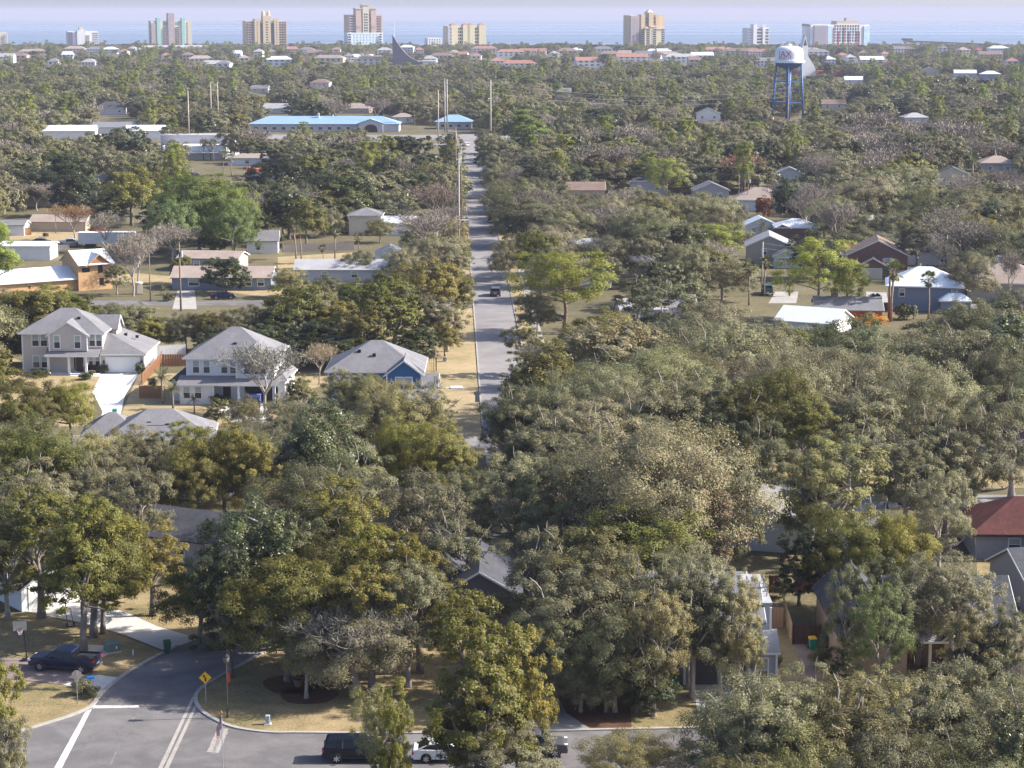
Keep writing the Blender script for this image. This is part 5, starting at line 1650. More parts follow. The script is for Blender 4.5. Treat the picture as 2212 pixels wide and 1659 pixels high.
# yellow block with red turret roofs
o, w, H = tower_block('cream yellow apartment block with small red turret roofs', 958, 1052, 56, D0 + 10, name='apartment_block')
slab(o, -w / 2, w / 2, 2, 22, 0, H, YELLOWST)
slab(o, -w / 2, -.4 * w, 0, 2, 0, H - 1, STUCCO_GREY)
for a in (-.33, -.02, .1, .4):
    slab(o, a * w - 5, a * w + 5, 0.6, 8, 0, H + 1, YELLOWST)
    mb, tr = roof_hip(a * w - 4.5, a * w + 4.5, 2, 10, H + 1.02, 3.0, 0.8)
    mb.build('roof', TILE_RED, o)
far_windows(o, -.25 * w, -.09 * w, 3, 5, H - 2, 6, 2, fill=(.7, .6), balcony=None)
far_windows(o, .2 * w, .35 * w, 3, 5, H - 2, 6, 2, fill=(.7, .55), balcony=None)
far_windows(o, .02 * w, .06 * w, 1, 5, H - 2, 6, 2, fill=(.9, .55))
far_windows(o, -.44 * w, -.41 * w, 1, 5, H - 2, 6, 0, fill=(.9, .5))
# tall ochre tower right of centre
o, w, H = tower_block('tallest ochre apartment tower standing alone right of centre', 1352, 1440, 33, D0 - 50)
slab(o, -w / 2, w / 2, 6, 28, 0, H, OCHRE)
slab(o, -.5 * w, -.26 * w, 2, 6, 0, H - 1, PINKG)  # shade of the left side painted as a darker strip
for (a, b, dz, pr) in ((-.2, -.08, 5, 3.5), (.02, .15, 8, 4.5), (.23, .33, 5, 3.5)):
    slab(o, a * w, b * w, 6 - pr, 18, 0, H + dz - 4, OCHRE)
for (a, b, t) in ((-.12, .02, .64), (.03, .22, .68), (.22, .4, .62)):
    slab(o, a * w, b * w, -1, 6, 0, H * t, YELLOWST)
    mb, tr = roof_hip(a * w, b * w, -1, 6, H * t + .02, 3, .8)
    mb.build('roof', mat('brown_tile_roof', (0.36, 0.24, 0.2), 0.85, 0.1), o)
for a in (-.19, -.03, .165, .41):
    far_windows(o, a * w - 3, a * w + 3, 1, 4, H * .62, 9, -1, fill=(.75, .7))
far_windows(o, .07 * w, .11 * w, 1, 8, H * .6, 6, -1, fill=(.9, .5), m=mat('grey_glass', (0.2, 0.22, 0.26), 0.3))
far_windows(o, -.1 * w, .22 * w, 3, H * .75, H * .95, 2, 2.4, fill=(.5, .6))
far_windows(o, -.46 * w, -.28 * w, 2, 4, H - 4, 14, 2, fill=(.3, .4), m=mat('grey_glass', (0.2, 0.22, 0.26), 0.3))
mb, tr = roof_hip(.0 * w, .16 * w, 4, 14, H + 4.02, 4, .5)
mb.build('roof', STUCCO_CREAM, o)
# white rounded block left of the water tower
o, w, H = tower_block('white banded apartment block left of the water tower', 1604, 1664, 60, D0 - 20, name='apartment_block')
slab(o, -w / 2, w / 2, 2, 18, 0, H, STUCCO_WHITE)
slab(o, .18 * w, .3 * w, 0, 10, 0, H + 4, STUCCO_WHITE)
slab(o, -.26 * w, -.1 * w, 0, 10, 0, H + 5, STUCCO_WHITE)
far_windows(o, -.07 * w, .18 * w, 1, 5, H - 1, 6, 2, fill=(.95, .5), balcony=RAILW)
far_windows(o, .3 * w, .49 * w, 1, 5, H - 1, 6, 2, fill=(.95, .5), balcony=RAILW)
far_windows(o, -.48 * w, -.3 * w, 3, 5, H - 1, 7, 2, fill=(.45, .45), m=mat('grey_glass', (0.2, 0.22, 0.26), 0.3))
# hotel with red-framed window grid
o, w, H = tower_block('wide white hotel with red-framed window grid behind the water tower', 1737, 1884, 53, D0 - 30, name='hotel')
slab(o, -w / 2, w / 2, 2, 26, 0, H, STUCCO_WHITE)
slab(o, -.44 * w, -.22 * w, 0.6, 2, 0, H - 1, mat('mauve_shade_facade', (0.36, 0.32, 0.36), .8))  # left section in mauve: its shade is put into the colour
slab(o, -.21 * w, -.15 * w, 0.9, 1.99, 2, H - 2, mat('pale_blue_mural', (0.5, 0.66, 0.74), .8, .2, .15), 'mural')
slab(o, .40 * w, .49 * w, 0.9, 1.99, 2, H - 2, mat('pale_blue_mural', (0.5, 0.66, 0.74), .8, .2, .15), 'mural')
slab(o, -.05 * w, .32 * w, 4, 20, H, H + 5, STUCCO_TAN)
slab(o, .12 * w, .16 * w, 6, 12, H + 5, H + 9, STUCCO_GREY)
slab(o, -.52 * w, -.44 * w, 3, 24, H - 2, H + 1, PINKG, 'roof_slab')
slab(o, .42 * w, .52 * w, 3, 24, H - 1, H + .5, PINKG, 'roof_slab')
far_windows(o, -.11 * w, .33 * w, 10, H * .33, H - 1, 6, 2, fill=(.62, .78), m=mat('blue_glass', (0.05, 0.09, 0.14), .25))
far_windows(o, -.11 * w, .33 * w, 8, 3, H * .3, 1, 2, fill=(.7, .8), m=mat('mauve_glass', (0.25, 0.2, 0.22), .4))
REDF = mat('red_frame', (0.55, 0.12, 0.08), .7)
for k in (0, 2, 4, 6, 9, 10):
    xx = (-.11 + .44 * k / 10) * w
    MB().box(xx - .35, xx + .35, 1.3, 1.995, H * .05, H * (.75 if k % 4 else .9)).build('red_frame', REDF, o)
far_windows(o, -.43 * w, -.24 * w, 6, 6, H - 3, 9, .6, fill=(.4, .5), m=mat('grey_glass', (0.2, 0.22, 0.26), 0.3))
# blocks at the far left
o, w, H = tower_block('white and grey apartment block at the far left of the beach', 140, 213, 66, D0 - 10, name='apartment_block')
slab(o, -w / 2, w / 2, 3, 20, 0, H - 1, STUCCO_WHITE)
slab(o, -.5 * w, -.34 * w, 1, 3, 0, H - 2, mat('slate_facade', (0.16, 0.17, 0.22), .8))
slab(o, -.2 * w, .12 * w, 0.5, 10, 0, H, STUCCO_WHITE)
slab(o, .1 * w, .2 * w, 0, 4, 0, H - 6, PINKG)
slab(o, -.12 * w, .02 * w, 2, 10, H, H + 5, STUCCO_CREAM)
far_windows(o, .3 * w, .49 * w, 3, 5, H - 3, 7, 3, fill=(.6, .6))
far_windows(o, -.49 * w, -.35 * w, 2, 5, H - 3, 7, 1, fill=(.5, .5))
o, w, H = tower_block('cream apartment block cut by the picture left edge', -25, 18, 70, D0 - 10, name='apartment_block')
slab(o, -w / 2, w / 2, 3, 20, 0, H, STUCCO_CREAM)
far_windows(o, .25 * w, .48 * w, 2, 5, H - 2, 7, 3, fill=(.5, .6), balcony=RAILW)
o, w, H = tower_block('low white block left of the cream yellow apartment block', 915, 957, 82, D0 - 40, name='apartment_block')
slab(o, -w / 2, w / 2, 3, 18, 0, H, STUCCO_WHITE)
far_windows(o, -.45 * w, .45 * w, 5, 5, H - 1, 4, 3, fill=(.4, .5))
# long white beach terrace
o, w, H = tower_block('long white terrace with grey gabled roof below the mint-striped tower', 293, 455, 97, D0 - 190, name='terrace')
volume(o, -w / 2, w / 2, 0, 14, 0, H - 5, 'hip', 4.5, STUCCO_WHITE, ROOF_LIGHT, o=.8)
for a in (-.44, -.3, .05, .42):
    volume(o, a * w - 5, a * w + 5, -3, 4, 0, H - 5, 'gable', 3, STUCCO_WHITE, ROOF_LIGHT, axis='y', o=.5)
far_windows(o, -.48 * w, .48 * w, 26, 1, H - 6, 2, 0, fill=(.4, .5))
# wedge-roofed chapel with mast
pz = at_dist(848, 2150)
o = empty('chapel', (pz.x, 2150, 0), 0, 'chapel with dark curved wedge roof sweeping up to a white mast', 'chapel')
FOOT.append((pz.x + 12, 2155, 24, 8))
zt = z_at(74, 2150)
prof = [(0, 0), (0, zt)] + [(0.5 + 30 * t, zt * (1 - t) ** 2.0 * 0.98 + 4.5 * (1 - (1 - t)) ) for t in [k / 14 for k in range(1, 15)]] + [(30.5, 0)]
MB().prism(prof, 0, 12).build('sanctuary', mat('chapel_slate', (0.14, 0.125, 0.16), .85, .12, .3), o)
ed = [(0.5 + 44 * t, max(zt * (1 - t * 44 / 30) ** 2 * .98 if t * 44 < 30 else 0, 0) + 4.5 * min(1, t * 1.4)) for t in [k / 16 for k in range(9, 17)]]
MB().prism(ed + [(x, z - 1.2) for x, z in ed[::-1]], -0.4, 12.4).build('roof_edge', WHITE, o)
MB().tube([(1.2, 6, zt - 6), (1.2, 6, z_at(45, 2150))], [.5, .3], 6).build('mast', WHITE, o)
# white church spire
pz = at_dist(1738, 1750)
o = empty('church', (pz.x, 1750, 0), rad(14), 'white church with open triangular belfry right of the water tower tank', 'church')
FOOT.append((pz.x + 3, 1755, 12, 6))
zt = z_at(76, 1750)
MB().prism([(-3.4, 0), (-3.4, zt - 13), (-2.6, zt - 9), (0.0, zt), (2.4, zt - 9), (2.6, zt - 17), (9.5, zt - 27), (9.5, 0)], 0, 6).build('tower', STUCCO_WHITE, o)
MB().prism([(-1.6, zt - 8.5), (0, zt - 3), (1.5, zt - 8.5)], -0.1, -0.006).build('belfry_opening', mat('belfry_shadow', (0.1, 0.08, 0.09)), o)
MB().tube([(0, 3, zt - .5), (0, 3, zt + 8)], [.18, .08], 5).build('spire', WHITE, o)
MB().box(-6, 38, 1, 12, 0, 5.0).build('nave', mat('brick_church', (0.3, 0.12, 0.09), .9, .15), o)
# pier
a, b = at_dist(1955, 3450), at_dist(2150, 3080)
o = empty('pier', (a.x, a.y, 0), 0, 'long dark pier on pale piles reaching into the sea at right', 'pier')
dv = b - a
zd = z_at(88, 3450)
mb = MB()
ang = math.atan2(dv.y, dv.x)
M_ = Matrix.Rotation(ang, 4, 'Z')
MB().box(0, dv.length, -3, 3, zd - 1.0, zd + .6, 0, M_).build('deck', mat('pier_deck', (0.12, 0.12, 0.15), .9), o)
MB().box(-4, 22, -5, 5, zd + .6, zd + 4.0, 0, M_).build('pier_house', mat('pier_deck', (0.12, 0.12, 0.15)), o)
pile = MB().box(-.45, .45, -2.6, 2.6, -3, zd - 1.02).mesh('pile', STUCCO_WHITE)
for k in range(34):
    q = M_ @ Vector((2 + (dv.length - 4) * k / 33, 0, 0))
    put('pile', pile, o, (q.x, q.y, 0), ang)

# ------------------------------------------------------------------ water tower
TD = 1060.0
pt = at_dist(1701.5, TD)
o = empty('water_tower', (pt.x, TD, 0), 0, 'white water tower on blue legs lettered JAX BEACH', 'water tower')
FOOT.append((pt.x, TD, 11, 11))
sc = 1.0 / scale_at(pt.x, TD, 30)
R_ = 30.6 * sc
z_top, z_sh, z_rim, z_bow = z_at(98.5, TD), z_at(112, TD), z_at(134.5, TD), z_at(149, TD)
TW = mat('tower_white', (0.76, 0.76, 0.76), .5, .04, .2)
TB = mat('tower_blue', (0.02, 0.085, 0.235), .5, .12, .3)
MB().lathe([(R_ * 1.0, z_rim), (R_ * 1.0, z_sh - 1), (R_ * .985, z_sh), (R_ * .92, z_sh + (z_top - z_sh) * .45), (R_ * .75, z_sh + (z_top - z_sh) * .78), (R_ * .4, z_top - .25), (0.05, z_top)], 40).build('tank', TW, o, True)
MB().lathe([(R_ * 1.0, z_rim), (R_ * .93, z_rim - (z_rim - z_bow) * .35), (R_ * .7, z_rim - (z_rim - z_bow) * .72), (R_ * .35, z_bow + .2), (R_ * .12, z_bow - .6)], 40).build('tank_bowl', TB, o, True)
MB().lathe([(R_ * 1.002, z_rim + .8), (R_ * 1.12, z_rim + .8), (R_ * 1.12, z_rim - .2), (R_ * 1.002, z_rim - .2)], 40).build('balcony', TW, o)
MB().cyl(0, 0, 0, z_bow, 1.25, 1.25, 14).build('riser', TB, o, True)
NL = 6
feet, heads = [], []
for k in range(NL):
    a = math.pi * 2 * (k + 0.25) / NL + 0.1
    f = Vector((math.cos(a), math.sin(a), 0))
    feet.append(f * R_ * 1.28)
    heads.append(f * R_ * 1.0 + Vector((0, 0, z_rim - .3)))
    MB().tube([feet[-1], heads[-1]], [.45, .42], 8).build('leg', TB, o, True)
    MB().tube([feet[-1] + Vector((0, 0, 0)), feet[-1] + Vector((0, 0, .8))], [.9, .7], 8).build('footing', CONCRETE, o)
for fz in (0.30, 0.68):
    q = [feet[k].lerp(heads[k], fz) for k in range(NL)]
    for k in range(NL):
        MB().tube([q[k], q[(k + 1) % NL]], [.22, .22], 6).build('strut', TB, o)
        lo_, hi_ = (0.02, 0.30) if fz < .5 else (.30, .68)
        MB().tube([feet[k].lerp(heads[k], lo_), feet[(k + 1) % NL].lerp(heads[(k + 1) % NL], hi_)], [.05, .05], 4).build('tie_rod', TB, o)
        if k % 2 == 0:
            MB().tube([q[k], Vector((0, 0, q[k].z))], [.15, .15], 5).build('strut', TB, o)
for k in range(14):
    a = k * 2 * math.pi / 14
    MB().tube([(R_ * .6 * math.cos(a), R_ * .6 * math.sin(a), z_top - 1.2), (R_ * .6 * math.cos(a), R_ * .6 * math.sin(a), z_top + random.choice((.6, .8, 2.2)))], [.12, .12], 4).build('antenna', GALV, o)
MB().lathe([(1.2, z_top - .2), (1.2, z_top + .7), (.1, z_top + 1)], 10).build('hatch', TW, o)
def tank_text(body, size, zc, az, m, name):
    cu = bpy.data.curves.new(name, 'FONT')
    cu.body = body
    cu.size = size
    cu.align_x = 'CENTER'
    cu.extrude = 0.0
    ob = bpy.data.objects.new(name, cu)
    COL.objects.link(ob)
    dg = bpy.context.evaluated_depsgraph_get()
    me = bpy.data.meshes.new_from_object(ob.evaluated_get(dg))
    bpy.data.objects.remove(ob)
    bm = bmesh.new()
    bm.from_mesh(me)
    bmesh.ops.subdivide_edges(bm, edges=bm.edges[:], cuts=2)
    for v in bm.verts:
        a = az + v.co.x / (R_ + .05)
        v.co = Vector(((R_ + .06) * math.sin(a), -(R_ + .06) * math.cos(a), zc + v.co.y))
    bm.to_mesh(me)
    bm.free()
    me.materials.clear()
    me.materials.append(m)
    return put(name, me, o)
MAG = mat('sign_magenta', (0.62, 0.02, 0.13), .6, .05)
SEA_BLUE = mat('sign_blue', (0.06, 0.22, 0.5), .6, .05)
zl = z_at(122, TD)
tank_text('JAX', 4.2, z_at(122.5, TD), -0.45, MAG, 'lettering')
tank_text('BEACH', 2.1, z_at(128.0, TD), -0.45, SEA_BLUE, 'lettering')
MB().add([(0, 0, 0), (.25, 0, 0), (.1, 0, 2.2)], [(0, 1, 2)]).build('lettering', MAG, o, False, ((R_ + .07) * math.sin(-.45), -(R_ + .07) * math.cos(-.45), z_at(119.2, TD)), -.45)

# ------------------------------------------------------------------ low beach-town houses
TOWN = []
town_cols = [(STUCCO_WHITE, ROOF_LIGHT, 'white house with pale roof'), (STUCCO_WHITE, TILE_RED, 'white house with red tile roof'), (STUCCO_CREAM, ROOF_TAN, 'cream house with tan roof'),
             (SID_PALE, METAL_WHITE, 'pale blue house with white roof'), (STUCCO_TAN, ROOF_BROWN, 'tan house with brown roof'), (STUCCO_WHITE, ROOF_GREY, 'white house with grey roof')]
marks = [(60, 'below the far left blocks'), (250, 'right of the white and grey block'), (370, 'below the mint-striped tower'), (570, 'below the domed-turret tower'), (700, 'left of the pale blue block'), (790, 'below the pale blue block'),
         (900, 'right of the dark wedge chapel'), (1005, 'below the cream yellow block'), (1130, 'right of the yellow block'), (1260, 'left of the tallest ochre tower'), (1400, 'below the tallest ochre tower'),
         (1530, 'right of the tallest ochre tower'), (1640, 'below the white banded block'), (1800, 'below the red-framed hotel'), (1930, 'between the hotel and the pier'), (2060, 'below the pier'), (2170, 'at the right beach end')]
cnt = {}
for k in range(84):
    px_ = 10 + 2195 * ((k * 0.618034) % 1.0)
    D = 2000 + 830 * random.random() ** 0.6
    q = at_dist(px_, D)
    if any((q.x - a) ** 2 + (q.y - b) ** 2 < (r_ + 9) ** 2 for a, b, r_, r2_ in FOOT):
        continue
    wm, rm, lb = town_cols[k % 6]
    red_zone = 1000 < px_ < 1160 or 2095 < px_ < 2130
    if red_zone:
        wm, rm, lb = STUCCO_WHITE, (TILE_RED if px_ < 2000 else mat('bright_red_roof', (0.42, 0.06, 0.07), .7)), 'white house with red tile roof'
    w_ = random.choice((11, 13, 15, 19, 26, 34))
    eh = random.choice((3.2, 4.5, 6.0, 6.8))
    mk = min(marks, key=lambda t: abs(t[0] - px_))[1]
    label = 'far ' + lb + ' ' + mk
    h = house(label, (q.x, q.y), random.uniform(-12, 12), name='beach_house', foot=(w_ / 2, 7), group='houses of the beach town')
    cnt.setdefault(label, []).append((px_, h))
    volume(h, -w_ / 2, w_ / 2, 0, 12, 0, eh, random.choice(['hip', 'gable', 'hip']), 3.2, wm, rm, axis='x', o=.7)
    far_windows(h, -w_ * .45, w_ * .45, int(w_ / random.choice((3.6, 5.0, 6.5))), .6, eh, 2 if eh > 5 else 1, 0, fill=(.45, .45))

NUM = 'first second third fourth fifth sixth seventh eighth ninth tenth eleventh twelfth thirteenth fourteenth fifteenth sixteenth seventeenth eighteenth nineteenth twentieth'.split()
for label, L_ in cnt.items():
    if len(L_) > 1:
        for i, (px_, h) in enumerate(sorted(L_, key=lambda t: t[0])):
            h['label'] = label + ', ' + NUM[i] + ' from left'

# ------------------------------------------------------------------ vehicles
def paint(name, col):
    return mat(name, col, 0.32, 0.05, 0.6, coat=0.25, spec=0.35)
CAR_GLASS = mat('car_glass', (0.008, 0.009, 0.012), 0.12, 0.2, spec=0.3)
PLASTIC = mat('dark_trim', (0.03, 0.03, 0.032), 0.6, 0.1)
LAMP = mat('clear_lamp', (0.6, 0.6, 0.58), 0.2, 0.05)
_wheel = {}
def wheel_meshes(r, w):
    k = (round(r, 2), round(w, 2))
    if k not in _wheel:
        n = 20
        t = MB().tube([(0, -w / 2, 0), (0, -w / 2 + .03, 0), (0, w / 2 - .03, 0), (0, w / 2, 0)], [r * .93, r, r, r * .93], n)
        rm = MB().tube([(0, -w / 2 - .004, 0), (0, w / 2 + .004, 0)], [r * .64, r * .64], n, 1)
        for a in range(6):
            c, s = math.cos(a * math.pi / 3), math.sin(a * math.pi / 3)
            for sg in (-1, 1):
                M_ = Matrix.Rotation(a * math.pi / 3, 4, 'Y')
                y = sg * (w / 2 + .012)
                rm.box(-.035, .035, y - .01, y + .01, .02, r * .62, 0, M_)
        _wheel[k] = (t.mesh('tyre', RUBBER, True), rm.mesh('rim', [CHROME, PLASTIC]))
    return _wheel[k]
SHAPES = {
    # side outlines in x (front +), z: lower body, glasshouse; then length, width, wheel x, wheel r
    'sedan': dict(body=[(-2.38, .42), (-2.40, .72), (-2.30, .98), (-1.75, 1.03), (0.95, .98), (1.9, .86), (2.28, .72), (2.38, .5), (2.34, .26), (-2.28, .26)],
                  glass=[(-2.0, 1.0), (-1.15, 1.40), (-.3, 1.46), (.35, 1.40), (1.25, .96)], roof=[(-1.35, 1.34), (-1.1, 1.42), (-.3, 1.485), (.35, 1.42), (.55, 1.35)], w=1.84, wx=(-1.38, 1.42), wr=.34),
    'suv': dict(body=[(-2.45, .5), (-2.48, .9), (-2.40, 1.15), (1.1, 1.12), (2.05, 1.02), (2.38, .85), (2.46, .55), (2.40, .32), (-2.38, .32)],
                glass=[(-2.38, 1.13), (-2.12, 1.68), (-.4, 1.76), (.35, 1.70), (1.2, 1.11)], roof=[(-2.3, 1.6), (-2.1, 1.70), (-.4, 1.79), (.35, 1.72), (.5, 1.63)], w=1.95, wx=(-1.45, 1.47), wr=.38),
    'truck': dict(body=[(-2.9, .62), (-2.92, 1.0), (-2.88, 1.18), (1.15, 1.18), (1.3, 1.22), (2.6, 1.12), (2.86, .98), (2.92, .62), (2.86, .42), (-2.85, .42)],
                  glass=[(-1.05, 1.16), (-.95, 1.80), (-.3, 1.88), (.55, 1.84), (1.35, 1.2)], roof=[(-1.02, 1.72), (-.92, 1.82), (-.3, 1.91), (.55, 1.86), (.75, 1.74)], w=2.03, wx=(-1.85, 1.8), wr=.41),
}
def car(shape, p, rz, pm, name, label, cat='car', detail=True):
    S_ = SHAPES[shape]
    o = empty(name, (p[0], p[1], 0.01), rz, label, cat)
    w = S_['w'] / 2
    bd = MB()
    poly = S_['body']
    n = len(poly)
    # lower body: full width low down, drawn in above the belt and at the nose and tail
    rings = []
    for (f, ins) in ((-1, .10), (-.97, .0), (.97, .0), (1, .10)):
        ring = []
        for (x, z) in poly:
            k = abs(x) / 2.45
            taper = 1 - 0.10 * max(0, k - .75) / .25
            xx = x * (1 - (.02 if ins else 0))
            zz_ = z if not ins else (z - .05 if z > .9 else z + .05)
            ring.append((xx, f * w * taper * (1 - 0.03 * (z > 1.0)), zz_))
        rings.append(ring)
    vs = [q for r in rings for q in r]
    fs = [tuple(range(n)), tuple(range(4 * n - 1, 3 * n - 1, -1))]
    for i in range(3):
        fs += [(i * n + k, i * n + n + k, i * n + n + (k + 1) % n, i * n + (k + 1) % n) for k in range(n)]
    bd.add(vs, fs)
    if shape == 'truck':
        body = bd.build('body', pm, o, bevel=.04)
        # load bed: dark sunken floor between the raised sides
        bed = MB().box(-2.8, -1.12, -w + .12, w - .12, 1.182, 1.19).build('bed_floor', PLASTIC, o)
        for sg in (-1, 1):
            MB().box(-2.88, -1.06, sg * (w - .05) - .05, sg * (w - .05) + .05, 1.17, 1.36).build('bed_side', pm, o, bevel=.02)
        MB().box(-2.9, -2.80, -w + .1, w - .1, .75, 1.36).build('tailgate', pm, o, bevel=.02)
    else:
        body = bd.build('body', pm, o, bevel=.045)
    g = S_['glass']
    m_ = len(g)
    zb, zt = min(z for x, z in g), max(z for x, z in g)
    hw = lambda z: w * (.93 - .17 * (z - zb) / (zt - zb))
    vs = [(x, -hw(z), z) for x, z in g] + [(x, hw(z), z) for x, z in g]
    MB().add(vs, [tuple(range(m_)), tuple(range(2 * m_ - 1, m_ - 1, -1))] + [(k, k + m_, (k + 1) % m_ + m_, (k + 1) % m_) for k in range(m_)]).build('windows', CAR_GLASS, o, bevel=.02)
    rf = S_['roof']
    k_ = len(rf)
    vs = [(x, s * (hw(min(z, zt)) + .012) * (1 if 0 < i < k_ - 1 else 1), z) for s in (-1, 1) for i, (x, z) in enumerate(rf)]
    MB().add(vs, [tuple(range(k_)), tuple(range(2 * k_ - 1, k_ - 1, -1))] + [(k, k + k_, (k + 1) % k_ + k_, (k + 1) % k_) for k in range(k_)]).build('roof', pm, o, bevel=.03)
    if detail:
        # pillars
        for sg in (-1, 1):
            for (x0, z0), (x1, z1) in ((g[0], g[1]), (g[-1], g[-2])):
                MB().tube([(x0, sg * (hw(z0) + .0), z0), (x1, sg * hw(z1), z1)], [.055, .045], 5).build('pillar', pm, o)
            xm = (g[1][0] + g[-2][0]) / 2 - .1
            MB().tube([(xm - .05, sg * (hw(zb) + .012), zb), (xm, sg * (hw(zt) + .012), zt - .03)], [.045, .04], 4).build('pillar', PLASTIC, o)
            MB().box(xm + .95, xm + 1.12, sg * (w + .0) - (.0 if sg < 0 else 0) + (0 if sg > 0 else -.2), sg * w + (.2 if sg > 0 else 0), zb + .0, zb + .14).build('wing_mirror', pm, o)
            xe = poly[1][0]
            MB().box(xe - .015, xe + .12, sg * (w - .17) - .14, sg * (w - .17) + .14, poly[1][1] + (-.05 if shape == 'sedan' else -.02), poly[1][1] + (.12 if shape == 'sedan' else .22)).build('tail_light', RED, o)
            xf = max(x for x, z in poly)
            MB().box(xf - .28, xf - .02, sg * (w - .26) - .17, sg * (w - .26) + .17, .66 if shape == 'sedan' else .84, .80 if shape == 'sedan' else 1.0).build('headlight', LAMP, o)
            MB().box(S_['wx'][0] + .45, S_['wx'][1] - .45, sg * (w - .0) - .02, sg * w + .02, .34 if shape == 'sedan' else .42, .42 if shape == 'sedan' else .52).build('side_sill', PLASTIC if shape != 'sedan' else pm, o)
        xr = min(x for x, z in poly)
        MB().box(xr - .06, xr + .05, -w * .9, w * .9, .40, .58).build('rear_bumper', CHROME if shape == 'truck' else pm, o)
        MB().box(xr - .02, xr + .0, -.26, .26, .66, .80).build('number_plate', WHITE, o)
    t, r = wheel_meshes(S_['wr'], .24)
    for x in S_['wx']:
        for sg in (-1, 1):
            MB().tube([(x, sg * (w - .26), S_['wr']), (x, sg * (w + .006), S_['wr'])], [S_['wr'] * 1.17] * 2, 20).build('wheel_arch', PLASTIC, o)
            wh = put('tyre', t, o, (x, sg * (w - .09), S_['wr']))
            put('rim', r, wh)
    FOOT.append((p[0], p[1], 2.2, 2.2))
    return o
NAVY = paint('navy_paint', (0.006, 0.014, 0.045))
DKBLUE = mat('dark_blue_paint', (0.004, 0.007, 0.016), 0.3, 0.05, 0.6, coat=0.15, spec=0.3)
WHITEP = paint('white_car_paint', (0.72, 0.72, 0.72))
GREYP = paint('grey_paint', (0.075, 0.075, 0.082))
SILVER = paint('silver_paint', (0.42, 0.43, 0.45))
BLKP = paint('black_paint', (0.012, 0.012, 0.014))
a, b = F([(255, 935)])[0], F([(640, 965)])[0]
car('truck', ((a.x + b.x) / 2 + .2, (a.y + b.y) / 2 + 1.1), math.pi - 0.19, NAVY, 'pickup_truck', 'dark blue pickup truck parked nose-in on the paver drive', 'pickup truck')
q = G(772, 1640)
car('suv', (q.x, q.y), 0.0, DKBLUE, 'parked_suv', 'black-blue SUV with chrome window line parked under the centre tree', 'car')
q = G(962, 1640)
car('sedan', (q.x, q.y), 0.0, WHITEP, 'parked_car', 'white sedan parked on the near street behind the dark SUV', 'car')
q = G(1155, 1628)
car('suv', (q.x, q.y), 0.0, GREYP, 'parked_suv', 'grey SUV with only its bonnet clear of the tree', 'car')
cars = [('truck', 1062, 480, 1.6, BLKP, 'dark pickup on the straight street beyond the shadows', 'pickup_truck'),
        ('truck', 1004, 490, 1.57, SILVER, 'grey pickup parked at the left kerb of the straight street', 'pickup_truck'),
        ('suv', 1070, 638, 1.58, GREYP, 'dark SUV leaving the sunlit junction below the pine', 'parked_suv'),
        ('sedan', 1007, 316, 1.9, WHITEP, 'white car at the far crossroads of the straight street', 'parked_car'),
        ('suv', 1052, 312, 1.5, BLKP, 'black car beside the white box at the far crossroads', 'parked_suv'),
        ('suv', 318, 432, 0.0, WHITEP, 'white SUV on the lawn right of the leaning olive oak', 'parked_suv'),
        ('sedan', 418, 382, 1.2, NAVY, 'blue car in the lane below the white warehouse', 'parked_car'),
        ('sedan', 90, 528, 0.1, BLKP, 'dark car on the lane left of the long white trailer', 'parked_car'),
        ('truck', 152, 532, 0.2, SILVER, 'silver pickup beside the long white trailer', 'pickup_truck'),
        ('sedan', 482, 646, 0.15, NAVY, 'blue car parked in front of the blue-grey bungalow', 'parked_car'),
        ('truck', 1657, 635, 1.5, mat('teal_paint', (0.02, 0.1, 0.09), .3, .05), 'teal and white pickup left of the pale garage', 'pickup_truck'),
        ('sedan', 1892, 652, 1.4, GREYP, 'dark car on the brick house drive', 'parked_car'),
        ('suv', 545, 886, 1.62, BLKP, 'black SUV with red lights in front of the white house garage', 'parked_suv'),
        ('suv', 970, 297, 1.57, NAVY, 'blue car parked in front of the pale blue pavilion', 'parked_suv'),
        ('sedan', 950, 299, 1.57, WHITEP, 'white car left of the blue car at the pavilion', 'parked_car'),
        ('sedan', 925, 300, 1.57, BLKP, 'black car at the left end of the pavilion car park', 'parked_car'),
        ('suv', 1190, 693, 0.3, BLKP, 'black car half hidden under the green pine', 'parked_suv')]
for (sh, px_, py_, rz, pm, lb, nm) in cars:
    q = G(px_, py_)
    car(sh, (q.x, q.y), rz, pm, nm, lb, 'pickup truck' if sh == 'truck' else 'car', detail=True)
# long white trailer and box
q = G(232, 534)
o = empty('box_trailer', (q.x, q.y, 0), 0.05, 'long white box trailer parked behind bare trees at left', 'trailer')
MB().box(-6.5, 6.5, -1.3, 1.3, .9, 3.6).build('body', STUCCO_WHITE, o, bevel=.05)
t, r = wheel_meshes(.5, .3)
for xx in (-4.5, -3.3, 4.4):
    for sg in (-1.1, 1.1):
        put('tyre', t, o, (xx, sg, .5))
q = G(1052, 320)
o = empty('shipping_box', (q.x + 3.0, q.y, 0), 0, 'white storage box at the kerb of the far crossroads', 'container')
MB().box(-2, 2, -1.2, 1.2, .1, 2.5).build('body', STUCCO_WHITE, o, bevel=.04)
MB().box(-2.05, 2.05, -1.25, 1.25, 2.5, 2.6).build('lid', GALV, o)
for s in (-1.6, 1.6):
    MB().box(s - .15, s + .15, -1.1, 1.1, 0, .1).build('skid', BLACK, o)

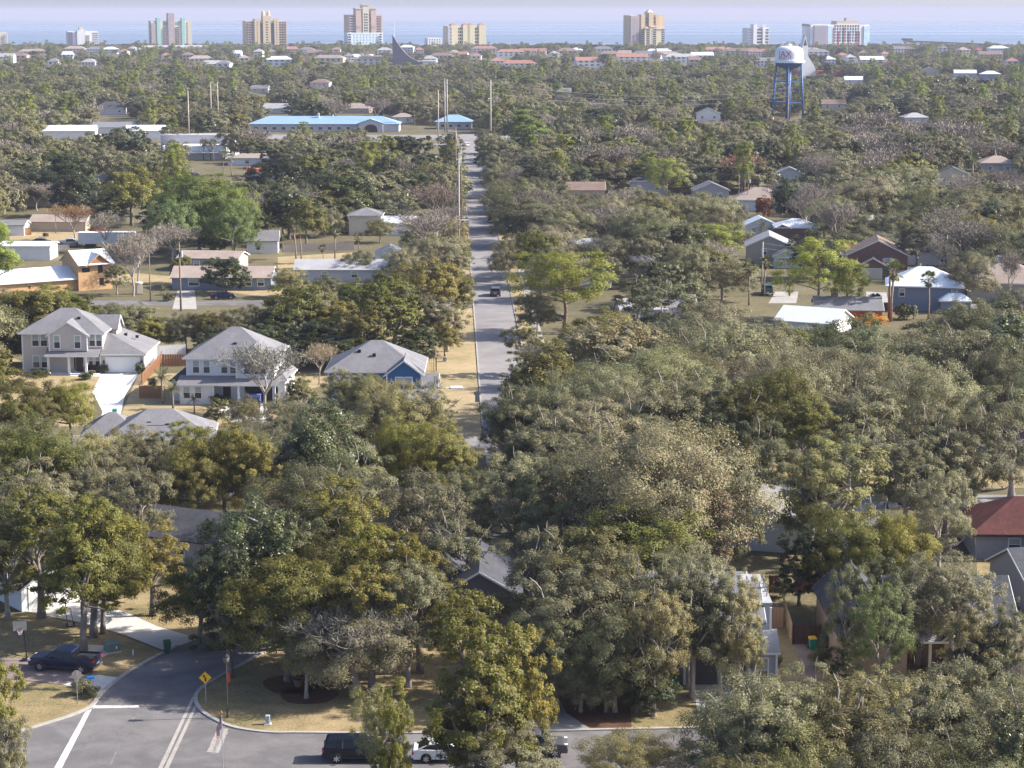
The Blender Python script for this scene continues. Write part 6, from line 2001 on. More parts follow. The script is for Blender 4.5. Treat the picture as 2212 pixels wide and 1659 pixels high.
# ------------------------------------------------------------------ street furniture near the camera
def signpost(p, h, rz, label, name, plate):
    o = empty(name, (p.x, p.y, 0), rz, label, 'sign')
    MB().box(-.03, .03, -.03, .03, 0, h).build('post', GALV, o)
    plate(o)
    return o
def stop_plate(o):
    zc = 2.35
    oct_ = [(.38 * math.cos(math.pi / 8 + k * math.pi / 4) / math.cos(math.pi / 8), zc + .38 * math.sin(math.pi / 8 + k * math.pi / 4) / math.cos(math.pi / 8)) for k in range(8)]
    pl = MB().prism(oct_, .035, .045).build('plate', [mat('sign_back_tan', (0.5, 0.40, 0.31), .5, .05)], o)
    MB().prism([(x * .98, zc + (z - zc) * .98) for x, z in oct_], .046, .049).build('face', RED, pl)
    MB().box(-.17, .17, .035, .045, 1.83, 1.95).build('lower_plate', mat('sign_back_tan', (0.5, 0.40, 0.31)), o)
signpost(F([(580, 1178)])[0], 2.75, 0.05, 'stop sign seen from behind beside the bush at the junction', 'stop_sign', stop_plate)
def curve_plate(o):
    zc = 2.1
    MB().prism([(0, zc - .5), (.5, zc), (0, zc + .5), (-.5, zc)], -.05, -.035).build('plate', YELLOW, o)
    MB().prism([(-.05, zc - .28), (.09, zc - .28), (.09, zc - .05), (-.04, zc + .1), (.03, zc + .17), (-.17, zc + .26), (-.17, zc + .05), (-.1, zc + .06), (-.05, zc - .03)], -.056, -.051).build('arrow', BLACK, o)
signpost(F([(1540, 1172)])[0], 2.6, 0.1, 'yellow diamond curve-arrow sign on the corner lawn', 'curve_sign', curve_plate)
def arrow_plate(o):
    MB().prism([(-.3, 1.0), (.3, 1.0), (.3, 2.0), (.48, 2.0), (.5, 2.35), (.0, 2.6), (-.5, 2.35), (-.48, 2.0), (-.3, 2.0)], .035, .05).build('plate', GALV, o)
signpost(G(1031, 884), 2.6, 0.0, 'grey sign seen from behind at the dead end of the grass verge', 'road_sign', arrow_plate)
q = F([(1702, 1280)])[0]
o = empty('street_lamp', (q.x, q.y, 0), 0, 'dark post-top street lamp on the corner lawn with a red banner', 'street lamp')
MB().tube([(0, 0, 0), (0, 0, .8), (0, 0, 4.4)], [.09, .06, .05], 8).build('post', mat('lamp_post_brown', (0.06, 0.045, 0.04), .6), o)
MB().lathe([(.08, 4.4), (.2, 4.5), (.26, 4.9), (.05, 4.95)], 10).build('lantern', mat('lamp_glass', (0.12, 0.11, 0.1), .3), o, True)
MB().lathe([(.3, 4.9), (.3, 4.95), (.05, 5.15)], 10).build('cap', BLACK, o)
fl = tag(MB().add([(.06, 0, 2.75), (.06, .02, 3.7), (.22, .03, 3.6), (.3, -.02, 2.95), (.06, .03, 2.75), (.06, .05, 3.7), (.22, .06, 3.6), (.3, .01, 2.95)], [(0, 1, 2, 3), (4, 5, 6, 7)]).build('banner', mat('red_banner', (0.45, 0.06, 0.04), .8, .3, 6), None, False, (q.x, q.y, 0)), 'small red and white banner hung on the corner street lamp', 'banner')
# flag with stripes and star field on its pole
q = G(482, 1676)
FH = 4.6
o = empty('flag_pole', (q.x, q.y, 0), 0, 'pale flag pole with gilt finial at the bottom street edge', 'flag pole')
MB().cyl(0, 0, 0, FH, .035, .03, 8).build('pole', GALV, o)
MB().lathe([(.02, FH), (.09, FH + .08), (.06, FH + .2), (.01, FH + .3)], 8).build('finial', mat('gilt', (0.6, 0.32, 0.08), .3, metal=.8), o, True)
fo = empty('flag', (q.x, q.y, FH - .15), 0, 'drooping stars and stripes flag on the pale pole', 'flag')
FR, FW_, FBL = mat('flag_red', (0.42, 0.015, 0.03), .8), mat('flag_white', (0.68, 0.66, 0.66), .8), mat('flag_blue', (0.02, 0.03, 0.15), .8)
def cloth(u, v):
    """u along the flag, v down the hoist; it hangs in folds"""
    x = -0.05 - 0.33 * u - 0.05 * math.sin(9 * u)
    y = 0.10 * math.sin(10 * u + 2 * v) * u
    z = -v * 0.95 - 0.95 * u ** 1.2
    return (x, y, z)
for k in range(13):
    v0, v1 = k / 13, (k + 1) / 13
    u0 = 0.42 if k < 7 else 0.0
    g_ = []
    n = 10
    for i in range(n + 1):
        u = u0 + (1 - u0) * i / n
        g_ += [cloth(u, v0), cloth(u, v1)]
    MB().add(g_, [(2 * i, 2 * i + 1, 2 * i + 3, 2 * i + 2) for i in range(n)]).build('stripe', FR if k % 2 == 0 else FW_, fo)
g_ = []
for i in range(7):
    for j in range(3):
        g_.append(cloth(.42 * i / 6, 7 / 13 * j / 2))
can = MB().add(g_, [(3 * i + j, 3 * i + j + 1, 3 * i + j + 4, 3 * i + j + 3) for i in range(6) for j in range(2)]).build('canton', FBL, fo)
for i in range(5):
    for j in range(4):
        c = Vector(cloth(.42 * (i + .6) / 6, 7 / 13 * (j + .6) / 4.4))
        MB().add([c + Vector((.022 * math.cos(a), -.012, .022 * math.sin(a))) * (1 if k % 2 else .45) for k, a in enumerate([math.pi * m / 5 for m in range(10)])], [tuple(range(10))]).build('star', FW_, can)
# utility boxes
def tbox(q, sx, sy, h, m, name, label, rz=0, slope=.15):
    o = empty(name, (q.x, q.y, 0), rz, label, 'utility box')
    MB().add([(-sx, -sy, .08), (sx, -sy, .08), (sx, sy, .08), (-sx, sy, .08), (-sx, -sy, h - slope), (sx, -sy, h - slope), (sx, sy, h), (-sx, sy, h)],
             [(3, 2, 1, 0), (4, 5, 6, 7), (0, 1, 5, 4), (1, 2, 6, 5), (2, 3, 7, 6), (3, 0, 4, 7)]).build('cabinet', m, o, bevel=.02)
    MB().box(-sx - .1, sx + .1, -sy - .1, sy + .1, 0, .08).build('pad', CONCRETE, o)
    MB().box(sx * .3, sx * .5, -sy - .012, -sy, h * .35, h * .6).build('door_label', WHITE, o)
    return o
tbox(F([(838, 785)])[0], .58, .55, .95, mat('transformer_green', (0.13, 0.17, 0.14), .5, .12), 'transformer_box', 'squat grey-green transformer box by the three trunks', .5)
tbox(F([(2003, 1332)])[0], .17, .14, .75, mat('pedestal_blue', (0.3, 0.36, 0.42), .5), 'utility_pedestal', 'small pale utility pedestal on the corner lawn', 0, .04)
tbox(G(961, 781), .3, .25, .75, mat('pedestal_grey', (0.28, 0.26, 0.22), .6), 'utility_pedestal', 'small grey utility pedestal on the grass verge by the street', 0, .04)
MB_ = F([(995, 815)])[0]
tag(MB().box(-.05, .05, -.04, .04, 0, .42).box(-.06, .06, -.05, .05, .42, .46).build('marker_post', WHITE, None, False, (MB_.x, MB_.y, 0)), 'tiny white marker post near the kerb and green bin', 'post')
# wheeled bins
def bin_(q, rz, body, lid, label):
    o = empty('wheeled_bin', (q.x, q.y, 0), rz, label, 'bin')
    MB().add([(-.24, -.26, .1), (.24, -.26, .1), (.24, .28, .1), (-.24, .28, .1), (-.31, -.36, 1.0), (.31, -.36, 1.0), (.31, .36, 1.0), (-.31, .36, 1.0)],
             [(3, 2, 1, 0), (4, 5, 6, 7), (0, 1, 5, 4), (1, 2, 6, 5), (2, 3, 7, 6), (3, 0, 4, 7)]).build('body', body, o, bevel=.03)
    MB().add([(-.34, -.40, 1.0), (.34, -.40, 1.0), (.34, .40, 1.0), (-.34, .40, 1.0), (-.3, -.34, 1.08), (.3, -.34, 1.08), (.28, .3, 1.15), (-.28, .3, 1.15)],
             [(3, 2, 1, 0), (4, 5, 6, 7), (0, 1, 5, 4), (1, 2, 6, 5), (2, 3, 7, 6), (3, 0, 4, 7)]).build('lid', lid, o, bevel=.02)
    t, r = wheel_meshes(.13, .08)
    for s in (-.27, .27):
        wq = put('wheel', t, o, (s, .34, .13), math.pi / 2)
    MB().tube([(-.26, .42, .98), (.26, .42, .98)], [.02, .02], 6).build('handle', BLACK, o)
    return o
bin_(F([(1252, 800)])[0], 0.3, PLAST_GREEN, PLAST_GREEN, 'dark green wheeled bin at the kerb below the drive')
bin_(G(248, 901), 0.1, PLAST_TEAL, PLAST_TEAL, 'bright green wheeled bin at the foot of the bright drive')
bin_(G(22, 888), 0.3, PLAST_TEAL, PLAST_TEAL, 'green wheeled bin half hidden in leaves at the left edge')
bin_(G(1459, 1480), 0.1, PLAST_TEAL, YELLOW, 'green bin with yellow lid against the grey house wall')
bin_(G(1450, 1470), 0.1, PLAST_GREEN, PLAST_GREEN, 'dark bin behind the yellow-lidded bin by the grey house')
bin_(G(1755, 1403), 0.1, PLAST_TEAL, YELLOW, 'green bin with yellow lid by the dark brown gate')
bin_(G(1778, 1398), 0.1, PLAST_GREEN, PLAST_GREEN, 'dark green bin beside the yellow-lidded bin at the gate')
bin_(G(1300, 1480), 0.3, PLAST_GREEN, YELLOW, 'yellow-lidded bin in the shade under centre oaks')
bin_(G(1008, 478), 0.1, PLAST_TEAL, PLAST_TEAL, 'green bin at the kerb beside the grey pickup')
# basketball hoop
q = F([(200, 855)])[0]
o = empty('basketball_hoop', (q.x, q.y, 0), .25, 'basketball hoop on a black pole beside the blue pickup', 'basketball hoop')
MB().box(-.4, .4, -.3, .3, 0, .18).build('base', BLACK, o, bevel=.03)
MB().tube([(0, 0, .1), (-.05, 0, 1.6), (-.2, -.1, 3.0)], [.06, .055, .05], 8).build('pole', BLACK, o)
bb = MB().box(-1.0, .1, -.26, -.2, 2.75, 3.55).build('backboard', mat('clouded_acrylic', (0.42, 0.39, 0.32), .3, .08), o)
for (x0, x1, z0, z1) in ((-1.02, .12, 2.73, 2.77), (-1.02, .12, 3.53, 3.57), (-1.02, -.98, 2.77, 3.53), (.08, .12, 2.77, 3.53)):
    MB().box(x0, x1, -.28, -.19, z0, z1).build('backboard_frame', GALV, bb)
MB().tube([(-.45 + .23 * math.cos(a), -.52 + .23 * math.sin(a), 2.9) for a in [2 * math.pi * k / 14 for k in range(15)]], .018, 5, cap=False).build('rim', RED, o)
net = MB()
for k in range(10):
    a = 2 * math.pi * k / 10
    net.tube([(-.45 + .22 * math.cos(a), -.52 + .22 * math.sin(a), 2.88), (-.45 + .13 * math.cos(a + .4), -.52 + .13 * math.sin(a + .4), 2.45)], .012, 3)
net.build('net', WHITE, o)
# hand truck on the drive, mailbox, planter
q = F([(520, 585)])[0]
o = empty('hand_cart', (q.x, q.y, 0), .5, 'black tilted hand cart on the drive behind the trunks', 'cart')
for s in (-.25, .25):
    MB().tube([(s, -.3, .15), (s, .35, 1.35)], .03, 5).build('rail', BLACK, o)
    put('wheel', wheel_meshes(.13, .08)[0], o, (s * 1.25, -.25, .13), math.pi / 2)
MB().box(-.35, .35, -.75, -.25, .04, .09).build('toe_plate', BLACK, o)
MB().tube([(-.25, .35, 1.35), (.25, .35, 1.35)], .03, 5).build('handle', BLACK, o)
q = F([(682, 1085)])[0]
o = empty('mailbox', (q.x, q.y, 0), .3, 'bright blue mailbox above the roadside bush', 'mailbox')
MB().box(-.05, .05, -.05, .05, 0, 1.05).build('post', WOOD_GREY, o)
MB().prism([(-.1, 1.05), (.1, 1.05), (.1, 1.2)] + [(.1 * math.cos(a), 1.2 + .1 * math.sin(a)) for a in [math.pi * k / 6 for k in range(1, 6)]] + [(-.1, 1.2)], -.27, .27, 0, Matrix.Rotation(math.pi / 2, 4, 'Z')).build('box', mat('mailbox_blue', (0.015, 0.14, 0.42), .4), o)
MB().box(-.29, -.27, -.09, .09, 1.06, 1.27).build('door', mat('mailbox_blue', (0.015, 0.14, 0.42), .4), o)
q = G(645, 1482)
o = empty('planter', (q.x, q.y, 0), 0, 'round clay planter between the two island trunks', 'planter')
MB().lathe([(.28, 0), (.42, .55), (.46, .6), (.40, .6), (.36, .5), (.02, .48)], 14).build('pot', mat('clay_pot', (0.16, 0.1, 0.075), .85, .2), o, True)
MB().lathe([(.36, .53), (.2, .58), (.02, .6)], 12).build('soil', MULCH, o)
# portable toilet, small things further off
q = G(301, 635)
o = empty('portable_toilet', (q.x, q.y, 0), .2, 'tan portable toilet standing on the building site grass', 'toilet')
MB().box(-.6, .6, -.6, .6, .05, 2.15).build('cabin', STUCCO_TAN, o, bevel=.04)
MB().lathe([(.75, 2.15), (.7, 2.3), (.1, 2.4)], 8).build('roof', STUCCO_WHITE, o)
MB().box(-.42, .42, -.63, -.602, .15, 2.0).build('door', STUCCO_CREAM, o)
MB().box(-.65, .65, -.65, .65, 0, .05).build('skid', BLACK, o)
q = G(1100, 590)
o = empty('yard_sign', (q.x, q.y, 0), 0, 'white yard sign on the verge right of the straight street', 'sign')
MB().box(-.35, .35, -.02, .02, .6, 1.6).build('plate', WHITE, o)
for s in (-.25, .25):
    MB().box(s - .02, s + .02, -.015, .015, 0, .6).build('leg', GALV, o)
q = G(986, 838)
o = empty('storm_drain_slab', (q.x, q.y, 0), .1, 'pale concrete drain slab on the grass verge', 'slab')
MB().box(-.9, .9, -.9, .9, 0, .16).build('slab', CONC_BRIGHT, o, bevel=.03)
MB().box(-2.6, -.95, -.2, .2, 0, .1).build('apron', CONC_BRIGHT, o)

# ------------------------------------------------------------------ fences
def plank_fence(name, label, pts, h, m, pw=0.15, gap=0.012, rails=True, cat='fence'):
    """single planks nailed to rails between posts"""
    P = [Vector((q.x, q.y, 0)) for q in pts]
    o = empty(name, P[0], 0, label, cat)
    me = MB().box(-pw / 2 + gap / 2, pw / 2 - gap / 2, -.012, .012, 0.03, h).mesh('plank', m)
    post = MB().box(-.05, .05, .014, .11, 0, h + .04).mesh('post', m)
    for a, b in zip(P[:-1], P[1:]):
        L = (b - a).length
        rz = math.atan2(b.y - a.y, b.x - a.x)
        n = max(1, int(L / pw))
        for k in range(n):
            c = a.lerp(b, (k + .5) / n) - P[0]
            q = put('plank', me, o, (c.x, c.y, 0), rz)
            q.scale = (1, 1, random.uniform(.985, 1.015))
        for k in range(int(L / 2.4) + 1):
            c = a.lerp(b, min(1, k * 2.4 / L)) - P[0]
            put('post', post, o, (c.x, c.y, 0), rz)
        if rails:
            c = a - P[0]
            for zz_ in (.35, h - .35):
                q = MB().box(0, L, .014, .06, zz_, zz_ + .09).build('rail', m, o, False, (c.x, c.y, 0), rz)
    return o
E = lambda pts: GV(zz(pts, 1622, 1216.6, 3.75))
plank_fence('wooden_fence', 'pale wooden fence running back beside the grey house', E([(333, 660), (262, 420)]), 1.85, WOOD_PALE, .3)
plank_fence('wooden_fence', 'tan wooden fence panel across the side yard of the grey house', E([(178, 525), (262, 525)]), 1.9, mat('tan_fence_wood', (0.36, 0.22, 0.13), .85, .2, 2.0, stretch=(1, 1, .15)), .3)
plank_fence('wooden_gate', 'dark brown wooden gate between pale fence and brick house', E([(335, 657), (596, 657)]), 1.75, WOOD_DARK, .3, cat='gate')
plank_fence('wooden_fence', 'red-brown fence under the dark trees behind the side yard', E([(150, 240), (560, 235)]), 1.7, mat('red_brown_fence', (0.13, 0.05, 0.035), .85, .2, 2.0, stretch=(1, 1, .15)), .4)
plank_fence('garden_wall', 'low cedar board screen beside the bright drive', HL([(1700, 1322), (2040, 1322)]), 1.85, WOOD, .32, 0.006, cat='fence')
plank_fence('slatted_fence', 'upright cedar fence between beige house and white house', HL([(1740, 1140), (1990, 880), (2000, 840)]), 1.8, WOOD, .35, .18)
plank_fence('slatted_fence', 'horizontal cedar fence across the gap beside the white house', HL([(2010, 890), (2330, 890)]), 1.9, WOOD, .35, .03)
plank_fence('vinyl_fence', 'white vinyl fence behind the garage of the beige house', HL([(1905, 800), (2330, 780)]), 2.2, WHITE, .6, .004)
plank_fence('wooden_fence', 'weathered grey fence behind the small white house', GV([(610, 545), (765, 540)]), 1.8, WOOD_GREY, .5)
plank_fence('wooden_fence', 'orange wood gate panels at the left edge house', GV([(50, 508), (68, 508)]), 1.9, mat('orange_wood', (0.5, 0.25, 0.09), .8, .15), .4)
plank_fence('wooden_fence', 'weathered fence in front of the dark car at left', GV([(70, 545), (150, 540)]), 1.3, WOOD_GREY, .5)
plank_fence('wooden_fence', 'yellowish fence panel behind the playhouse lawn at left centre', GV([(683, 503), (765, 501)]), 2.2, WOOD_PALE, .5)
plank_fence('wooden_fence', 'dark fence in front of the dark car by the metal-roofed house', GV([(1872, 672), (1915, 674)]), 1.7, WOOD_DARK, .4)
plank_fence('wooden_fence', 'brown fence beyond the back street at the right edge', [G(2155, 928), G(2230, 928)], 1.9, WOOD_GREY, .35)
# black metal railing by the blue house
pts = GV(zz([(1065, 235), (1190, 285), (1300, 318), (1365, 330)], 663.6, 722.6, 5.0)) + GV(zz([(1372, 470)], 663.6, 722.6, 5.0))
o = empty('metal_railing', pts[0], 0, 'thin black metal railing behind the blue house', 'railing')
for a, b in zip(pts[:-1], pts[1:]):
    n = max(2, int((b - a).length / .45))
    for k in range(n):
        c = a.lerp(b, k / n) - pts[0]
        MB().box(c.x - .012, c.x + .012, c.y - .012, c.y + .012, 0, 1.4).build('baluster', BLACK, o)
    for zz_ in (.2, 1.35):
        MB().tube([a - pts[0] + Vector((0, 0, zz_)), b - pts[0] + Vector((0, 0, zz_))], .02, 4).build('rail', BLACK, o)
q = G(935, 775)
for k in range(2):
    c = pts[3 + k] if k == 0 else pts[3].lerp(pts[4], .5)
    tag(MB().box(-.07, .07, -.07, .07, 0, 2.0).box(-.09, .09, -.09, .09, 2.0, 2.1).build('gate_post', WHITE if k == 0 else BLACK, None, False, (c.x + .35, c.y, 0)), 'white gate post at the end of the black railing' if k == 0 else 'dark gate post along the black railing', 'post')

# ------------------------------------------------------------------ poles and wires
def upole(px_, py_, ytop, r, m, label, arms=1, name='utility_pole', transformer=False, lamp=False):
    p = G(px_, py_)
    H = z_at(ytop, p.y)
    o = empty(name, (p.x, p.y, 0), 0, label, 'pole')
    MB().tube([(0, 0, 0), (0, 0, H)], [r, r * .62], 8).build('pole', m, o, True)
    for k in range(arms):
        MB().box(-1.3, 1.3, -.06 - r, -r + .06, H - .5 - 1.1 * k, H - .36 - 1.1 * k).build('cross_arm', POLE_WOOD if m is POLE_WOOD else GALV, o)
        for s in (-1.2, -.6, .6, 1.2):
            MB().cyl(s, -r, H - .36 - 1.1 * k, H - .18 - 1.1 * k, .05, .04, 6).build('insulator', GALV, o)
    if transformer:
        MB().cyl(.38, 0, H - 2.6, H - 1.6, .25, .25, 10).build('transformer_can', STUCCO_GREY, o)
    if lamp:
        MB().tube([(0, 0, H - 1.5), (1.6, -.4, H - 1.0), (2.2, -.5, H - 1.05)], .05, 5).build('lamp_arm', GALV, o)
        MB().box(2.0, 2.6, -.6, -.35, H - 1.15, H - 1.0).build('lamp_head', STUCCO_WHITE, o)
    return o, p, H
PL = {}
for key, a in {
    'a': (391, 672, 524, .19, POLE_WOOD, 'bare timber pole beside the blue-grey bungalow drive', 0),
    'b': (325, 650, 548, .13, POLE_WOOD, 'thin timber pole right of the portable toilet', 0),
    'c': (409, 318, 196, .30, POLE_CONC, 'tall concrete pole above the white warehouse', 0),
    'd': (457, 280, 178, .34, POLE_CONC, 'left of the twin tall concrete poles beyond the warehouse', 0),
    'e': (472, 282, 177, .34, POLE_CONC, 'right of the twin tall concrete poles beyond the warehouse', 0),
    'f': (947, 312, 195, .30, POLE_CONC, 'tall concrete pole left of the paired poles at the street end', 0),
    'g': (961, 284, 169, .36, POLE_CONC, 'left pole of the close pair at the street end', 2),
    'h': (966, 286, 171, .36, POLE_CONC, 'right pole of the close pair at the street end', 0),
    'i': (1060, 310, 173, .38, POLE_CONC, 'tall concrete pole right of the far crossroads', 0),
    'j': (992, 572, 330, .2, POLE_CONC, 'pole carrying many cables along the left kerb of the street', 1),
    'k': (985, 400, 275, .2, POLE_WOOD, 'first timber pole of the row behind the many-cabled pole', 1),
    'l': (997, 480, 318, .2, POLE_WOOD, 'second timber pole of the row behind the many-cabled pole', 1),
    'm': (974, 548, 520, .16, POLE_CONC, 'short pole stub beside the many-cabled pole', 0),
    'n': (977, 668, 638, .16, POLE_CONC, 'white pole foot at the corner of the left side street', 0),
    'o': (1702, 268, 185, .32, POLE_CONC, 'timber pole directly in front of the water tower', 0),
    'p': (1595, 455, 375, .17, POLE_WOOD, 'left timber pole before the tan-roofed house', 0),
    'q': (1615, 455, 375, .17, POLE_WOOD, 'timber pole with transformer before the tan-roofed house', 1),
    'r': (1646, 620, 522, .17, POLE_CONC, 'pale pole before the taupe two-storey house', 0),
    's': (2044, 575, 508, .17, POLE_CONC, 'pole with transformer before the dark blue-grey roof', 0),
    't': (1920, 690, 585, .26, POLE_WOOD, 'stout grey pole before the white metal roof', 0),
    'u': (2148, 367, 322, .17, POLE_CONC, 'pole with transformer beside the upper right brown roof', 0),
    'v': (2198, 290, 232, .17, POLE_CONC, 'street lamp pole at the upper right edge', 0),
    'w': (1612, 245, 207, .2, POLE_WOOD, 'thin pole left of the water tower', 0),
    'x': (1356, 418, 372, .17, POLE_CONC, 'pole with transformer left of the lavender house', 1),
    'y': (12, 310, 250, .2, POLE_CONC, 'pale pole at the upper left edge', 1),
    'z': (829, 452, 405, .15, POLE_WOOD, 'thin pole left of the white garage house', 0)}.items():
    PL[key] = upole(*a, transformer=key in 'aquxs', lamp=key in 'vx')
def wire(a, b, za, zb, sag, label, off=0.0, r=.022):
    A, B = Vector((a.x, a.y + off, za)), Vector((b.x, b.y + off, zb))
    pts = [A.lerp(B, t / 12) - Vector((0, 0, sag * 4 * (t / 12) * (1 - t / 12))) for t in range(13)]
    o = tag(MB().tube(pts, r, 3, cap=False).build('power_line', mat('cable_grey', (0.3, 0.3, 0.31), .6)), label, 'cable', 'overhead cables')
    return o
def pos(k):
    return PL[k][1], PL[k][2]
ORD = ('upper', 'second', 'third', 'lowest')
def link(k1, k2, n, label, dz=.5, sag=1.2, r=.022):
    a, za = pos(k1)
    b, zb = pos(k2)
    for i in range(n):
        wire(a, b, za - .3 - dz * i, zb - .3 - dz * i, sag, (ORD[i] + ' ' if n > 1 else '') + label, .15 * i, r)
link('j', 'l', 4, 'cable of the bundle along the left kerb of the straight street', .7, r=.035)
link('l', 'k', 3, 'cable between the timber poles along the straight street', .7, r=.035)
link('m', 'j', 3, 'stay wire between the short stub and the many-cabled pole', .8, .1, .03)
j, zj = pos('j')
right = Vector((j.x + 170, j.y - 18, 0))
for i in range(3):
    wire(j, right, zj - .6 - 1.5 * i, zj - 1.2 - 1.6 * i, 2.0, ['upper', 'middle', 'lower'][i] + ' power line crossing above the long grey-roofed house', 0, .025)
link('a', 'b', 1, 'wire from the bare timber pole to the thin timber pole')
link('g', 'i', 3, 'high line across the far street end', 1.5, 2, .05)
link('d', 'g', 2, 'high line from the twin poles to the street end', 1.5, 4, .05)
i_, zi = pos('i')
o_, zo = pos('o')
for k in range(3):
    wire(i_, o_, zi - 1 - 2 * k, zo - 1 - 2 * k, 5, ['upper', 'middle', 'lower'][k] + ' line from the street end pole to the water tower pole', 0, .05)
    wire(o_, Vector((o_.x + 260, o_.y + 10, 0)), zo - 1 - 2 * k, zo - 1 - 2 * k, 5, ['upper', 'middle', 'lower'][k] + ' line running right from the water tower pole', 0, .05)
link('r', 's', 2, 'line over the brick house between two pale poles', 1.0, 2.0, .028)

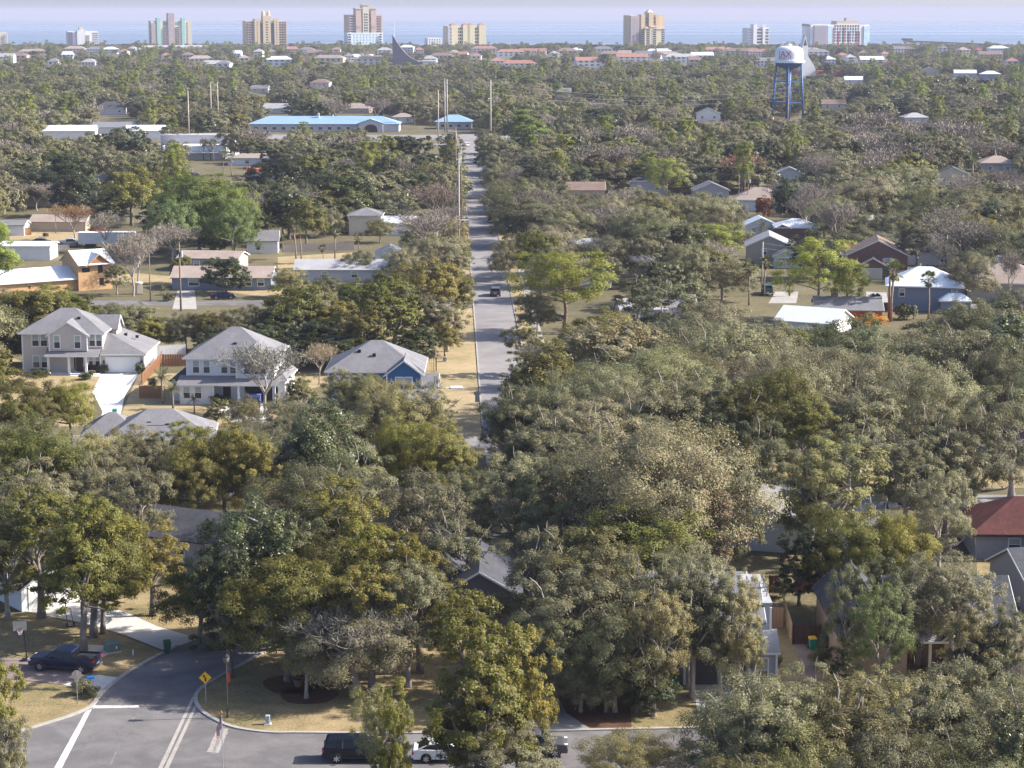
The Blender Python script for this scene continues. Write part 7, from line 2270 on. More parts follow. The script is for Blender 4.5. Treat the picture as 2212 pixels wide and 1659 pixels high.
# ------------------------------------------------------------------ trees placed one by one (near and middle distance)
BROWN = (1.06, 1.0, 1.05)
PALE = (1.25, 1.2, 1.3)
WARM = (1.15, 1.08, 0.85)
DEEP = (0.74, 0.76, 0.7)
near = [
    # bottom right oaks
    ('oak', 1650, 1452, 300, 11.5, None), ('oak', 1830, 1462, 300, 11.5, WARM), ('oak', 2010, 1452, 300, 11.5, None), ('oak', 2180, 1480, 280, 11, None),
    ('oak', 1740, 1560, 300, 10, WARM), ('oak', 1920, 1570, 300, 10, None), ('oak', 2110, 1590, 320, 10, DEEP), ('oak', 1570, 1560, 200, 9, None),
    ('dark', 2215, 1540, 150, 11, None),
    ('oak', 1640, 1640, 260, 9, WARM), ('oak', 1860, 1655, 320, 9, None), ('oak', 2060, 1660, 300, 9, None),
    ('oak', 1745, 1425, 190, 10, None), ('oak', 1900, 1432, 200, 10, WARM), ('oak', 2075, 1418, 200, 10, None), ('oak', 1985, 1500, 220, 10, None), ('oak', 1670, 1500, 200, 10, DEEP), ('oak', 1510, 1168, 150, 10.5, PALE), ('laurel', 1000, 1265, 150, 9, WARM), ('oak', 1445, 1195, 120, 11, None),
    # tall yellow-green oak in the centre and its neighbours on the near kerb
    ('laurel', 1035, 1288, 240, 15.5, None), ('laurel', 1120, 1330, 150, 13.0, WARM), ('laurel', 1045, 1430, 150, 10, DEEP), ('laurel', 850, 1455, 90, 11.5, WARM), ('laurel', 1040, 1470, 220, 9, None), ('oak', 1090, 1560, 230, 7.0, PALE),
    ('oak', 820, 1478, 130, 8.0, WARM), ('oak', 850, 1585, 70, 5.0, DEEP),
    # grey thin-leaved oak over the island
    # left edge foreground
    ('laurel', -12, 1425, 130, 11.5, WARM), ('oak', 10, 1545, 110, 8.5, PALE),
    # middle-left belt
    ('dark', 540, 1062, 260, 13.5, None), ('dark', 640, 1110, 160, 12, None), ('dark', 490, 1170, 170, 11.5, None), ('laurel', 745, 1034, 230, 14, BROWN), ('laurel', 690, 1160, 200, 11, DEEP), ('laurel', 800, 1110, 190, 13, WARM),
    ('oak', 640, 1120, 180, 11, None), ('laurel', 800, 1210, 200, 11, BROWN), ('oak', 910, 1010, 220, 13, None), ('oak', 980, 1100, 170, 11, None), ('laurel', 905, 1150, 190, 12, WARM), ('oak', 880, 1200, 170, 11, None),
    ('laurel', 730, 1250, 160, 9, DEEP), ('oak', 1000, 1000, 160, 11, None),
    ('oak', 1110, 968, 200, 12.5, None), ('oak', 1190, 990, 200, 12, None),
    # big brownish oak
    ('oak', 1430, 893, 440, 17, (1.08, .98, 1.02)), ('oak', 1330, 930, 260, 15, PALE), ('oak', 1560, 960, 200, 14, None), ('oak', 1490, 985, 260, 13.5, (1.15, .95, 1.0)), ('oak', 1400, 1040, 200, 10.5, (1.1, .95, 1.0)),
    # centre-right mass
    ('oak', 1170, 1135, 210, 12, None), ('oak', 1290, 1130, 230, 12.5, WARM), ('oak', 1250, 1215, 250, 11.5, None), ('oak', 1390, 1190, 230, 12, None), ('oak', 1330, 1290, 230, 11, DEEP), ('oak', 1415, 1265, 160, 10.5, WARM), ('oak', 1200, 1310, 190, 10.5, DEEP),
    ('oak', 1255, 1390, 190, 8, None), ('oak', 1310, 1400, 150, 7, DEEP), ('oak', 1170, 1375, 150, 8.5, None), ('dark', 1410, 1430, 110, 5, DEEP), ('dark', 1375, 1400, 130, 7.0, DEEP), ('oak', 1560, 1215, 170, 11, None), ('oak', 1490, 1230, 110, 10, None), ('oak', 1610, 1350, 100, 6.0, None),
    ('laurel', 1860, 1085, 220, 10.5, None), ('laurel', 1950, 1105, 170, 10, WARM), ('dark', 1780, 1130, 120, 8, DEEP), ('dark', 1730, 1150, 110, 7, DEEP), ('oak', 1925, 1190, 170, 11, DEEP), ('oak', 2065, 1192, 200, 10.5, PALE), ('oak', 1990, 1212, 180, 9, None), ('oak', 2110, 1300, 150, 9, WARM),
    ('oak', 1905, 1260, 130, 10, (1.0, 1.25, 0.8)), ('oak', 2145, 1345, 130, 8, None), ('oak', 2190, 1290, 120, 11, None), ('dark', 2130, 1380, 130, 7, DEEP), ('dark', 1820, 1390, 70, 4.5, None), ('oak', 2160, 1400, 140, 9, WARM),
    ('oak', 2035, 1015, 130, 11, PALE), 
    ('oak', 1500, 1192, 190, 12, None), ('oak', 1600, 1225, 120, 11, WARM), ('oak', 1690, 684, 150, 9.5, PALE), ('oak', 1765, 694, 140, 9, None), ('oak', 1640, 690, 120, 9.5, None), ('oak', 1815, 716, 120, 8.5, PALE), ('laurel', 985, 590, 90, 8, BROWN), ('oak', 955, 540, 90, 8, BROWN),
    # middle right mass
    ('oak', 1800, 935, 230, 13.5, WARM), ('oak', 1870, 900, 180, 12, None), ('oak', 2010, 870, 210, 13, None), ('oak', 2110, 880, 190, 13, None), ('oak', 2195, 830, 200, 13, None),
    ('laurel', 1690, 782, 190, 14, DEEP), ('laurel', 1600, 830, 170, 13, DEEP), ('laurel', 1740, 850, 160, 12, (0.8, 0.85, 0.8)), ('oak', 1790, 740, 240, 13, PALE), ('oak', 1900, 740, 220, 13, PALE), ('oak', 1860, 810, 220, 13, None), ('oak', 1990, 770, 220, 12.5, PALE),
    ('oak', 2080, 700, 230, 13, None), ('oak', 2170, 720, 200, 13, None), ('oak', 2120, 640, 190, 12, DEEP), ('oak', 2020, 690, 160, 10, DEEP), ('oak', 1560, 700, 260, 13.5, None), ('oak', 1480, 690, 200, 12, None), ('oak', 1660, 700, 200, 12, PALE), ('oak', 1420, 740, 200, 12, None),
    ('oak', 1450, 600, 180, 12, (0.85, 0.9, 0.85)), ('oak', 1380, 590, 120, 10, DEEP), ('laurel', 1290, 660, 170, 12, BROWN), ('laurel', 1360, 690, 150, 11, (1, .9, .9)), ('laurel', 1180, 730, 190, 12, (.8, .75, .8)), ('oak', 1120, 830, 150, 11.5, DEEP), ('oak', 1190, 790, 220, 13, DEEP), ('oak', 1280, 780, 210, 13, None), ('oak', 1340, 800, 200, 12.5, PALE),
    ('oak', 1190, 880, 200, 12, None), ('oak', 1290, 860, 220, 12.5, PALE), ('oak', 1370, 850, 210, 12, None), ('oak', 1450, 800, 200, 13, None), ('oak', 1540, 790, 190, 13, None), ('oak', 1120, 910, 140, 10, DEEP), ('oak', 1210, 930, 190, 11, None), ('oak', 1090, 855, 110, 10, DEEP),
    ('oak', 1650, 900, 160, 12, DEEP), ('dark', 1560, 900, 150, 12, DEEP), ('oak', 1960, 940, 170, 11, None), ('oak', 2050, 930, 160, 11, PALE), ('oak', 1750, 1010, 150, 9.5, DEEP),
    # left of the street
    ('laurel', 60, 806, 170, 9.5, None), ('laurel', 150, 815, 130, 8.5, WARM), ('oak', 60, 900, 180, 10, None), ('oak', 180, 905, 200, 10.5, WARM), ('oak', 290, 935, 180, 10, None), ('laurel', 480, 895, 200, 12, WARM), ('laurel', 410, 945, 150, 10.5, None), ('laurel', 550, 930, 130, 11, BROWN),
    ('dark', 700, 850, 210, 14, None), ('dark', 640, 900, 130, 11, None), ('oak', 850, 815, 200, 10.5, WARM), ('oak', 760, 800, 130, 9, WARM), ('laurel', 950, 900, 170, 11, BROWN), ('laurel', 870, 890, 150, 11, WARM), ('oak', 930, 830, 130, 9.5, None), ('laurel', 980, 950, 110, 8.5, BROWN), ('oak', 780, 960, 170, 11, None), ('oak', 70, 985, 190, 11, None), ('oak', 290, 1005, 170, 10.5, None), ('oak', 210, 970, 150, 10, None),
    ('laurel', 20, 860, 120, 9, DEEP), ('oak', 360, 950, 120, 9, None),
    ('oak', 800, 797, 140, 9, WARM), ('oak', 735, 792, 90, 9, PALE), ('oak', 868, 838, 110, 8.5, WARM), ('oak', 815, 850, 130, 8.5, None),
    ('oak', 530, 848, 80, 5.5, WARM), ('oak', 468, 858, 60, 4.5, WARM), ('oak', 605, 845, 80, 7, BROWN), ('oak', 650, 800, 80, 7, WARM), ('oak', 1135, 690, 100, 8.5, WARM), ('oak', 1140, 760, 110, 10, DEEP), ('oak', 1125, 815, 110, 10, DEEP),
    ('oak', 300, 914, 120, 8.5, WARM), ('laurel', 405, 904, 110, 9, None), ('oak', 350, 930, 110, 8, None), ('oak', 1835, 1212, 110, 10.5, DEEP),
    # belt behind the three houses
    ('laurel', 60, 610, 190, 11, DEEP), ('laurel', 150, 630, 130, 9, DEEP), ('laurel', -5, 650, 110, 9, WARM), ('oak', 240, 650, 110, 7, DEEP), ('laurel', 330, 680, 90, 6, BROWN), ('oak', 400, 672, 100, 6.5, DEEP), ('laurel', 460, 668, 110, 7, BROWN), ('oak', 540, 655, 110, 8, DEEP),
    ('laurel', 640, 596, 160, 12, DEEP), ('laurel', 720, 640, 110, 9, BROWN), ('dark', 600, 660, 120, 8, DEEP), ('laurel', 850, 596, 140, 13, DEEP), ('laurel', 790, 640, 110, 11, (.7, .7, .7)), ('laurel', 930, 550, 140, 12, BROWN), ('oak', 900, 620, 110, 10, DEEP), ('oak', 965, 640, 110, 9, BROWN), ('dark', 690, 690, 140, 7, DEEP), ('dark', 800, 700, 140, 6.5, DEEP), ('dark', 900, 700, 100, 6, DEEP),
    ('laurel', 960, 690, 70, 6, BROWN), ('dark', 560, 700, 110, 6, DEEP), ('dark', 470, 705, 110, 5.5, DEEP), ('dark', 20, 690, 110, 7, DEEP), ('dark', 640, 720, 110, 5.5, DEEP), ('dark', 740, 725, 120, 5.5, DEEP), ('dark', 860, 730, 110, 5, DEEP), ('oak', 300, 650, 90, 6.5, None), ('oak', 510, 690, 90, 6, BROWN),
    # middle left, one by one
    ('dark', 487, 552, 105, 7.5, None), ('laurel', 280, 352, 140, 16, BROWN), ('dark', 140, 330, 140, 15, DEEP), ('dark', 50, 350, 120, 13, DEEP), ('dark', 230, 415, 90, 9, DEEP), ('dark', 745, 352, 160, 15, (1.3, 1.25, 1.0)), ('laurel', 660, 420, 100, 12, None), ('oak', 610, 400, 100, 12, None), ('dark', 160, 370, 120, 12, DEEP),
    ('dark', 270, 270, 110, 13, None), ('oak', 380, 300, 70, 9, None), ('dark', 590, 330, 130, 13, DEEP), ('dark', 890, 290, 110, 14, DEEP), ('oak', 860, 400, 100, 11, None), ('oak', 700, 440, 90, 8, None), ('laurel', 390, 548, 50, 6, DEEP), ('oak', 840, 590, 60, 7, BROWN),
    ('oak', 430, 390, 190, 16, (.85, 1.12, .55)), ('oak', 500, 425, 130, 14, (.85, 1.1, .55)), ('oak', 375, 420, 120, 14, (.75, 1.0, .6)), ('laurel', 690, 330, 120, 12, (1, 1.1, 1)), ('oak', 780, 330, 110, 12, None), ('laurel', 560, 440, 60, 8, BROWN), ('oak', 905, 480, 90, 8, (.8, 1.1, .7)), ('oak', 780, 540, 80, 6, DEEP), ('oak', 870, 530, 90, 9, BROWN),
    ('oak', 1380, 400, 110, 9, None), ('oak', 1520, 412, 90, 8, DEEP), ('oak', 1700, 385, 90, 8, None), ('oak', 1250, 418, 90, 8, WARM), ('oak', 1590, 430, 60, 6, None), ('oak', 820, 470, 70, 6, WARM), ('laurel', 470, 560, 60, 5, BROWN), ('oak', 620, 575, 80, 6, WARM), ('oak', 700, 590, 70, 5, DEEP), ('oak', 250, 570, 60, 6, WARM),
    # right of the street, middle distance
    ('oak', 1130, 380, 170, 14, DEEP), ('oak', 1150, 420, 190, 12, None), ('oak', 1090, 300, 120, 12, DEEP), ('oak', 1230, 440, 150, 12, None), ('oak', 1330, 420, 140, 12, PALE), ('oak', 1190, 480, 150, 11, PALE), ('oak', 1300, 500, 150, 11, DEEP), ('oak', 1410, 500, 130, 11, PALE), ('oak', 1100, 510, 100, 9, DEEP),
    ('oak', 1520, 330, 130, 12, None), ('oak', 1620, 330, 120, 12, DEEP), ('oak', 1800, 320, 150, 12, None), ('oak', 1950, 350, 150, 12, None), ('laurel', 1960, 330, 110, 12, BROWN), ('oak', 2080, 400, 180, 12, None), ('oak', 2000, 420, 150, 12, DEEP), ('oak', 1810, 420, 130, 11, None), ('oak', 1920, 450, 130, 11, DEEP), ('oak', 2100, 460, 150, 11, None), ('oak', 2190, 420, 140, 12, None), ('oak', 1560, 450, 130, 11, None), ('laurel', 1650, 420, 40, 7, (1.4, .55, .3)),
    ('oak', 1985, 460, 100, 13, BROWN), ('oak', 2100, 540, 130, 11, PALE), ('oak', 1480, 520, 120, 12, None),
]
for k, (kd, cx, yt, w_, h_, ti) in enumerate(near):
    T(kd, cx, yt, w_, h_, ti, var=k)
# trees hugging the straight street
for k, (D, sd_, h_, r_, kd) in enumerate([(405, -1, 8, 3.6, 'oak'), (440, -1, 7, 3.4, 'laurel'), (470, -1, 8, 3.8, 'oak'), (505, -1, 7.5, 4, 'bare'), (548, -1, 9, 4.2, 'oak'), (590, -1, 8, 4, 'dark'), (640, -1, 9, 4.6, 'oak'), (690, -1, 9, 4.5, 'oak'), (735, -1, 9, 4.5, 'laurel'), (790, -1, 9, 5, 'oak'),
                                     (345, 1, 8, 4, 'oak'), (440, 1, 8, 4, 'oak'), (480, 1, 10, 5.5, 'oak'), (520, 1, 10, 6, 'oak'), (560, 1, 10, 6, 'oak'), (610, 1, 11, 6.5, 'oak'), (660, 1, 10, 6, 'oak'), (705, 1, 10, 6, 'dark'), (750, 1, 11, 6.5, 'oak'), (800, 1, 10, 6, 'oak')]):
    tree(kd, road_x(D) + sd_ * (RW + 1.0 + r_ * (.66 if sd_ < 0 else (.5 if D < 450 else .28))), D, h_, r_, [None, DEEP, WARM][k % 3], var=k)
for (x_, h_, r_) in ((17.5, 8.8, 5.6), (27.5, 9.0, 6.2), (8.6, 4.8, 3.9), (37, 9.0, 6.0)):
    tree('oak', x_, 138.0, h_, r_, random.choice((None, PALE, WARM)))
# trees with their foot in view
for k, a in enumerate([('laurel', 181, 1404, 1062, 190, None), ('laurel', 203, 1376, 1080, 200, WARM), ('laurel', 222, 1368, 1090, 230, BROWN), ('laurel', 90, 1334, 1040, 200, None), ('oak', 17, 1337, 1110, 150, WARM), ('laurel', 330, 1330, 1120, 170, BROWN),
          ('laurel', 622, 1470, 1195, 300, None), ('oak', 662, 1508, 1330, 120, WARM), ('oak', 770, 1500, 1285, 290, PALE), ('oak', 690, 1480, 1330, 150, None), ('laurel', 430, 1390, 1200, 190, DEEP)]):
    TF(*a, var=k)
# bare and thinly leafed trees
for k, a in enumerate([('bare', 575, 896, 742, 170, (.85, .95, .95)), ('bare', 765, 1502, 1285, 290, (.9, 1.0, 1.0)), ('bare', 690, 830, 740, 90, (1.1, 1.1, .8)), ('bare', 940, 500, 395, 110, (1.15, 1.0, .95)), ('bare', 288, 640, 495, 110, (1, 1, 1)), ('bare', 300, 620, 500, 90, None),
          ('bare', 1290, 400, 320, 100, None), ('bare', 1600, 420, 330, 90, (1.3, .7, .65)), ('bare', 2070, 350, 250, 110, None), ('bare', 1880, 330, 240, 100, None), ('bare', 1940, 335, 260, 80, None), ('bare', 160, 520, 440, 90, (1.4, .9, .55)),
          ('bare', 1690, 470, 395, 70, None), ('bare', 2030, 610, 510, 80, (.95, 1, .95)), ('bare', 1110, 405, 360, 90, (1.0, .7, .6)), ('bare', 455, 345, 298, 40, None), ('bare', 230, 545, 455, 80, None), ('bare', 80, 455, 395, 90, None), ('bare', 2180, 660, 540, 60, None),
          ('bare', 1240, 555, 470, 110, (.8, .8, .8)), ('bare', 1350, 560, 480, 90, (.8, .8, .8)), ('bare', 2200, 1560, 1430, 70, None), ('bare', 610, 345, 300, 60, None), ('bare', 1170, 840, 740, 90, (.9, .9, .85))]):
    TF(*a, var=k)
# pines
for k, a in enumerate([('pine', 1217, 722, 552, 250, (1.15, 1.1, 1)), ('pine', 1545, 585, 486, 150, (1, 1, 1)), ('pine', 1765, 690, 520, 170, (1.1, 1.05, 1)), ('pine', 1830, 690, 570, 110, (1, 1, 1)), ('pine', 430, 540, 382, 190, (.75, .8, .9)), ('pine', 505, 545, 410, 130, (.75, .8, .8)), ('pine', 380, 520, 392, 120, (.7, .8, .9)),
          ('pine', -10, 660, 480, 120, (1, 1, 1)), ('pine', 1140, 345, 240, 110, (.8, .85, .9)), ('pine', 1440, 440, 345, 110, (.9, .95, .9)), ('pine', 1400, 420, 330, 70, (.8, .85, .9)), ('pine', 1630, 340, 265, 80, (.9, .9, .9)), ('pine', 1140, 215, 165, 90, (.75, .8, .8)), ('pine', 1195, 215, 180, 60, (.8, .85, .8)), ('pine', 370, 330, 255, 60, (.7, .75, .8))]):
    TF(*a, var=k)
# palms, conifers, shrubs
for k, a in enumerate([('sabal', 1651, 640, 558, 50), ('sabal', 1618, 660, 565, 60), ('sabal', 1925, 695, 570, 55), ('sabal', 2005, 690, 590, 60), ('sabal', 1985, 660, 575, 40), ('sabal', 640, 565, 478, 45), ('sabal', 440, 345, 300, 30), ('sabal', 462, 350, 305, 30), ('sabal', 1965, 412, 363, 28), ('sabal', 500, 380, 335, 35),
          ('feather', 2100, 392, 338, 55), ('feather', 580, 525, 460, 50), ('feather', 1780, 520, 455, 45), ('feather', 374, 884, 830, 55), ('feather', 352, 872, 785, 55), ('feather', 420, 893, 860, 45), ('feather', 945, 890, 840, 75), ('feather', 1645, 520, 480, 40), ('feather', 356, 650, 620, 32), ('feather', 1705, 640, 618, 45),
          ('cone', 1810, 530, 455, 40), ('cone', 1862, 520, 440, 55), ('cone', 2030, 390, 335, 40), ('gold', 1885, 705, 672, 75), ('sabal', 700, 580, 530, 40), ('sabal', 612, 545, 510, 30), ('feather', 2075, 350, 310, 40)]):
    TF(*a, var=k)
for (px_, py_, w_, h_, ti) in ((185, 820, 40, 1.3, None), (90, 812, 60, 1.3, DEEP), (225, 806, 26, 1.6, None), (302, 808, 28, 2.0, None), (330, 838, 24, 1.8, WARM), (178, 1500, 60, 1.4, DEEP), (200, 1508, 40, 1.1, DEEP), (480, 875, 60, 1.6, None), (930, 835, 24, 2.0, WARM), (1690, 1290, 60, 2.2, None), (1735, 1270, 60, 2.4, WARM),
                         (1770, 1440, 60, 1.8, DEEP), (1680, 1440, 30, 1.2, DEEP), (2010, 1420, 50, 1.5, None), (1890, 660, 30, 2.5, DEEP), (1955, 690, 60, 3.2, DEEP), (1930, 530, 50, 3.5, (.8, 1.4, .7)), (1990, 560, 60, 5.0, DEEP), (365, 650, 30, 1.5, None), (660, 640, 60, 2.0, WARM), (1480, 640, 60, 3, DEEP), (98, 512, 16, 1.2, DEEP), (1460, 445, 40, 3, DEEP), (1205, 1300, 50, 2.2, DEEP)):
    p = G(px_, py_)
    tree('shrub', p.x, p.y, h_, w_ * .5 / scale_at(p.x, p.y), ti)

# ------------------------------------------------------------------ the rest of the canopy
LIM = {'house with white metal gable roof behind the mid-right oaks': .75, 'open carport roof among the mid-right oaks': .7, 'low grey roof right of the green pine trunk': .8, 'long grey-roofed house behind twisted oak limbs': .55,
       'house with broad grey roof beside the big brownish oak': .5, 'low house with blue-grey roof behind the tan brick house': .7, 'lean-to house with pale blue-grey roof at the lower right edge': .6, 'grey shingled house with dark garage door and corner window bay': .4,
       'long building with pale blue metal roof and arched grey entrance': .4, 'broad pale metal-roofed hall at the upper left': .75, 'pale gable-roofed hall beside the tall concrete pole': .75, 'white walled warehouse with pilasters at upper left': .5, 'flat pale roof half hidden by dark trees at upper left': .85,
       'far yellow gable house below the pier': .4, 'white gable house half hidden in far canopy': .6, 'tan bungalow behind an orange-leaved tree on the left lawn': .6, 'pinkish brown roofed house at the upper left among bare trees': .6,
       'brown-roofed house right of the straight street': .75, 'lavender-grey two-storey house right of the tall pine trunks': .75, 'grey-roofed gable house left of the tan-roofed house': .75, 'pale blue gable end peeping between oaks': .8, 'white-roofed house behind a small palm': .55, 'brick house with white roof behind pinkish bare shrubs': .5}
REST = {r_[-1] for r_ in rest}
protect = []                                 # [x0, y0, x1, y1, distance, limit, used]
def protect_object(o, limit):
    xs, ys = [], []
    M = Matrix.Translation(o.location) @ o.rotation_euler.to_matrix().to_4x4()
    for c in o.children:
        if c.type != 'MESH':
            continue
        L = Matrix.Translation(c.location) @ c.rotation_euler.to_matrix().to_4x4()
        for q in c.bound_box:
            w = M @ (L @ Vector(q))
            u, v = proj(*w)
            xs.append(u)
            ys.append(v)
    if xs:
        protect.append([min(xs), min(ys), max(xs), max(ys), o.location.y, limit, 0.0])
for o in list(S.objects):
    if o.parent is None and o.type == 'EMPTY' and 'category' in o:
        c = o['category']
        if c in ('house', 'garage', 'warehouse', 'hall', 'building') and not o.name.startswith(('apartment', 'beach', 'hotel', 'terrace')):
            protect_object(o, LIM.get(o['label'], .62 if o['label'] in REST else .42))
        elif o.name.startswith('beach'):
            protect_object(o, .75)
        elif c in ('car', 'pickup truck', 'trailer', 'container', 'toilet', 'sign', 'chapel', 'church'):
            protect_object(o, .12)
        elif c == 'water tower':
            protect_object(o, .10)
        elif c in ('fence', 'gate'):
            protect_object(o, .5)
for w_ in [(1015, 330, 1075, 470, 850, .06, 0), (1020, 460, 1095, 700, 600, .03, 0), (1030, 640, 1110, 800, 420, .02, 0), (870, 690, 1035, 900, 380, .02, 0), (985, 930, 1080, 985, 285, .1, 0), (0, 1330, 480, 1659, 200, .0, 0), (430, 1430, 760, 1659, 175, .0, 0), (690, 1580, 1230, 1659, 170, .0, 0),
           (30, 660, 350, 820, 330, .02, 0), (300, 760, 460, 890, 310, .03, 0), (610, 750, 730, 850, 330, .1, 0), (1120, 1480, 1500, 1580, 175, .02, 0), (1640, 1290, 1740, 1480, 185, .02, 0), (1600, 1060, 2212, 1110, 228, .3, 0), (2100, 1200, 2212, 1270, 205, .05, 0), (2040, 1010, 2212, 1060, 245, .2, 0),
           (20, 480, 190, 560, 520, .15, 0), (180, 590, 480, 670, 430, .12, 0), (600, 540, 780, 580, 520, .25, 0), (1870, 625, 1925, 660, 430, .1, 0), (545, 250, 1020, 290, 990, .32, 0), (830, 290, 1075, 330, 950, .2, 0), (1655, 95, 1740, 240, 1060, .05, 0), (390, 190, 480, 320, 900, .25, 0), (940, 170, 1065, 310, 950, .25, 0), (1655, 625, 1700, 660, 430, .2, 0)]:
    protect.append(list(w_))
PR = np.array(protect)
hand = np.array([(t[2], t[3], t[5]) for t in TREES if t[1] not in ('shrub', 'gold')])
footp = np.array(FOOT)
def free(x, y, h, r, tight=0.62):
    # not inside houses, roads or other trees
    if np.any((np.abs(footp[:, 0] - x) < footp[:, 2] + 1.2) & (np.abs(footp[:, 1] - y) < footp[:, 3] + 1.6)):
        return False
    if 240 < y < 935 and abs(x - road_x(y)) < RW + 1.5 + r * .5:
        return False
    for D in (858, 908):
        if abs(y - (D - x * .02)) < 14 and -120 < x < 120:
            return False
    if len(hand) and np.any((hand[:, 0] - x) ** 2 + (hand[:, 1] - y) ** 2 < (tight * (hand[:, 2] + r)) ** 2):
        return False
    u, vb = proj(x, y, h * .12)
    _, vt = proj(x, y, h)
    w = r * .9 * scale_at(x, y, h * .5)
    x0, x1 = u - w, u + w
    ox = np.minimum(PR[:, 2], x1) - np.maximum(PR[:, 0], x0)
    oy = np.minimum(PR[:, 3], vb) - np.maximum(PR[:, 1], vt)
    hit = (ox > 0) & (oy > 0) & (PR[:, 4] > y)
    if hit.any():
        a = np.where(hit, ox * oy / ((PR[:, 2] - PR[:, 0]) * (PR[:, 3] - PR[:, 1])), 0)
        if np.any(PR[:, 6] + a > PR[:, 5] + 1e-9 + np.where(hit, 0, 9)):
            return False
        PR[:, 6] += a
    return True
TINTS = [None, DEEP, PALE, WARM, BROWN, (.85, .9, .85), (1.0, 1.1, .9)]
def pick_kind(D):
    t = random.random()
    if D < 420:
        return 'oak' if t < .72 else 'laurel' if t < .85 else 'dark' if t < .97 else 'bare'
    return ('oak' if t < .52 else 'dark' if t < .65 else 'laurel' if t < .75 else 'bare' if t < (.87 if D < 900 else .82) else 'pine' if t < .91 else 'sabal' if t < .975 else 'rust')
SIZE = {'oak': (8.5, 14, 6.2, 10.5), 'laurel': (8, 13, 4.6, 7.6), 'dark': (8.5, 14.5, 4.8, 8.0), 'bare': (8.5, 14, 4.8, 8.2), 'pine': (12, 18, 3.0, 4.8), 'sabal': (6, 10, 1.6, 1.8), 'rust': (4.5, 8, 2.4, 4)}
cand = []
y = 172.0
while y < 2960:
    s = 8.6 if y < 420 else (10.4 if y < 800 else 13.2)
    half = (y * math.cos(_p) + 12) * (1130 / FV) + 8
    x = -half + random.random() * s
    while x < half:
        cand.append((x + random.uniform(-.42, .42) * s, y + random.uniform(-.42, .42) * s))
        x += s
    y += s * (0.9 if y < 1500 else 1.0)
cand.sort(key=lambda c: c[1])
QUOTA = {'oak': 292, 'laurel': 190, 'dark': 190, 'bare': 190, 'pine': 80, 'sabal': 110, 'rust': 70}
used = {}
for t in TREES:
    used[t[1]] = used.get(t[1], 0) + 1
far_pts = {k: [] for k in QUOTA}
for (x, y) in cand:
    kd = pick_kind(y)
    a, b, c, d = SIZE[kd]
    h_, r_ = random.uniform(a, b), random.uniform(c, d)
    if y > 2500:
        h_ *= .8
    if not free(x, y, h_, r_, .6 if y < 420 else .48):
        continue
    if used.get(kd, 0) < QUOTA[kd]:
        used[kd] = used.get(kd, 0) + 1
        tree(kd, x, y, h_, r_, random.choice(TINTS) if kd in ('oak', 'laurel', 'dark') else None)
    else:
        far_pts[kd].append((x, y, h_, r_))
print('individual trees', len(TREES), {k: len(v) for k, v in far_pts.items()})
# beach palms along the shore line: small but countable, standing against the sea
for k in range(36):
    px_ = 30 + 2170 * ((k * .618) % 1)
    q = at_dist(px_, random.uniform(2500, 2860))
    if used['sabal'] < 200 and not np.any((np.abs(footp[:, 0] - q.x) < footp[:, 2]) & (np.abs(footp[:, 1] - q.y) < footp[:, 3])):
        used['sabal'] += 1
        tree('sabal', q.x, q.y, random.uniform(11, 16), 2.4)

# the far mass of treetops: one object, treetops instanced on points
def canopy_mass(name, label, pts, meshes, mats_src):
    me = bpy.data.meshes.new(name)
    me.from_pydata([(p[0], p[1], 0) for p in pts], [], [])
    sc_ = me.attributes.new('tree_scale', 'FLOAT_VECTOR', 'POINT')
    sc_.data.foreach_set('vector', np.array([(p[3] / mats_src['R'], p[3] / mats_src['R'], p[2] / mats_src['H']) for p in pts], dtype=np.float32).reshape(-1))
    ix = me.attributes.new('pick', 'INT', 'POINT')
    ix.data.foreach_set('value', np.array([random.randrange(len(meshes)) for p in pts], dtype=np.int32))
    o = put(name, me)
    ng = bpy.data.node_groups.new(name, 'GeometryNodeTree')
    ng.interface.new_socket('Geometry', in_out='INPUT', socket_type='NodeSocketGeometry')
    ng.interface.new_socket('Geometry', in_out='OUTPUT', socket_type='NodeSocketGeometry')
    N, L = ng.nodes, ng.links
    gi, go = N.new('NodeGroupInput'), N.new('NodeGroupOutput')
    join = N.new('GeometryNodeJoinGeometry')
    at_s = N.new('GeometryNodeInputNamedAttribute'); at_s.data_type = 'FLOAT_VECTOR'; at_s.inputs[0].default_value = 'tree_scale'
    at_i = N.new('GeometryNodeInputNamedAttribute'); at_i.data_type = 'INT'; at_i.inputs[0].default_value = 'pick'
    rv = N.new('FunctionNodeRandomValue'); rv.data_type = 'FLOAT'
    rv.inputs[2].default_value, rv.inputs[3].default_value = 0.0, 6.283
    cb = N.new('ShaderNodeCombineXYZ')
    L.new(rv.outputs[1], cb.inputs[2])
    for k, ob in enumerate(meshes):
        ip = N.new('GeometryNodeInstanceOnPoints')
        oi = N.new('GeometryNodeObjectInfo')
        oi.inputs[0].default_value = ob
        oi.transform_space = 'ORIGINAL'
        eq = N.new('FunctionNodeCompare'); eq.data_type = 'INT'; eq.operation = 'EQUAL'
        L.new(at_i.outputs[0], eq.inputs[2])
        eq.inputs[3].default_value = k
        L.new(gi.outputs[0], ip.inputs['Points'])
        L.new(eq.outputs[0], ip.inputs['Selection'])
        L.new(oi.outputs['Geometry'], ip.inputs['Instance'])
        L.new(cb.outputs[0], ip.inputs['Rotation'])
        L.new(at_s.outputs[0], ip.inputs['Scale'])
        L.new(ip.outputs[0], join.inputs[0])
    L.new(join.outputs[0], go.inputs[0])
    md = o.modifiers.new('canopy', 'NODES')
    md.node_group = ng
    return structure(o, 'stuff', label)
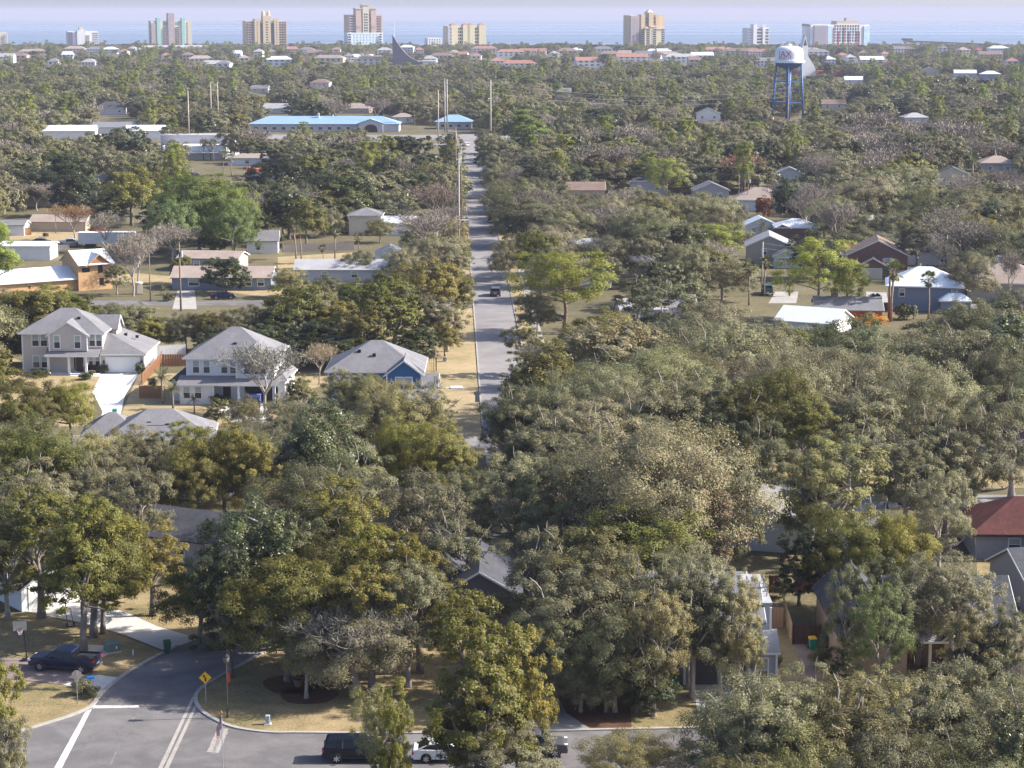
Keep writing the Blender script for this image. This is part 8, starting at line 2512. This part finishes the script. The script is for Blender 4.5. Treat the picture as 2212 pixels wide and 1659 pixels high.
words_far = {'oak': 'far grey-olive oak treetops merging into one canopy', 'laurel': 'far yellow-green treetops scattered through the canopy', 'dark': 'far dark evergreen treetops scattered through the canopy', 'bare': 'far leafless pinkish treetops scattered through the canopy',
             'pine': 'far pine tops scattered through the canopy', 'sabal': 'far palm tops scattered through the canopy', 'rust': 'far rusty treetops scattered through the canopy'}
for kd, pts in far_pts.items():
    if not pts:
        continue
    src, seen = [], set()
    for t in TREES:
        if t[1] == kd:
            for c in t[0].children:
                if c.name.startswith('crown') and c.data.name not in seen and any(c.data == s_['crown'] for s_ in KINDS[kd][2]):
                    seen.add(c.data.name)
                    src.append(c)
    if not src:
        continue
    canopy_mass({'oak': 'oak_treetops', 'laurel': 'laurel_treetops', 'dark': 'evergreen_treetops', 'bare': 'leafless_treetops', 'pine': 'pine_treetops', 'sabal': 'palm_treetops', 'rust': 'rusty_treetops'}[kd], words_far[kd], pts, src[:4], KINDS[kd][2][0])

# ------------------------------------------------------------------ labels of the trees: which one is it
MARKS = [(180, 740, 317, 'the beige two-storey house'), (500, 790, 290, 'the white two-storey house'), (811, 810, 285, 'the blue gabled house'), (352, 900, 250, 'the sunken grey hip roof'), (372, 1040, 215, 'the white cottage porch'), (45, 1270, 185, 'the white garage'),
         (1035, 1250, 180, 'the dark clapboard gable'), (1575, 1400, 164, 'the grey garage house'), (1880, 1400, 168, 'the tan brick house'), (1690, 1130, 205, 'the broad grey roof'), (2150, 1130, 205, 'the dark red roof'), (140, 1440, 165, 'the blue pickup'), (772, 1620, 150, 'the dark SUV'), (962, 1620, 150, 'the white sedan'),
         (1150, 1610, 152, 'the grey SUV'), (490, 1480, 160, 'the corner street lamp'), (360, 1390, 175, 'the kerbside green bin'), (170, 1480, 163, 'the stop sign'), (215, 590, 415, 'the plywood house'), (490, 600, 415, 'the blue-grey bungalow'), (575, 530, 480, 'the small white house'), (755, 590, 430, 'the long low bungalow'), (790, 480, 520, 'the cream two-storey house'),
         (300, 630, 410, 'the portable toilet'), (1070, 630, 410, 'the sunny junction'), (992, 450, 500, 'the many-cabled pole'), (1660, 545, 440, 'the taupe two-storey house'), (1893, 560, 420, 'the red-brown brick house'), (1985, 545, 450, 'the dark blue-grey roof'), (1995, 620, 385, 'the white metal hip roof'), (2160, 610, 380, 'the right edge hip roof'),
         (1850, 670, 365, 'the orange-walled house'), (1735, 685, 360, 'the white metal gable'), (1640, 425, 580, 'the tan-roofed house'), (1400, 405, 640, 'the lavender-grey house'), (1275, 550, 450, 'the long grey roof'), (416, 320, 800, 'the white warehouse'), (700, 268, 975, 'the blue-roofed building'), (984, 265, 980, 'the blue pavilion'), (1701, 170, 1060, 'the water tower'),
         (870, 100, 2150, 'the wedge-roofed chapel'), (367, 70, 2900, 'the mint-striped tower'), (572, 70, 2900, 'the domed-turret tower'), (1396, 70, 2900, 'the tallest ochre tower'), (1810, 70, 2900, 'the red-framed hotel'), (2040, 90, 3200, 'the pier'), (236, 238, 1150, 'the lone dark hip roof'), (1060, 230, 900, 'the street end pole'), (1005, 75, 2900, 'the cream yellow block'),
         (60, 480, 560, 'the left lawn'), (2060, 380, 650, 'the cream dark-doored house'), (1980, 255, 1000, 'the lone pale hip roof'), (1530, 250, 1000, 'the half hidden white gable'), (100, 280, 950, 'the pale upper left halls'), (176, 75, 2900, 'the far left blocks'), (2195, 260, 1000, 'the upper right lamp pole'), (1255, 420, 620, 'the brown roof by the street')]
NUM = 'first second third fourth fifth sixth seventh eighth ninth tenth eleventh twelfth thirteenth fourteenth fifteenth sixteenth seventeenth eighteenth nineteenth twentieth'.split()
buckets = {}
for (o, kd, x, y, h_, r_) in TREES:
    u, v = proj(x, y, h_ * .6)
    best = min(MARKS, key=lambda m_: (m_[0] - u) ** 2 + (1.6 * (m_[1] - v)) ** 2 + (120 * math.log(m_[2] / y)) ** 2)
    dx, dy = u - best[0], (v - best[1]) * 1.5
    if abs(dx) > abs(dy):
        rel = 'left of' if dx < 0 else 'right of'
    else:
        rel = 'in front of' if dy > 0 else 'beyond'
    buckets.setdefault((kd, rel, best[3], y > 640), []).append((math.hypot(dx, dy), o, y, h_, r_))
for (kd, rel, mk, far_), L_ in buckets.items():
    L_.sort(key=lambda t: t[0])
    cat = KIND_CAT.get(kd, 'tree')
    for i, (dd, o, y, h_, r_) in enumerate(L_):
        if far_:
            lab = 'far ' + KIND_WORD[kd] + ' ' + rel + ' ' + mk
            if len(L_) > 1:
                k_ = sorted(range(len(L_)), key=lambda q_: L_[q_][1].location.x / L_[q_][2]).index(i)
                lab += ', ' + (NUM[k_] if k_ < 20 else str(k_ + 1) + 'th') + ' from left'
            tag(o, lab, cat, KIND_NAME[kd].replace('_', ' ') + ' group of the far canopy')
        else:
            lab = KIND_WORD[kd] + ' ' + rel + ' ' + mk
            if len(L_) > 1:
                lab += ', ' + (NUM[i] if i < 20 else str(i + 1)) + ' away from it'
            tag(o, lab, cat, KIND_NAME[kd].replace('_', ' ') + ' group of the neighbourhood')
